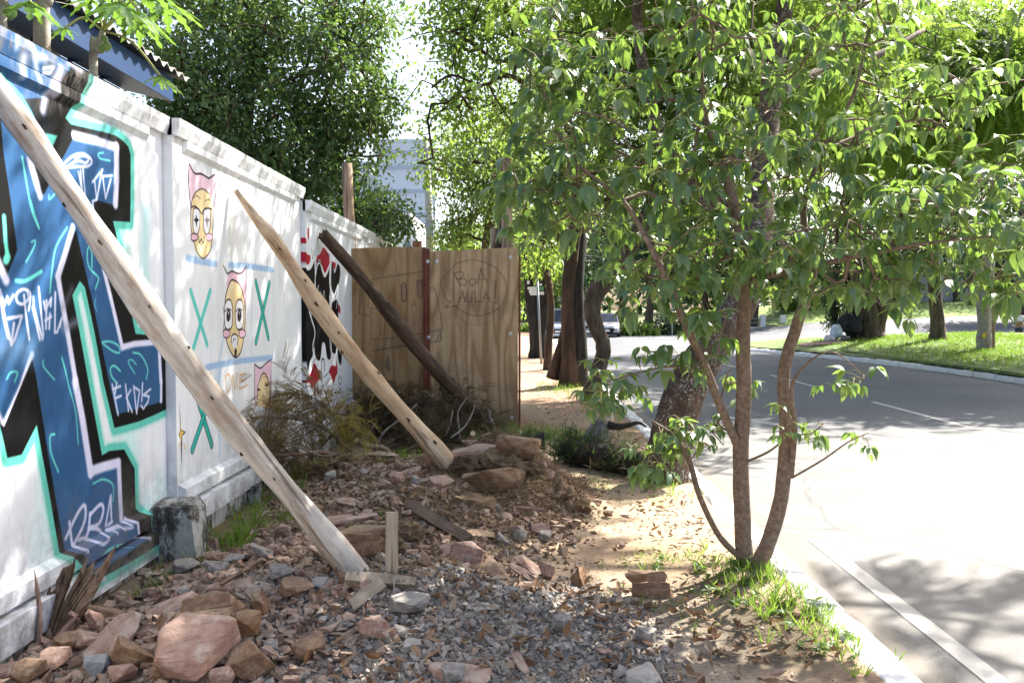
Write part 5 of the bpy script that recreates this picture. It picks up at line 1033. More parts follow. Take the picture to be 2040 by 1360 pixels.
# --- oncoming cars
M_tyre = M_black; M_carglass = plain('car_glass', (.02, .03, .035), .06, .8); M_lamp = plain('lit_headlight', (.9, .85, .75), .2, .5, 0, ((1, .86, .65), 3.0)); M_lampoff = plain('headlight', (.6, .62, .64), .15, .8)
def car(name, label, x, y, yaw, col, L=4.0, W=1.7, H=1.5, lit=True, van=False):
    t = thing(name, label, 'car', (x, y, -.126), 'oncoming cars at the crossing'); t.rotation_euler = (0, 0, yaw); t['_o'] = (0, 0, 0)
    pm = plain(name+'_paint', col, .35, .6, .2)
    # front faces -y; lofted lower body
    st = [(-L/2, .30, .55, .80), (-L/2+.12, .22, .72, .90), (-L/2+.5, .2, .84, .96), (-L/2+1.15, .2, .93, 1.0), (0, .2, .95, 1.0), (L/2-.6, .2, .95, 1.0), (L/2-.1, .25, .9, .95), (L/2, .35, .75, .85)]
    mb = MB(); V = []
    for (y_, z0, z1, ws) in st:
        w = W/2*ws; V += [(-w*.9, y_, z0), (-w, y_, z0+.12), (-w, y_, z1-.14), (-w*.9, y_, z1), (w*.9, y_, z1), (w, y_, z1-.14), (w, y_, z0+.12), (w*.9, y_, z0)]
    n = len(st); mb.add(V, [[i*8+j, i*8+(j+1) % 8, i*8+8+(j+1) % 8, i*8+8+j] for i in range(n-1) for j in range(8)]); mb.add(V, [list(range(8))[::-1]]); mb.add(V, [list(range((n-1)*8, n*8))]); mb.obj('body', pm, t, smooth=False)
    f0 = -L/2+(.75 if van else 1.1); f1 = -L/2+(1.2 if van else 1.75); r0 = L/2-.15; z1 = .93
    mb = MB(); a = W/2*.93; c = W/2*.74
    V = [(-a, f0, z1), (a, f0, z1), (a, r0, z1), (-a, r0, z1), (-c, f1, H), (c, f1, H), (c, r0-.35, H), (-c, r0-.35, H)]
    mb.add(V, [[4, 5, 6, 7], [0, 3, 2, 1], [0, 1, 5, 4], [1, 2, 6, 5], [2, 3, 7, 6], [3, 0, 4, 7]]); mb.obj('cabin', pm, t)
    def panel(nm, q, off, m):
        q = [Vector(p) for p in q]; nrm = (q[1]-q[0]).cross(q[3]-q[0]).normalized()*off; c_ = sum(q, Vector())/4; mb = MB(); V = [(c_+(p-c_)*.88)+nrm for p in q]+[(c_+(p-c_)*.9)+nrm*.1 for p in q]
        mb.add([list(v) for v in V], [[0, 1, 2, 3], [0, 4, 5, 1], [1, 5, 6, 2], [2, 6, 7, 3], [3, 7, 4, 0]]); mb.obj(nm, m, t)
    panel('windscreen', [V[0], V[1], V[5], V[4]], .012, M_carglass); panel('side_window', [V[1], V[2], V[6], V[5]], .012, M_carglass); panel('side_window', [V[3], V[0], V[4], V[7]], .012, M_carglass); panel('rear_window', [V[2], V[3], V[7], V[6]], .012, M_carglass)
    for s in (-1, 1):
        mb = MB(); q = [(s*W*.30, -L/2-.005, .62), (s*W*.43, -L/2+.06, .64), (s*W*.44, -L/2+.10, .76), (s*W*.31, -L/2+.03, .73)]; mb.add(q+[(p[0], p[1]+.1, p[2]) for p in q], [[0, 1, 2, 3], [4, 7, 6, 5], [0, 4, 5, 1], [1, 5, 6, 2], [2, 6, 7, 3], [3, 7, 4, 0]]); mb.obj('headlight', M_lamp if lit else M_lampoff, t)
        mb = MB(); mb.box((s*(W/2+.08), f0+.2, 1.0), (.16, .1, .13), jit=.008); mb.obj('mirror', pm, t)
    hexa = [(-.5, .5), (-.38, .30), (.38, .30), (.5, .5), (.42, .58), (-.42, .58)]; mb = MB(); V = [(u, -L/2-.03, z) for u, z in hexa]+[(u, -L/2+.12, z) for u, z in hexa]; mb.add(V, [[i, (i+1) % 6, 6+(i+1) % 6, 6+i] for i in range(6)]); mb.add(V, [list(range(6))[::-1]]); mb.obj('grille', M_black, t)
    mb = MB(); mb.box((0, -L/2-.03, .24), (W*.86, .1, .12)); mb.obj('bumper', M_black if not van else pm, t)
    mb = MB(); mb.box((0, -L/2-.05, .42), (.40, .02, .11)); mb.obj('number_plate', M_whitep, t)
    if not van:
        mb = MB(); a_ = np.arange(14)*2*math.pi/14; mb.tube([(.10*math.cos(q), -L/2-.045, .54+.035*math.sin(q)) for q in list(a_)+[0]], .008, 5, 0, False); mb.obj('badge', M_metal, t)
    for sx in (-1, 1):
        for sy in (-L/2+.7, L/2-.7):
            w = MB(); w.tube([(sx*(W/2-.18), sy, .31), (sx*(W/2-.02), sy, .31), (sx*(W/2+.01), sy, .31)], [.31, .31, .27], 16); wo = w.obj('wheel', M_tyre, t); wo['_o'] = (0, 0, 0)
            w = MB(); w.tube([(sx*(W/2-.02), sy, .31), (sx*(W/2+.02), sy, .31)], [.2, .18], 12); w.obj('rim', M_metal, wo)
def atg(px, Y): return P(px, 617, Y).x
car('silver_car', 'silver hatchback facing us with lit headlights right of the crooked tree', atg(1209, 54), 54, R(-6), (.42, .42, .43))
car('white_van', 'light blue-white small van facing us between two trunks', atg(1113, 52), 52, R(-3), (.55, .62, .68), 4.2, 1.75, 1.78, True, True)
car('white_car', 'white car partly hidden between the double tree and the crooked tree', atg(1158, 62), 62, R(-4), (.62, .65, .68), 4.1, 1.7, 1.55, False, True)
car('pale_car', 'pale car roof showing behind the small van', atg(1103, 64), 64, R(-3), (.6, .63, .66), 4.1, 1.7, 1.75, False, True)

# --- belongings on the median
def gz(px, py, Y): p = P(px, py, Y); return p
z_ = lambda x, y: float(medz(x, y))
cx, cy = P(1643, 680, 34.2).x, 34.2
mb = MB(); n = 14; V = []
r = np.random.default_rng(5)
for i in range(n+1):
    for j in range(6):
        x = cx-.95+1.75*i/n; y = cy-.55+1.1*j/5+.08*math.sin(i*.8); V.append((x, y, z_(x, y)+.06+.025*r.random()-(.05 if j in (0, 5) or i in (0, n) else 0)))
mb.add(V, [[i*6+j, i*6+6+j, i*6+7+j, i*6+j+1] for i in range(n) for j in range(5)])
bl_ = thing('blanket', 'pink blanket spread flat on the grass', 'blanket', (cx, cy, z_(cx, cy))); mb.obj('cloth', simple('pink_cloth', [(.38, .17, .18), (.5, .26, .27)], 4, .9), bl_, smooth=True)
mb = MB(); V2 = [(v[0]*1.0-.03, v[1]-.04, v[2]-.035) for v in V]; mb.add(V2, [[i*6+j, i*6+6+j, i*6+7+j, i*6+j+1] for i in range(n) for j in range(5)]); mb.obj('underside', simple('dark_cloth', [(.02, .02, .04), (.06, .05, .09)], 4, .9), bl_, smooth=True)
def lump(c, s, mat, name, lab, cat, seed, sub=0, n=60):
    bm = bmesh.new(); bmesh.ops.create_icosphere(bm, subdivisions=3, radius=1); r = np.random.default_rng(seed); k = r.normal(size=(6, 3)); ph = r.uniform(0, 6, 6)
    for v in bm.verts:
        d = 1+.12*sum(math.sin(3.1*v.co.dot(Vector(k[q]))+ph[q]) for q in range(6))/1.6; v.co = Vector((v.co.x*s[0]*d, v.co.y*s[1]*d, max(-.35, v.co.z)*s[2]*d))
    me = bpy.data.meshes.new(name); bm.to_mesh(me); bm.free(); me.materials.append(mat); me.polygons.foreach_set('use_smooth', [True]*len(me.polygons)); o = bpy.data.objects.new(name, me); COL.objects.link(o); o.location = c
    if sub:
        for v in me.vertices: v.co += v.normal*float(r.normal(0, sub))
        me.polygons.foreach_set('use_smooth', [False]*len(me.polygons))
    return tag(o, lab, cat)
p = P(1690, 640, 35.2); lump((p.x, 35.2, z_(p.x, 35.2)+.55), (.42, .4, .62), simple('dark_clothes', [(.01, .01, .012), (.035, .03, .035)], 6, .9), 'dark_bundle', 'dark heaped bundle of belongings leaning on the ivy-clad trunk', 'bundle', 1, .025)
p = P(1666, 658, 34.9); lump((p.x, 34.9, z_(p.x, 34.9)+.32), (.26, .2, .34), simple('blue_white_plastic', [(.15, .28, .5), (.55, .6, .68), (.75, .78, .8)], 6, .35, .6), 'plastic_bag', 'white and blue plastic bag resting against the dark bundle', 'bag', 2, .02)
p = P(1652, 672, 34.6); lump((p.x, 34.6, z_(p.x, 34.6)+.16), (.2, .16, .17), simple('white_plastic', [(.5, .5, .52), (.68, .68, .7)], 6, .4, .6), 'plastic_bag', 'smaller white plastic bag on the end of the pink blanket', 'bag', 3, .014)
p = P(1683, 674, 34.5); lump((p.x, 34.5, z_(p.x, 34.5)+.14), (.18, .16, .16), simple('round_pot', [(.12, .10, .09), (.2, .19, .17)], 6, .5), 'round_pot', 'dull round pot beside the plastic bag', 'pot', 4)
# notice tag and stake at the pale tree
p = P(1960, 668, 27.74); mb = MB(); mb.box((p.x, 27.72, p.z), (.1, .012, .17), Euler((0, .25, 0)).to_matrix()); tag(mb.obj('yellow_tag', plain('yellow_plastic', (.7, .45, .03), .5), base=tuple(p)), 'yellow tag fixed on the pale trunk', 'tag')
x_ = P(1980, 690, 27.6).x; mb = MB(); mb.tube([(x_, 27.6, z_(x_, 27.6)-.1), (x_-.02, 27.6, 1.2), (x_-.04, 27.6, 2.1)], [.05, .045, .04], 7, .05); tag(mb.obj('wooden_stake', M_pole, base=(x_, 27.6, 0)), 'thin wooden stake standing beside the pale trunk', 'stake')
# --- person walking beyond, half out of the frame
def person():
    X, Y = P(2040, 685, 39).x-.25, 39.0; z0 = -.12
    root = thing('person', 'person in a pale shirt and dark shorts with arms folded at the right edge', 'person', (X, Y, z0))
    def skin(name, vs, es, mat, parent=root):
        me = bpy.data.meshes.new(name); me.from_pydata([v[:3] for v in vs], es, []); o = bpy.data.objects.new(name, me); COL.objects.link(o); o.parent = parent
        o.modifiers.new('s', 'SKIN'); o.modifiers.new('d', 'SUBSURF').levels = 1; o.modifiers['d'].render_levels = 2
        for i, v in enumerate(vs): me.skin_vertices[0].data[i].radius = (v[3], v[3]*(v[4] if len(v) > 4 else 1))
        me.skin_vertices[0].data[0].use_root = True; me.materials.append(mat); return o
    sk = simple('skin', [(.22, .12, .08), (.28, .16, .11)], 5, .6)
    skin('body', [(0, 0, .92, .13), (0, 0, 1.15, .13), (0, 0, 1.40, .12), (0, -.01, 1.50, .055), (0, -.02, 1.57, .07), (0, -.02, 1.66, .09), (0, 0, 1.72, .05), (-.18, 0, 1.38, .055), (-.24, -.04, 1.12, .042), (-.06, -.2, 1.15, .035), (.03, -.22, 1.16, .035), (.18, 0, 1.38, .055), (.24, -.04, 1.12, .042), (.06, -.22, 1.10, .035), (-.03, -.23, 1.11, .03), (-.1, 0, .85, .09), (-.12, -.02, .48, .06), (-.12, .03, .10, .04), (-.12, -.10, .04, .04), (.1, 0, .85, .09), (.12, .02, .48, .06), (.12, .07, .10, .04), (.12, -.06, .04, .04)],
         [(0, 1), (1, 2), (2, 3), (3, 4), (4, 5), (5, 6), (2, 7), (7, 8), (8, 9), (9, 10), (2, 11), (11, 12), (12, 13), (13, 14), (0, 15), (15, 16), (16, 17), (17, 18), (0, 19), (19, 20), (20, 21), (21, 22)], sk)
    skin('shirt', [(0, 0, .98, .16, .8), (0, 0, 1.18, .155, .8), (0, 0, 1.38, .15, .75), (0, 0, 1.45, .09), (-.19, 0, 1.39, .08), (-.235, -.03, 1.22, .065), (.19, 0, 1.39, .08), (.235, -.03, 1.22, .065)], [(0, 1), (1, 2), (2, 3), (2, 4), (4, 5), (2, 6), (6, 7)], simple('pale_shirt', [(.55, .5, .6), (.62, .58, .66)], 5, .9))
    skin('shorts', [(0, 0, .96, .16, .8), (0, 0, .86, .15), (-.1, 0, .8, .1), (-.12, -.01, .6, .085), (.1, 0, .8, .1), (.12, .01, .6, .085)], [(0, 1), (1, 2), (2, 3), (1, 4), (4, 5)], simple('dark_shorts', [(.03, .04, .09), (.05, .06, .12)], 5, .9))
    skin('hair', [(0, 0, 1.70, .095), (0, .03, 1.62, .085)], [(0, 1)], M_black)
person()

# ================================================================ PROP LOGS
def prop_log(name, label, a, b_, ra, rb, mat, knots, bend=.02, n=40, split=False, seed=1, stubs=0):
    """a = foot, b_ = top; built along its own z axis"""
    r = np.random.default_rng(seed); a = Vector(a); b_ = Vector(b_); L = (b_-a).length; t = thing(name, label, 'prop log', tuple(a), 'logs propping the wall')
    t['_o'] = (0, 0, 0); t.rotation_mode = 'QUATERNION'; t.rotation_quaternion = (b_-a).to_track_quat('Z', 'Y')
    u = np.linspace(0, 1, n); cx = bend*np.sin(u*math.pi)+bend*.45*np.sin(u*9+1); cy = bend*.8*np.sin(u*6+2); rad = ra+(rb-ra)*u+.005*np.sin(u*23)+.006*np.sin(u*11+2)
    for (k, ang, s) in knots: rad = rad+.010*s/.02*.5*np.exp(-((u-k)/.018)**2)
    m = 20; V = []
    ph = np.arange(m)*2*math.pi/m; lump_ = r.normal(0, .035, m)
    for i in range(n):
        rr = rad[i]*(1+lump_*(.6+.4*math.sin(u[i]*7))+r.normal(0, .012, m))
        if split and u[i] > .84: rr = rr*np.where(np.cos(ph-1.2) > -.1, np.interp(u[i], [.84, .90, 1.0], [1, .5, .2]), 1.0)
        if split and u[i] > .84: rr = rr*np.interp(u[i], [.88, 1], [1, .7])
        V += [(cx[i]+rr[j]*math.cos(ph[j]), cy[i]+rr[j]*math.sin(ph[j]), u[i]*L+(.02*r.normal() if i in (0, n-1) else 0)) for j in range(m)]
    mb = MB(); k = np.arange(n-1)[:, None]*m; j = np.arange(m)[None]; mb.add(V, np.stack([k+j, k+(j+1) % m, k+m+(j+1) % m, k+m+j], -1).reshape(-1, 4)); mb.add(V, [list(range(m))[::-1]]); mb.add(V, [list(range((n-1)*m, n*m))])
    mb.obj('log', mat, t, smooth=True)
    for (kk, ang, s) in knots:
        i = int(kk*(n-1)); c = np.array([cx[i], cy[i], kk*L]); d = np.array([math.cos(ang), math.sin(ang), 0]); q = c+d*(rad[i]*1.0-.004); side = np.array([-d[1], d[0], 0])
        V = [q+d*.012]; 
        for w, dd in ((.55, .012), (1.0, -.004)):
            for e in np.arange(10)*2*math.pi/10: V.append(q+d*dd+side*math.cos(e)*s*w*.5*(1+.2*math.sin(3*e+kk*9))+np.array([0, 0, 1.])*math.sin(e)*s*w*1.35)
        mb = MB(); mb.add(V, [[0, 1+i_, 1+(i_+1) % 10] for i_ in range(10)]); mb.add(V, [[1+i_, 11+i_, 11+(i_+1) % 10, 1+(i_+1) % 10] for i_ in range(10)]); mb.obj('knot', M_knot, t)
    return t
def toc(t, a, b_):      # angle on the log (in its own frame) that faces the camera
    q = (Vector(b_)-Vector(a)).to_track_quat('Z', 'Y').inverted(); d = q @ (Vector((0, 0, 1.6))-(Vector(a)+Vector(b_))/2); return math.atan2(d.y, d.x)
A1 = G(703, 1142)-Vector((0, 0, .03)); B1 = Vector((-2.33, *onx(-70, 118, -2.33)[0:1], 0)); yy, zz = onx(-70, 118, -2.33); B1 = Vector((-2.33, yy, zz)); c1 = toc(0, A1, B1)
prop_log('prop_log', 'nearest, pale weathered prop log leaning on the blue lettering', A1, B1, .068, .054, M_log, [(.245, c1-.2, .010), (.31, c1-.9, .012), (.415, c1+.05, .014), (.50, c1+1.0, .009), (.585, c1+.25, .011), (.70, c1-.1, .014), (.77, c1-1.0, .012), (.885, c1+.1, .015)], .034, seed=3)
A2 = G(893, 928)-Vector((0, 0, .04)); yy, zz = onx(472, 383, -2.27); B2 = Vector((-2.30, yy, zz)); c2 = toc(0, A2, B2)
prop_log('prop_log', 'middle, freshly peeled tan prop log with a splintered tip', A2, B2, .08, .057, M_log2, [(.1, c2+.4, .02), (.2, c2-.1, .022), (.36, c2+1, .018), (.47, c2-.9, .016), (.52, c2+.2, .015), (.62, c2, .024), (.69, c2+.5, .016), (.80, c2, .015)], .045, split=True, seed=5)
A3 = P(985, 868, 10.55); yy, zz = onx(644, 468, -2.22); B3 = Vector((-2.24, yy, zz)); c3 = toc(0, A3, B3)
prop_log('prop_log', 'far, dark bark-covered prop log in front of the plywood', A3, B3, .098, .068, M_log3, [(.3, c3+1.2, .02), (.5, c3-1.2, .02), (.68, c3+1.0, .02)], .03, seed=8)

# ================================================================ RUBBLE
def rock_proto(seed, kind):
    r = np.random.default_rng(seed); bm = bmesh.new()
    if kind == 'slab': n, s = 18, (1, .62, .17)
    elif kind == 'block': n, s = 16, (1, .62, .5)
    elif kind == 'long': n, s = 16, (1, .3, .2)
    else: n, s = 20, (1, .85, .72)
    p = r.uniform(-1, 1, (n, 3)); p = p/np.maximum(np.abs(p).max(1), .01)[:, None]**(.85 if kind in ('slab', 'block', 'long') else .45)*r.uniform(.86, 1, (n, 1)); p = p/ (1 if kind != 'chunk' else 1.0)
    if kind == 'chunk': p = p/np.maximum(1, np.linalg.norm(p, axis=1)[:, None])
    for q in p*np.array(s)*.5: bm.verts.new(q)
    bmesh.ops.convex_hull(bm, input=bm.verts[:]); bmesh.ops.delete(bm, geom=[v for v in bm.verts if not v.link_faces], context='VERTS')
    bmesh.ops.dissolve_limit(bm, angle_limit=.22, verts=bm.verts, edges=bm.edges)
    bmesh.ops.bevel(bm, geom=bm.edges[:]+bm.verts[:], offset=.018, segments=1, affect='EDGES')
    bmesh.ops.triangulate(bm, faces=bm.faces); bmesh.ops.subdivide_edges(bm, edges=[e for e in bm.edges if e.calc_length() > .16], cuts=1, use_grid_fill=True); bmesh.ops.triangulate(bm, faces=bm.faces)
    k = r.normal(size=(5, 3))*7; ph = r.uniform(0, 6, 5); lay = r.uniform(25, 45)
    for v in bm.verts:
        d = sum(math.sin(v.co.dot(Vector(k[q]))+ph[q]) for q in range(5))*.005
        if kind in ('slab', 'long', 'block'): d += .006*math.copysign(1, math.sin(v.co.z*lay/s[2]*.4+ph[0]))*(abs(v.normal.z) < .6)
        v.co += v.normal*d
    me = bpy.data.meshes.new('rock'); bm.to_mesh(me); bm.free(); return me
PROTO = {k: [rock_proto(100*i+j, k) for j in range(6)] for i, k in enumerate(('slab', 'block', 'long', 'chunk'))}
MATS = {'pink': M_pink, 'brown': M_brown, 'grey': M_greyst, 'white': M_white, 'clay': M_clay, 'blue': M_blue}
PM = {}
def rock(name, label, cat, loc, size, kind, col, rot, group=None, var=None, lift=.35):
    v = var if var is not None else random.randrange(6); key = (kind, col, v)
    if key not in PM: m = PROTO[kind][v].copy(); m.name = name; m.materials.append(MATS[col]); PM[key] = m
    o = bpy.data.objects.new(name, PM[key]); COL.objects.link(o); sz = size if isinstance(size, tuple) else (size,)*3
    o.scale = sz; o.rotation_euler = rot; o.location = (loc[0], loc[1], loc[2]+lift*min(sz)*{'slab': .17, 'block': .45, 'long': .2, 'chunk': .6}[kind])
    tag(o, label, cat, group); return o
# (px, py, width px, squash depth, squash height, kind, colour, yaw, roll(about y), pitch(about x), label)
BIG = [(400, 1345, 175, 1, 1.0, 'chunk', 'pink', 5, 4, 8, 'largest pink boulder with a chalky white top at the bottom edge'),
 (398, 1270, 118, 1, .9, 'block', 'brown', 8, -6, 10, 'brown block under the resting slab, behind the largest boulder'),
 (415, 1222, 120, .7, .75, 'block', 'brown', -6, -9, 6, 'brown flat-topped slab resting on the brown block'),
 (225, 1275, 128, .9, .9, 'slab', 'pink', 58, -42, 20, 'long pink slab standing on its end near the splintered stump'),
 (178, 1290, 60, 1, 1, 'chunk', 'pink', 20, 20, 10, 'pink stone crusted with mortar left of the upright pink slab'),
 (140, 1298, 66, 1, 1, 'chunk', 'brown', 40, 0, 0, 'dark brown six-sided stone behind the splintered stump'),
 (112, 1330, 66, 1, 1, 'chunk', 'pink', 10, 0, 0, 'rounded pinkish stone right of the stump foot'),
 (28, 1332, 100, 1, .9, 'slab', 'pink', 10, -12, 8, 'flat pale pink slab at the left edge'),
 (192, 1340, 62, 1, 1, 'chunk', 'blue', 5, 10, 0, 'bluish grey stone at the bottom edge'),
 (258, 1322, 95, 1, 1.1, 'block', 'brown', -20, 12, 30, 'brown block between the bluish stone and the largest boulder'),
 (245, 1352, 60, 1, 1, 'chunk', 'pink', 50, 10, 0, 'pink pointed stone in front of the brown block'),
 (330, 1218, 130, .6, 1, 'slab', 'pink', 22, -24, 20, 'long pink slab sloping up to the right above the hollow'),
 (455, 1172, 100, .6, 1.2, 'slab', 'pink', 10, -14, 25, 'pink slab dusted with soil behind the resting brown slab'),
 (205, 1222, 130, .5, 1.3, 'slab', 'brown', -4, 3, 60, 'long dark slab on its edge right of the splinters'),
 (524, 1222, 66, 1, 1, 'block', 'brown', 60, 60, 10, 'upright brown stone right of the resting slab'),
 (504, 1345, 92, 1, 1.3, 'block', 'brown', 30, 50, 20, 'brown pyramid-like stone at the bottom edge'),
 (193, 1248, 56, 1, 1, 'block', 'pink', 20, 50, 10, 'pink pointed block behind the upright pink slab'),
 (372, 1138, 58, 1, .9, 'block', 'grey', 10, 0, 5, 'first grey block beside the wall foot'), (424, 1140, 56, 1, 1, 'block', 'grey', -10, 5, 5, 'second darker grey block to the right of the first'),
 (300, 1190, 34, 1, 1, 'chunk', 'pink', 0, 0, 0, 'small pink lump close to the wall foot'), (366, 1186, 30, 1, 1, 'chunk', 'white', 0, 0, 0, 'cream-coloured lump lying among pink stones'),
 (494, 1262, 66, 1, 1.2, 'chunk', 'clay', 0, 0, 0, 'crumbly orange clay lump right of the brown block'), (360, 1163, 40, 1, 1, 'chunk', 'pink', 0, 0, 0, 'smooth pink stone in front of the grey blocks'),
 (300, 1255, 70, 1, .8, 'slab', 'pink', 10, -10, 10, 'flat pink stone lying in the hollow'), (265, 1290, 60, 1, .7, 'slab', 'white', 20, 0, 10, 'whitish flat stone between the upright slab and the boulder'),
 (616, 1306, 70, 1, 1.1, 'block', 'brown', 30, -20, 20, 'brown stone half sunk in grey rubble'), (747, 1262, 62, 1, 1, 'block', 'pink', 0, 10, 20, 'pinkish block in the middle of the grey rubble'),
 (815, 1208, 100, .8, .5, 'chunk', 'grey', 0, 0, 0, 'broad rounded lump of grey concrete in the rubble'), (963, 1208, 58, .9, .5, 'slab', 'white', 3, 0, 12, 'square beige tile piece on the grey rubble'),
 (1122, 1252, 50, 1, 1.1, 'chunk', 'grey', 40, 0, 0, 'grey stone at the right end of the rubble'), (915, 1348, 130, 1, .9, 'slab', 'pink', 4, 0, 10, 'pale flat slab at the bottom edge below the rubble'),
 (1036, 1315, 90, .5, 1, 'slab', 'pink', -70, 6, 10, 'narrow pink slab pointing away near the bottom'), (930, 1120, 74, 1, 1, 'block', 'pink', 10, 20, 20, 'pink triangular block above the beige tile'),
 (1062, 1128, 88, .4, 1, 'slab', 'pink', -36, 20, 40, 'upper roof-tile-like slab of the fanned pair'), (1045, 1142, 80, .4, 1, 'slab', 'pink', -30, 18, 40, 'lower roof-tile-like slab of the fanned pair'), (1045, 1165, 60, .5, 1, 'slab', 'pink', 6, -6, 10, 'flat pink stone in front of the fanned slabs'),
 (1090, 1148, 44, 1, 1.3, 'block', 'pink', 70, 60, 10, 'reddish block standing at the edge of the path'), (990, 1140, 70, 1, .8, 'slab', 'brown', -40, 25, 20, 'dark slab left of the fanned slabs'),
 (718, 1062, 130, .5, 1.1, 'slab', 'brown', 12, -10, 20, 'long brown slab right of the nearest log'), (690, 1032, 120, .6, .8, 'slab', 'pink', 14, -10, 10, 'pink layered slab above the long brown slab'),
 (950, 1064, 70, 1, .7, 'slab', 'brown', 0, 0, 10, 'brown flat stone below the root-covered mound'), (879, 972, 56, 1, .9, 'block', 'pink', 10, 0, 10, 'rounded reddish block left of the long red slab'),
 (982, 970, 128, .5, .9, 'block', 'brown', -2, 0, 10, 'long red-brown slab across the soil mound'), (1030, 908, 92, .7, 1.2, 'block', 'brown', -4, 4, 30, 'big red slab on its edge at the back right of the mound'),
 (958, 896, 120, .5, .9, 'slab', 'pink', 4, -8, 20, 'long pinkish slab lying behind the mound top'), (1087, 952, 42, 1, .9, 'block', 'pink', 10, 0, 0, 'small pink block right of the mound'),
 (699, 1003, 60, 1, .8, 'slab', 'pink', -10, 5, 14, 'purplish flat stone above the layered slab'), (790, 962, 36, 1, 1, 'chunk', 'pink', 0, 0, 0, 'sunlit round pink stone left of the mound'), (812, 942, 60, .8, .9, 'slab', 'pink', 24, -20, 10, 'sunlit pink slab leaning left of the mound'),
 (826, 925, 34, 1, .6, 'slab', 'white', 0, 0, 10, 'small bright flat stone beside the foot of the middle log'), (860, 925, 60, 1, .9, 'block', 'brown', 14, -16, 10, 'brown stone left of the foot of the middle log'), (725, 1098, 88, .8, 1, 'block', 'brown', 0, 0, 10, 'dark brown rounded block below the long brown slab'),
 (640, 1102, 62, .5, 1, 'slab', 'pink', -20, 16, 20, 'pink slab on the left of the nearest log foot'), (592, 1180, 74, 1, .8, 'block', 'brown', 6, 6, 10, 'rounded tan-brown stone left of the nearest log foot'), (640, 1168, 40, 1, .8, 'chunk', 'white', 0, 0, 0, 'pale grey lump beside the tan-brown stone'),
 (1036, 1076, 34, 1, 1, 'chunk', 'grey', 0, 0, 0, 'small grey stone right of the brown flat stone'), (1077, 1060, 40, 1, .9, 'block', 'pink', 10, 0, 0, 'pinkish stone at the right foot of the mound'), (1085, 1074, 34, 1, .9, 'chunk', 'grey', 10, 0, 0, 'grey stone touching the pinkish stone right of the mound'),
 (1108, 1048, 34, 1, .8, 'slab', 'pink', 0, 0, 0, 'flat pink piece farthest right of the mound'), (1212, 1028, 22, 1, .9, 'chunk', 'brown', 0, 0, 0, 'single small brown stone on the bare path'), (1240, 1088, 18, 1, .9, 'chunk', 'pink', 0, 0, 0, 'tiny stone alone on the sunlit path'),
 (1285, 1160, 88, .35, .9, 'block', 'brown', 2, 0, 0, 'farther of two reddish brick-like slabs beside the young tree'), (1298, 1180, 84, .35, .8, 'block', 'brown', -2, 0, 0, 'nearer of two reddish brick-like slabs beside the young tree'), (1265, 1200, 22, 1, .8, 'chunk', 'pink', 0, 0, 0, 'pink pebble in front of the brick-like slabs'),
 (508, 1190, 52, 1, .9, 'slab', 'pink', -30, 20, 10, 'pink flat stone between the two leaning slabs'), (560, 1150, 56, 1, .9, 'block', 'grey', 20, 10, 10, 'pale grey block left of the nearest log'), (520, 1105, 50, 1, .8, 'block', 'grey', 15, 30, 10, 'greyish tilted block near the grass'),
 (515, 1030, 48, .7, .9, 'slab', 'pink', 30, -30, 10, 'pink slab tilted among grass near the wall'), (535, 1050, 52, .7, .8, 'slab', 'brown', 20, -16, 10, 'reddish slab just below the tilted pink slab'), (590, 960, 60, .8, .8, 'slab', 'brown', 10, -10, 10, 'reddish slab under the dry brush'), (760, 905, 60, .8, .6, 'slab', 'pink', 0, 0, 10, 'pink slab behind the cut branch'),
 (905, 1360, 60, 1, 1, 'chunk', 'grey', 0, 0, 0, 'grey stone cut by the bottom edge'), (60, 1355, 70, 1, 1, 'chunk', 'brown', 0, 0, 0, 'brown stone in the bottom left corner'), (330, 1350, 60, 1, 1, 'chunk', 'brown', 0, 0, 0, 'brown stone left below the largest boulder'), (440, 1365, 60, 1, 1, 'chunk', 'pink', 0, 0, 0, 'pink stone below the largest boulder')]
placed = []
for i, (px, py, w, dy_, dz_, kind, col, ya, ro, pi_, lab) in enumerate(BIG):
    g = G(px, py+min(14, w*.12)); s = w*g.y/1647*1.12
    up = {'block': .25, 'slab': .1, 'chunk': .3, 'long': .15}[kind]*s*dz_
    rock('sandstone_slab' if kind in ('slab', 'long') else 'sandstone_block', lab, 'stone', (g.x, g.y, g.z+up*.35), (s, s*dy_ if dy_ != 1 else s, s*dz_*(1.25 if kind == 'slab' else 1)), kind, col, (R(pi_), R(ro), R(ya)), var=i % 6, lift=.45); placed.append((g.x, g.y, s))
# loose medium stones, individually placed
def inpile(x, y):
    a = -2.15 < x < -.3 and 3.35 < y < 6.2 or -1.95 < x < .25 and 5.4 < y < 8.3
    return a and x > -2.15
LM = [('the first log', (A1.x, A1.y)), ('the middle log', (A2.x, A2.y)), ('the grey concrete stub', (-2.1, 5.3)), ('the splintered stump', (-1.72, 3.85)), ('the T-shaped boards', (-.72, 4.65)), ('the soil mound', (0, 7.2)), ('the brick-like slabs', (.82, 5.0)), ('the painted faces', (-2.2, 7.3)), ('the beige tile', (-.15, 4.1)), ('the dark old plank', (-.5, 6.1)), ('the dry brush', (-1.6, 8.0))]
used = {}
r = np.random.default_rng(77); cnt = 0; tries = 0
cw = {'pink': 'pink', 'brown': 'brown', 'grey': 'grey', 'white': 'whitish', 'clay': 'orange clay', 'blue': 'bluish'}; kw = {'slab': 'flat stone', 'block': 'angular stone', 'long': 'long stone', 'chunk': 'lumpy stone'}
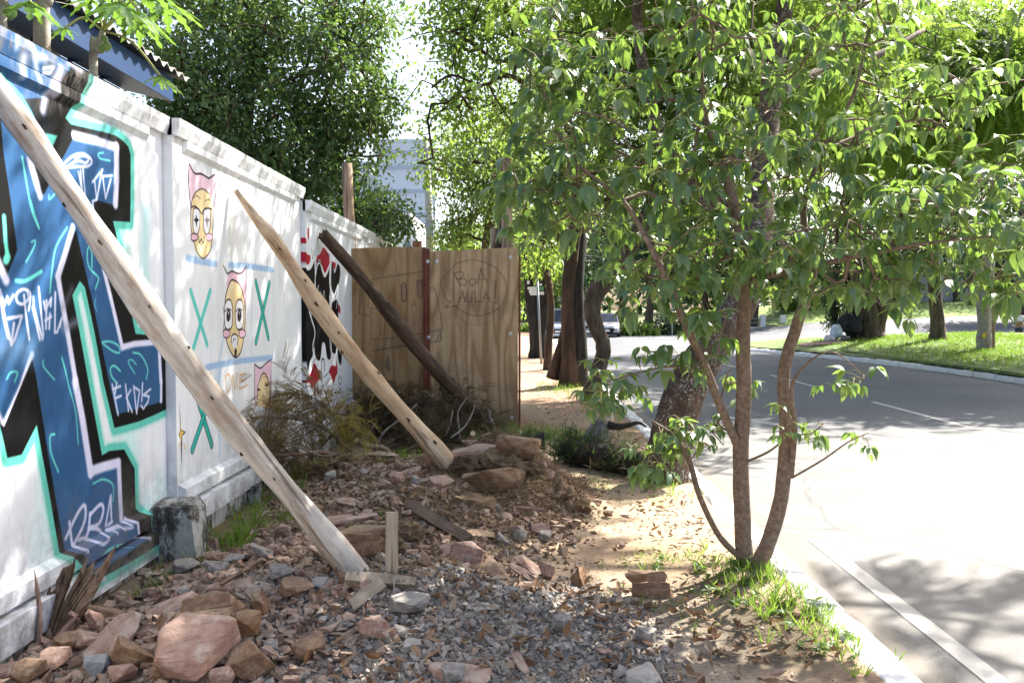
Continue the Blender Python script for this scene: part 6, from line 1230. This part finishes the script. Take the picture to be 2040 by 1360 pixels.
while cnt < 232 and tries < 14000:
    tries += 1; x = r.uniform(-2.15, .75); y = 3.3+5.2*r.random()**1.5
    if not inpile(x, y):
        if not (-.6 < x < .75 and 3.4 < y < 4.8 and r.random() < .5): continue
    if ((x-.05)/.6)**2+((y-6.9)/.75)**2 < 1 and r.random() < .7: continue
    if x > np.interp(y, [3, 4.5, 4.9, 5.3, 6, 6.9, 7.6, 8.4], [.9, .7, .28, .2, .3, .5, .45, .2]): continue
    s = float(np.clip(r.lognormal(-2.2, .42), .055, .27))
    if any((x-a)**2+(y-b_)**2 < (.38*(s+c))**2 for a, b_, c in placed): continue
    grey = (-.9 < x and y < 4.75); kind = r.choice(['slab', 'block', 'long', 'chunk'], p=[.4, .28, .12, .2]); col = r.choice(['pink', 'brown', 'grey', 'white'], p=[.15, .15, .5, .2] if grey else [.55, .28, .12, .05])
    if grey: s *= .7
    near = min(LM, key=lambda q: (q[1][0]-x)**2+(q[1][1]-y)**2); dx, dy_ = x-near[1][0], y-near[1][1]; D = math.hypot(dx, dy_)
    side = ('right of' if dx > 0 else 'left of') if abs(dx) > abs(dy_) else ('behind' if dy_ > 0 else 'in front of')
    dist = 'touching and ' if D < .25 else 'a hand away, ' if D < .45 else 'a little way off, ' if D < .75 else 'about a step, '
    size = 'small' if s < .085 else 'fist-sized' if s < .12 else 'head-sized'
    tilt = abs(r.normal(0, 14)); lab = f"{size} {cw[col]} {kw[kind]} {dist}{side} {near[0]}"; grp = f"{cw[col]} {kw[kind]}s near {near[0]}"
    if lab in used: continue
    used[lab] = 1
    z = float(gh(x, y)); rock('loose_stone', lab, 'stone', (x, y, z), (s, s*r.uniform(.7, 1), s*r.uniform(.7, 1.3)), kind, col, (R(r.normal(0, 16)), R(r.normal(0, 16)), r.uniform(0, 6.28)), grp, lift=.5); placed.append((x, y, s)); cnt += 1

# ---- uncountable rubble, soil crumbs, litter
def shards(n, seed, region, smin, smax, flat, mat, name, lab, lift=.3, pw=2.2):
    r = np.random.default_rng(seed); protos = []
    for k in range(8):
        bm = bmesh.new(); q = r.uniform(-1, 1, (9, 3)); q = q/np.abs(q).max(1)[:, None]*r.uniform(.7, 1, (9, 1))*np.array([1, r.uniform(.5, .9), r.uniform(*flat)])*.5
        for p in q: bm.verts.new(p)
        bmesh.ops.convex_hull(bm, input=bm.verts[:]); bmesh.ops.delete(bm, geom=[v for v in bm.verts if not v.link_faces], context='VERTS'); bmesh.ops.triangulate(bm, faces=bm.faces)
        bm.verts.index_update(); protos.append((np.array([v.co[:] for v in bm.verts]), np.array([[v.index for v in f.verts] for f in bm.faces]))); bm.free()
    xy = region(r, n); x, y = xy[:, 0], xy[:, 1]; s = smin+(smax-smin)*r.random(len(x))**pw; z = gh(x, y)+s*lift*.4
    d = r.normal(size=(len(x), 3))*np.array([1, 1, .35]); Rm = frames(d, r.normal(size=(len(x), 3))*.35+np.array([0, 0, 1.])); mb = MB(); idx = r.integers(0, 8, len(x))
    for k in range(8): w = idx == k; mb.inst(protos[k][0], protos[k][1], np.stack([x, y, z], -1)[w], Rm[w], s[w])
    return tag(mb.obj(name, mat), lab, None, None, 'stuff')
def reg(lst, edge=0):
    def f(r, n):
        w = np.array([q[4] for q in lst], float); w /= w.sum(); o = []
        for q, ww in zip(lst, w):
            m = int(n*ww); o.append(np.stack([r.normal(q[0], q[2], m), r.normal(q[1], q[3], m)], -1))
        p = np.vstack(o); p = p[(p[:, 0] > -2.3) & (p[:, 0] < 1.42) & (p[:, 1] > 2.9)]
        if not edge: return p
        ex = np.interp(p[:, 1], [3, 4.5, 4.9, 5.3, 6, 6.9, 7.6, 8.4], [.72, .48, .26, .22, .33, .55, .5, .25]); k = np.exp(-np.maximum(0, p[:, 0]-ex)/.07)
        if edge == 2: k = k*np.where(((p[:, 0]-.05)/.6)**2+((p[:, 1]-6.9)/.75)**2 < 1, .12, 1)
        return p[r.random(len(p)) < k]
    return f
def isl(m):   # per-piece tone on a loose material
    nt = m.node_tree; b = nt.nodes['Principled BSDF']; l = b.inputs['Base Color'].links[0].from_socket; g = nt.nodes.new('ShaderNodeNewGeometry')
    nt.links.new(mixc(nt, 1, l, ramp(nt, g.outputs['Random Per Island'], [(0, (.5, .5, .5)), (.5, (.8, .79, .78)), (1, (1, 1, 1))]), 'MULTIPLY'), b.inputs['Base Color']); return m
M_gs = isl(stone_mat('grey_shards', (.22, .19, .16), (.36, .325, .285), (.5, .47, .43), (.42, .35, .29))); M_ps = isl(stone_mat('pink_shards', (.2, .12, .085), (.37, .24, .175), (.47, .35, .28), (.45, .39, .33))); M_cr = isl(simple('soil_crumbs', [(.11, .07, .042), (.22, .14, .085), (.32, .215, .135)], 9, .95))
shards(21000, 1, reg([(-.25, 3.85, .62, .42, 5), (.35, 4.1, .45, .35, 2), (-.9, 4.0, .5, .5, 2), (-.1, 3.4, .8, .3, 2)], 1), .008, .055, (.45, .9), M_gs, 'grey_rubble', 'grey crumbled mortar rubble heaped in the foreground', pw=3)
shards(12000, 2, reg([(-1.45, 4.5, .45, .8, 3), (-1.55, 3.8, .45, .3, 2.4), (-1.0, 5.6, .5, .7, 3), (-.9, 7.0, .6, .6, 2), (.2, 6.2, .2, .5, .5)], 2), .012, .1, (.3, .8), M_ps, 'pink_rubble', 'small pink and brown stone fragments between the larger stones', pw=2.2)
shards(38000, 3, reg([(-.2, 7.3, .5, .42, 3), (-.6, 6.1, .6, .5, 2), (-1.3, 7.4, .5, .6, 2), (.15, 6.6, .3, .4, 2), (-1.2, 5, .6, .6, 1)], 1), .008, .05, (.5, 1), M_cr, 'soil_crumbs', 'brown crumbled soil on the mound', pw=2.6)
shards(5000, 14, reg([(-.3, 3.9, .6, .4, 3), (-.9, 4.2, .5, .4, 2), (-1.3, 5, .5, .8, 2)], 1), .006, .04, (.6, 1), M_cr, 'rubble_dirt', 'brown dirt crumbs mixed into the grey rubble', pw=2.6)
shards(3500, 4, reg([(.6, 6, .7, 3.0, 2), (.9, 4.3, .35, .5, 1), (.5, 12, .4, 3.5, 1)]), .004, .022, (.4, .8), M_ps, 'path_pebbles', 'tiny pebbles scattered along the bare path', pw=3)
PL_straw = (PL_blade[0]*np.array([.45, 1, 1.6]), PL_blade[1])
def litter(n, seed, region, proto, smin, smax, mat, name, lab, tilt=.5, zoff=.012, up=None):
    r = np.random.default_rng(seed); xy = region(r, n); n = len(xy); z = gh(xy[:, 0], xy[:, 1])+zoff; d = r.normal(size=(n, 3))*np.array([1, 1, tilt])
    if up: d = r.normal(size=(n, 3))*up+np.array([0, 0, 1.])
    mb = MB(); mb.inst(proto[0], proto[1], np.stack([xy[:, 0], xy[:, 1], z], -1), frames(d, r.normal(size=(n, 3))*.6+np.array([0, 0, 1.])), smin+(smax-smin)*r.random(n)); return tag(mb.obj(name, mat), lab, None, None, 'stuff')
PDEAD = leaf_proto(.26, 3, .7, -.35)
litter(620, 5, reg([(-.2, 3.75, .6, .35, 3), (.8, 4.0, .35, .35, 2), (-.1, 4.3, .5, .25, 2), (1.0, 6.8, .3, .8, .8), (-1.4, 4.8, .5, .7, 1)]), PDEAD, .035, .085, L_dead, 'dead_leaves', 'curled dry brown leaves lying on the rubble and soil', .35, .02)
litter(900, 15, reg([(.5, 11, .4, 3, 2), (.7, 7, .5, 1.5, 1), (1.1, 5, .25, 1, 1)]), PDEAD, .02, .05, L_dead, 'path_leaves', 'small dry leaves strewn along the path', .2, .01)
litter(13000, 6, reg([(-.2, 7.25, .35, .3, 4), (.12, 6.7, .25, .4, 3), (-.55, 6.3, .4, .35, 3), (-.9, 7.9, .5, .3, 1), (-.45, 5.5, .35, .5, 2), (-1.25, 5.0, .4, .5, 1)]), PL_straw, .06, .17, L_straw, 'dry_roots', 'matted dry roots and grass fibres covering the soil mound', .4, .012)
# grass: blades in tufts
def tufts(lst, seed, name, lab, mat=L_grass, zf=gh, wsc=1):
    r = np.random.default_rng(seed); P_ = []; D = []; S = []
    for (cx, cy, sx, sy, nt_, nb, h) in lst:
        for k in range(nt_):
            x, y = r.normal(cx, sx), r.normal(cy, sy)
            for q in range(nb):
                a = r.uniform(0, 6.28); P_.append((x+.02*math.cos(a)*r.random(), y+.02*math.sin(a)*r.random(), 0)); l = r.uniform(.15, .9); D.append((math.cos(a)*l, math.sin(a)*l, 1)); S.append(h*r.uniform(.5, 1.2))
    P_ = np.array(P_); P_[:, 2] = zf(P_[:, 0], P_[:, 1])-.005; D = np.array(D); mb = MB(); S = np.array(S); n = len(P_)
    mb.inst(PL_blade[0]*np.array([wsc, 1, 1]), PL_blade[1], P_, frames(D, r.normal(size=(n, 3))), S); return tag(mb.obj(name, mat), lab, None, None, 'stuff')
tufts([(-1.98, 5.75, .08, .28, 15, 9, .16), (-2.1, 4.9, .06, .3, 12, 9, .12), (-1.95, 5.45, .06, .1, 9, 14, .19), (-2.05, 6.9, .1, .5, 26, 10, .16), (-1.7, 6.0, .12, .2, 8, 9, .12), (-.95, 5.35, .15, .2, 8, 9, .1), (-1.3, 8.0, .25, .3, 22, 10, .14), (-1.35, 5.9, .2, .3, 5, 8, .1)], 31, 'wall_grass', 'green grass tufts along the wall foot')
tufts([(1.35, 4.55, .12, .3, 60, 9, .1), (1.5, 4.2, .06, .4, 44, 8, .09), (.95, 5.2, .18, .12, 22, 8, .07), (1.2, 4.8, .2, .12, 26, 9, .09), (.95, 4.2, .2, .3, 14, 7, .06), (.75, 4.55, .15, .2, 10, 7, .06)], 32, 'tree_grass', 'grass and weeds round the foot of the young tree', wsc=1.6)
tufts([(1.25, 14.2, .2, .8, 120, 9, .16), (1.0, 17, .35, .8, 90, 8, .14), (.35, 10.3, .35, .12, 40, 9, .14), (1.25, 7.4, .15, .35, 40, 8, .1), (.6, 7.6, .2, .6, 16, 6, .05), (-.3, 10.6, .5, .1, 34, 9, .2), (1.2, 20, .3, 2, 70, 8, .15), (1.3, 10.5, .12, 2.0, 50, 8, .08)], 33, 'path_grass', 'grass patches along the path edge and at the tree feet')
r_ = np.random.default_rng(9)
tufts([(x, y, .7, .7, 20, 6, .13) for x, y in zip(r_.uniform(12.3, 21, 330), r_.uniform(19, 37, 330))], 34, 'median_grass', 'uneven mown grass on the median', zf=medz, wsc=2.2)
# broad weeds near the tree
PW = leaf_proto(.3, 3, .3, .3)
def weeds():
    r = np.random.default_rng(8); P_ = []; D = []; S = []
    for (cx, cy, k) in [(1.1, 4.75, 5), (1.25, 4.5, 6), (1.42, 4.3, 8), (.78, 5.15, 3), (1.5, 3.95, 8), (.95, 4.9, 3), (1.35, 4.75, 5), (1.1, 7.3, 4)]:
        for _ in range(k):
            x, y = r.normal(cx, .09), r.normal(cy, .12)
            for q in range(r.integers(4, 8)): a = r.uniform(0, 6.28); P_.append((x, y, float(gh(x, y))+r.uniform(0, .04))); D.append((math.cos(a), math.sin(a), r.uniform(.1, .8))); S.append(r.uniform(.03, .065))
    n = len(P_); mb = MB(); mb.inst(PW[0], PW[1], np.array(P_), frames(np.array(D), np.tile([0, 0, 1.], (n, 1))+r.normal(0, .2, (n, 3))), np.array(S)); tag(mb.obj('broad_weeds', L_mid), 'low broad-leaved weeds near the young tree', None, None, 'stuff')
weeds()
# ---- boards
M_board = log_mat('grey_sawn_board', (.2, .16, .12), (.3, .25, .19), (.38, .33, .26), (.16, .12, .09)); M_plank = log_mat('dark_old_plank', (.05, .035, .025), (.10, .07, .05), (.16, .12, .09), (.04, .025, .02))
def board(name, label, a, b_, w, th, mat, roll=0, cat='board'):
    a = Vector(a); b_ = Vector(b_); L = (b_-a).length; t = tag(bpy.data.objects.new(name, None), label, cat); COL.objects.link(t)
    bm = bmesh.new(); n = 10
    ring = []
    for i in range(n+1):
        ring.append([bm.verts.new((sx*w/2+random.uniform(-.0015, .0015), sy*th/2+.004*math.sin(i*.9), L*i/n+(random.uniform(-.006, .006) if i in (0, n) else 0))) for sx, sy in ((-1, -1), (1, -1), (1, 1), (-1, 1))])
    for i in range(n):
        for j in range(4): bm.faces.new((ring[i][j], ring[i][(j+1) % 4], ring[i+1][(j+1) % 4], ring[i+1][j]))
    bm.faces.new(ring[0][::-1]); bm.faces.new(ring[-1]); me = bpy.data.meshes.new(name); bm.to_mesh(me); bm.free(); me.materials.append(mat)
    COL.objects.unlink(t); bpy.data.objects.remove(t); t = bpy.data.objects.new(name, me); COL.objects.link(t); t.location = a; t.rotation_mode = 'QUATERNION'; t.rotation_quaternion = (b_-a).to_track_quat('Z', 'Y') @ Euler((0, 0, roll)).to_quaternion(); tag(t, label, cat); return t
tb = thing('t_shaped_stake', 'upright sawn board nailed to a short cross board in the grey rubble', 'wooden stake', tuple(G(780, 1160)))
Yt = G(780, 1158).y
mb = MB(); p0 = P(780, 1175, Yt); p1_ = P(782, 1019, Yt); mb.box(((p0.x+p1_.x)/2, Yt, (p0.z+p1_.z)/2), (.062, .024, p1_.z-p0.z), Euler((0, .005, 0)).to_matrix(), .002); mb.obj('upright_board', M_board, tb)
mb = MB(); q0 = P(690, 1150, Yt-.03); q1 = P(828, 1160, Yt-.07); up_ = Vector((0, 0, 0)); mb.tube([q0+up_, q0.lerp(q1, .35)+up_, q0.lerp(q1, .7)+up_, q1+up_], [.03, .035, .035, .028], 4, .04); mb.obj('cross_board', M_board, tb)
mb = MB(); mb.tube([P(785, 1150, Yt-.1), P(785, 1185, Yt-.12)], .003, 5); mb.obj('nail', M_metal, tb)
board('old_plank', 'dark old plank lying across the rubble below the mound', G(815, 1024)+Vector((0, 0, .06)), G(932, 1088)+Vector((0, 0, .04)), .085, .035, M_plank, .4)
board('broken_board', 'short crusted grey board lying in front of the nearest log foot', G(700, 1222)+Vector((0, 0, .04)), G(762, 1176)+Vector((0, 0, .04)), .06, .025, M_board, 1.2)
board('thin_stick', 'thin brown stick stretched over the pink stones', G(440, 1205)+Vector((0, 0, .1)), G(520, 1140)+Vector((0, 0, .06)), .02, .015, M_log3, .3, 'stick')
M_graytw = log_mat('grey_twig_bark', (.17, .15, .13), (.27, .24, .21), (.36, .33, .3), (.12, .1, .08))
M_lichgrey = simple('grey_lichen_bark', [(.05, .045, .04), (.2, .2, .18), (.36, .36, .33)], 22, .9, .9, .02)
M_torn = log_mat('torn_pale_wood', (.42, .34, .24), (.55, .46, .34), (.62, .54, .42), (.3, .2, .12))
L_drygold = leafmat('golden_dry_needles', [(.2, .13, .04), (.32, .24, .07), (.22, .24, .06)], (.5, .38, .1), .35, .6, .2)
L_drydark = leafmat('dark_dry_needles', [(.035, .025, .014), (.06, .04, .02), (.09, .06, .03), (.05, .06, .025)], (.15, .1, .04), .2, .7, .2)
M_cl = [simple('clod_soil', [(.13, .08, .05), (.24, .16, .095), (.34, .25, .16)], 14, .95, 1, .03), simple('clod_soil_dark', [(.07, .045, .03), (.15, .095, .055), (.24, .16, .1)], 14, .95, 1, .03)]
# ---- splintered palm-like stump at the left
t = thing('splintered_stump', 'torn fibrous brown stump with upright splinters at the lower left', 'stump', tuple(G(105, 1330)))
def spl(pts, w, name, mat, flat=.35, Y=3.85): mb = MB(); q = crom([P(a, b_, Y+c) for a, b_, c in pts], 4); n = len(q); mb.tube(q, np.interp(np.linspace(0, 1, n), [0, .15, .75, 1], [w*.8, w, w*.7, w*.08]), 7, .14, True, flat); mb.obj(name, mat, t)
M_splint = log_mat('fibrous_brown_wood', (.12, .07, .045), (.2, .13, .085), (.3, .21, .15), (.06, .035, .02))
M_stick = log_mat('reddish_stick', (.18, .10, .075), (.27, .17, .13), (.34, .24, .2), (.12, .07, .05))
spl([(85, 1345, 0), (92, 1300, .02), (98, 1250, .05)], .045, 'stump_foot', M_splint, .9)
spl([(95, 1310, .02), (140, 1240, .1), (176, 1170, .14), (222, 1108, .18)], .058, 'splinter', M_splint)
spl([(98, 1290, .04), (130, 1220, .12), (165, 1160, .16), (188, 1118, .18)], .05, 'splinter', M_splint)
spl([(90, 1280, .08), (110, 1200, .14), (128, 1150, .18), (143, 1122, .2)], .05, 'splinter', M_splint)
spl([(88, 1270, .06), (97, 1220, .12), (99, 1168, .14)], .034, 'splinter', M_splint)
spl([(150, 1232, .08), (185, 1175, .1), (210, 1125, .12), (231, 1086, .14)], .04, 'splinter', M_splint, .5)
spl([(120, 1200, .12), (134, 1165, .16), (140, 1140, .17)], .02, 'splinter', M_splint)
for q in range(9): x_ = random.uniform(-14, 14); y_ = random.uniform(0, 60); spl([(96+x_*.4, 1290-y_*.2, .05), (128+x_, 1225-y_*.4, .1), (160+x_*1.5, 1175-y_*.6, .13), (178+x_*2.2, 1150-y_*.8, .15+random.uniform(-.03, .05))], random.uniform(.008, .018), 'splinter', M_splint, .6)
spl([(74, 1310, -.05), (79, 1240, -.02), (76, 1190, 0), (68, 1133, .02)], .014, 'stick', M_stick, 1)
spl([(72, 1330, -.08), (100, 1290, -.05), (128, 1255, -.03), (158, 1222, -.02)], .019, 'stick', M_stick, 1)
spl([(138, 1218, -.02), (150, 1228, -.01), (163, 1240, 0)], .012, 'stick', M_stick, 1)

# ---- cut brush heaps: branches with drooping dry sprays
def brush(name, label, stems, n, mat, size, seed, spread=.35, wood=None):
    r = np.random.default_rng(seed); root = thing(name, label, 'cut branch', tuple(stems[0][0][0]), 'cut branches heaped at the wall'); mb = MB(); P_ = []; D = []
    for (pts, ra) in stems:
        q = crom(pts, 5); mb.tube(q, np.linspace(ra, ra*.3, len(q)), 7, .06)
        for _ in range(n):
            k = r.integers(len(q)//6, len(q)); T = q[min(k+1, len(q)-1)]-q[k-1]; T /= np.linalg.norm(T)+1e-6; d = T*.6+r.normal(0, .55, 3); d /= np.linalg.norm(d); L = r.uniform(.3, 1)*spread; e = q[k]+d*L+np.array([0, 0, -.1*L])
            if r.random() < .5: mb.tube([q[k], (q[k]+e)/2+np.array([0, 0, .03*L]), e], [.004, .003, .0015], 4, 0, False)
            for u in (.35, .6, .85, 1.0): P_.append(q[k]+(e-q[k])*u); D.append(d+r.normal(0, .5, 3)+np.array([0, 0, -.15]))
    mb.obj('wood', M_stick2 if wood is None else wood, root, smooth=True); P_ = np.array(P_); m = len(P_); lf = MB(); lf.inst(PL_needle[0], PL_needle[1], P_, frames(np.array(D), r.normal(size=(m, 3))*.5+np.array([0, 0, 1.])), size*(.6+.7*r.random(m))); lf.obj('sprays', mat, root)['kind'] = 'stuff'
    return root
M_stick2 = log_mat('cut_branch_bark', (.10, .07, .05), (.19, .14, .10), (.3, .24, .18), (.07, .045, .03))
brush('cut_branch', 'dry brown feathery branch lying against the painted faces', [([P(700, 900, 7.9), P(640, 850, 7.6), P(560, 830, 7.3), P(480, 830, 6.9), P(400, 800, 6.6)], .016), ([P(690, 880, 7.9), P(650, 810, 7.8), P(590, 785, 7.7), P(500, 800, 7.4)], .012), ([P(650, 905, 7.7), P(560, 900, 7.2), P(470, 860, 6.9)], .012)], 150, L_dry, .13, 41, .42)
brush('cut_branch', 'golden dry frond drooping at the right of the brown brush', [([P(640, 890, 7.8), P(680, 850, 7.6), P(720, 850, 7.5)], .01), ([P(620, 860, 7.8), P(660, 825, 7.7), P(700, 830, 7.6)], .01)], 24, L_drygold, .14, 42, .25)
brush('cut_branch', 'dark brush heap piled before the left plywood sheet', [([P(720, 890, 9.6), P(760, 830, 9.8), P(830, 800, 10.2), P(900, 800, 10.3)], .02), ([P(740, 900, 9.2), P(820, 860, 9.5), P(900, 850, 9.8), P(960, 860, 10)], .02), ([P(700, 880, 10), P(720, 830, 10.3), P(780, 820, 10.5)], .014), ([P(800, 900, 9), P(850, 880, 9.2), P(920, 880, 9.5)], .014)], 190, L_drydark, .17, 43, .5)
def stick(name, label, pts, ra, mat, cut=False, rb=None, cat='branch'):
    t = thing(name, label, cat, tuple(pts[0])); mb = MB(); q = crom(pts, 5); mb.tube(q, np.linspace(ra, rb or ra*.45, len(q)), 8, .07); mb.obj('wood', mat, t, smooth=True)
    if cut: T = (Vector(pts[0])-Vector(pts[1])).normalized(); mb = MB(); p = Vector(pts[0])+T*.003; mb.tube([p-T*.01, p], [ra*.96, ra*.93], 10); mb.obj('cut_end', M_cut, t)
    return t
M_cut = simple('fresh_cut_wood', [(.5, .38, .22), (.62, .5, .32)], 30, .8)
stick('bare_branch', 'bare peeled branch lying on the stones behind the nearest log', [P(672, 905, 7.2), P(640, 908, 7.1), P(600, 892, 7.0), P(560, 884, 6.9)], .014, M_stick2)
stick('bare_branch', 'crooked reddish branch under the dry brush', [P(668, 906, 7.3), P(630, 900, 7.2), P(590, 905, 7.1), P(520, 905, 6.9), P(470, 880, 6.8)], .02, M_splint)
stick('thick_branch', 'thick curved branch with a round cut end behind the stones', [P(710, 876, 7.9), P(730, 888, 8.0), P(765, 893, 8.1), P(785, 915, 8.0)], .028, M_stick2, True, .026)
stick('thick_branch', 'short stub with a pale round cut end right of the middle log', [P(942, 863, 8.8), P(935, 875, 9.1), P(920, 888, 9.4)], .03, M_stick2, True, .028)
stick('grey_twig', 'leaning grey twig crossing the dark brush at its left', [P(752, 887, 9.2), P(765, 860, 9.2), P(800, 833, 9.3), P(830, 805, 9.4)], .015, M_graytw)
stick('grey_twig', 'pale forked twig rising right of the middle log', [P(898, 872, 9.1), P(925, 850, 9.2), P(940, 825, 9.3), P(946, 806, 9.3)], .012, M_graytw)
stick('grey_twig', 'upright grey twig just right of the middle log', [P(887, 868, 9.2), P(896, 845, 9.2), P(902, 818, 9.2)], .013, M_graytw)
stick('grey_twig', 'thin zigzag grey twig among the dark brush', [P(917, 882, 9.3), P(914, 850, 9.3), P(912, 822, 9.3), P(924, 800, 9.3), P(930, 790, 9.3)], .011, M_graytw)
stick('pale_stub', 'pale broken upright stub in front of the paler plywood sheet', [P(985, 862, 10.2), P(976, 835, 10.2), P(971, 815, 10.2)], .035, M_graytw, False, .03)
# broken stump and fallen log with epiphytes beside the leaning tree
t = thing('broken_stump', 'broken grey-lichened stump with a pale torn top and a bent black branch beside the path', 'stump', tuple(G(1180, 905)))
Yf = 8.6
mb = MB(); q = crom([P(1178, 905, Yf), P(1190, 870, Yf), P(1205, 838, Yf)], 5); mb.tube(q, np.linspace(.16, .10, len(q)), 14, .06); mb.obj('trunk', M_lichgrey, t, smooth=True)
mb = MB(); q = crom([P(1204, 843, Yf), P(1214, 815, Yf), P(1221, 799, Yf)], 4); mb.tube(q, [.085, .08, .075, .07, .06, .05, .045, .04, .03][:len(q)], 10, .14); mb.obj('torn_top', M_torn, t)
mb = MB(); q = crom([P(1208, 846, Yf-.05), P(1232, 850, Yf-.15), P(1255, 846, Yf-.2), P(1272, 842, Yf-.2), P(1288, 850, Yf-.2)], 4); mb.tube(q, np.linspace(.045, .008, len(q)), 8, .06); mb.obj('branch', M_barkblack, t, smooth=True)
t = thing('fallen_log', 'fallen dark log overgrown with tufted plants beside the path', 'log', tuple(G(1150, 930)))
ga = G(1142, 925); gb = G(1275, 948)
mb = MB(); q = crom([ga+Vector((0, .1, .12)), ga.lerp(gb, .5)+Vector((0, 0, .14)), gb+Vector((0, 0, .1))], 6); mb.tube(q, np.linspace(.15, .13, len(q)), 12, .1); mb.obj('log', M_barkblack, t, smooth=True)
def epi(root, pts, n, spread, h, seed, mat=L_fern):
    r = np.random.default_rng(seed); P_ = []; D = []; S = []
    for k in range(n):
        c = pts[r.integers(len(pts))]+r.normal(0, 1, 3)*np.array(spread); a0 = r.normal(size=3); a0[2] = abs(a0[2])*.6
        for q in range(7): P_.append(c); D.append(a0*.5+r.normal(size=3)*.8+np.array([0, 0, .25])); S.append(h*r.uniform(.4, 1.1))
    P_ = np.array(P_); m = len(P_); mb = MB(); mb.inst(PL_blade[0]*np.array([1.5, 1, 1]), PL_blade[1], P_, frames(np.array(D), r.normal(size=(m, 3))), np.array(S)); mb.obj('epiphytes', mat, root)['kind'] = 'stuff'
epi(t, list(q), 260, (.07, .1, .07), .13, 51); epi(t, list(q), 300, (.09, .12, .07), .13, 54, L_drydark); epi(t, [q[0]], 90, (.12, .12, .09), .2, 52)
t2 = thing('fallen_log', 'shorter black log with grass tufts at the foot of the plywood corner', 'log', tuple(G(960, 872)))
mb = MB(); q = crom([P(905, 888, 9.4), P(980, 882, 9.3), P(1040, 880, 9.3), P(1085, 876, 9.3)], 5); mb.tube(q, np.linspace(.06, .10, len(q)), 12, .1); mb.obj('log', M_barkblack, t2, smooth=True); epi(t2, list(q), 160, (.04, .05, .06), .15, 53)
# ragged root clods standing out of the mound
for i, (px, py, s, lab) in enumerate([(1000, 925, .17, 'root-bound clod of soil on top of the mound'), (935, 935, .15, 'dark root-bound clod beside the foot of the middle log'), (1110, 985, .14, 'crumbly clod at the right flank of the mound'), (1055, 945, .14, 'earthy clod behind the long red slab'), (940, 1010, .15, 'low clod in front of the long red slab'), (800, 1070, .15, 'brown clod behind the upright board'), (700, 930, .16, 'reddish earth clod under the brown brush'), (640, 950, .15, 'earth clod left of the reddish one'), (1150, 1010, .1, 'small clod at the right foot of the mound'), (760, 1095, .12, 'clod pressed against the upright board'), (620, 1060, .1, 'clod caught behind the nearest log')]):
    g = G(px, py); o = lump((g.x, g.y, g.z+.01), (s, s*.85, s*.55), M_cl[i % 2], 'soil_clod', lab, 'soil clod', 70+i); dsp = o.data
    r = np.random.default_rng(90+i)
    for v in dsp.vertices: v.co += v.normal*float(r.normal(0, .016))
    dsp.polygons.foreach_set('use_smooth', [False]*len(dsp.polygons))
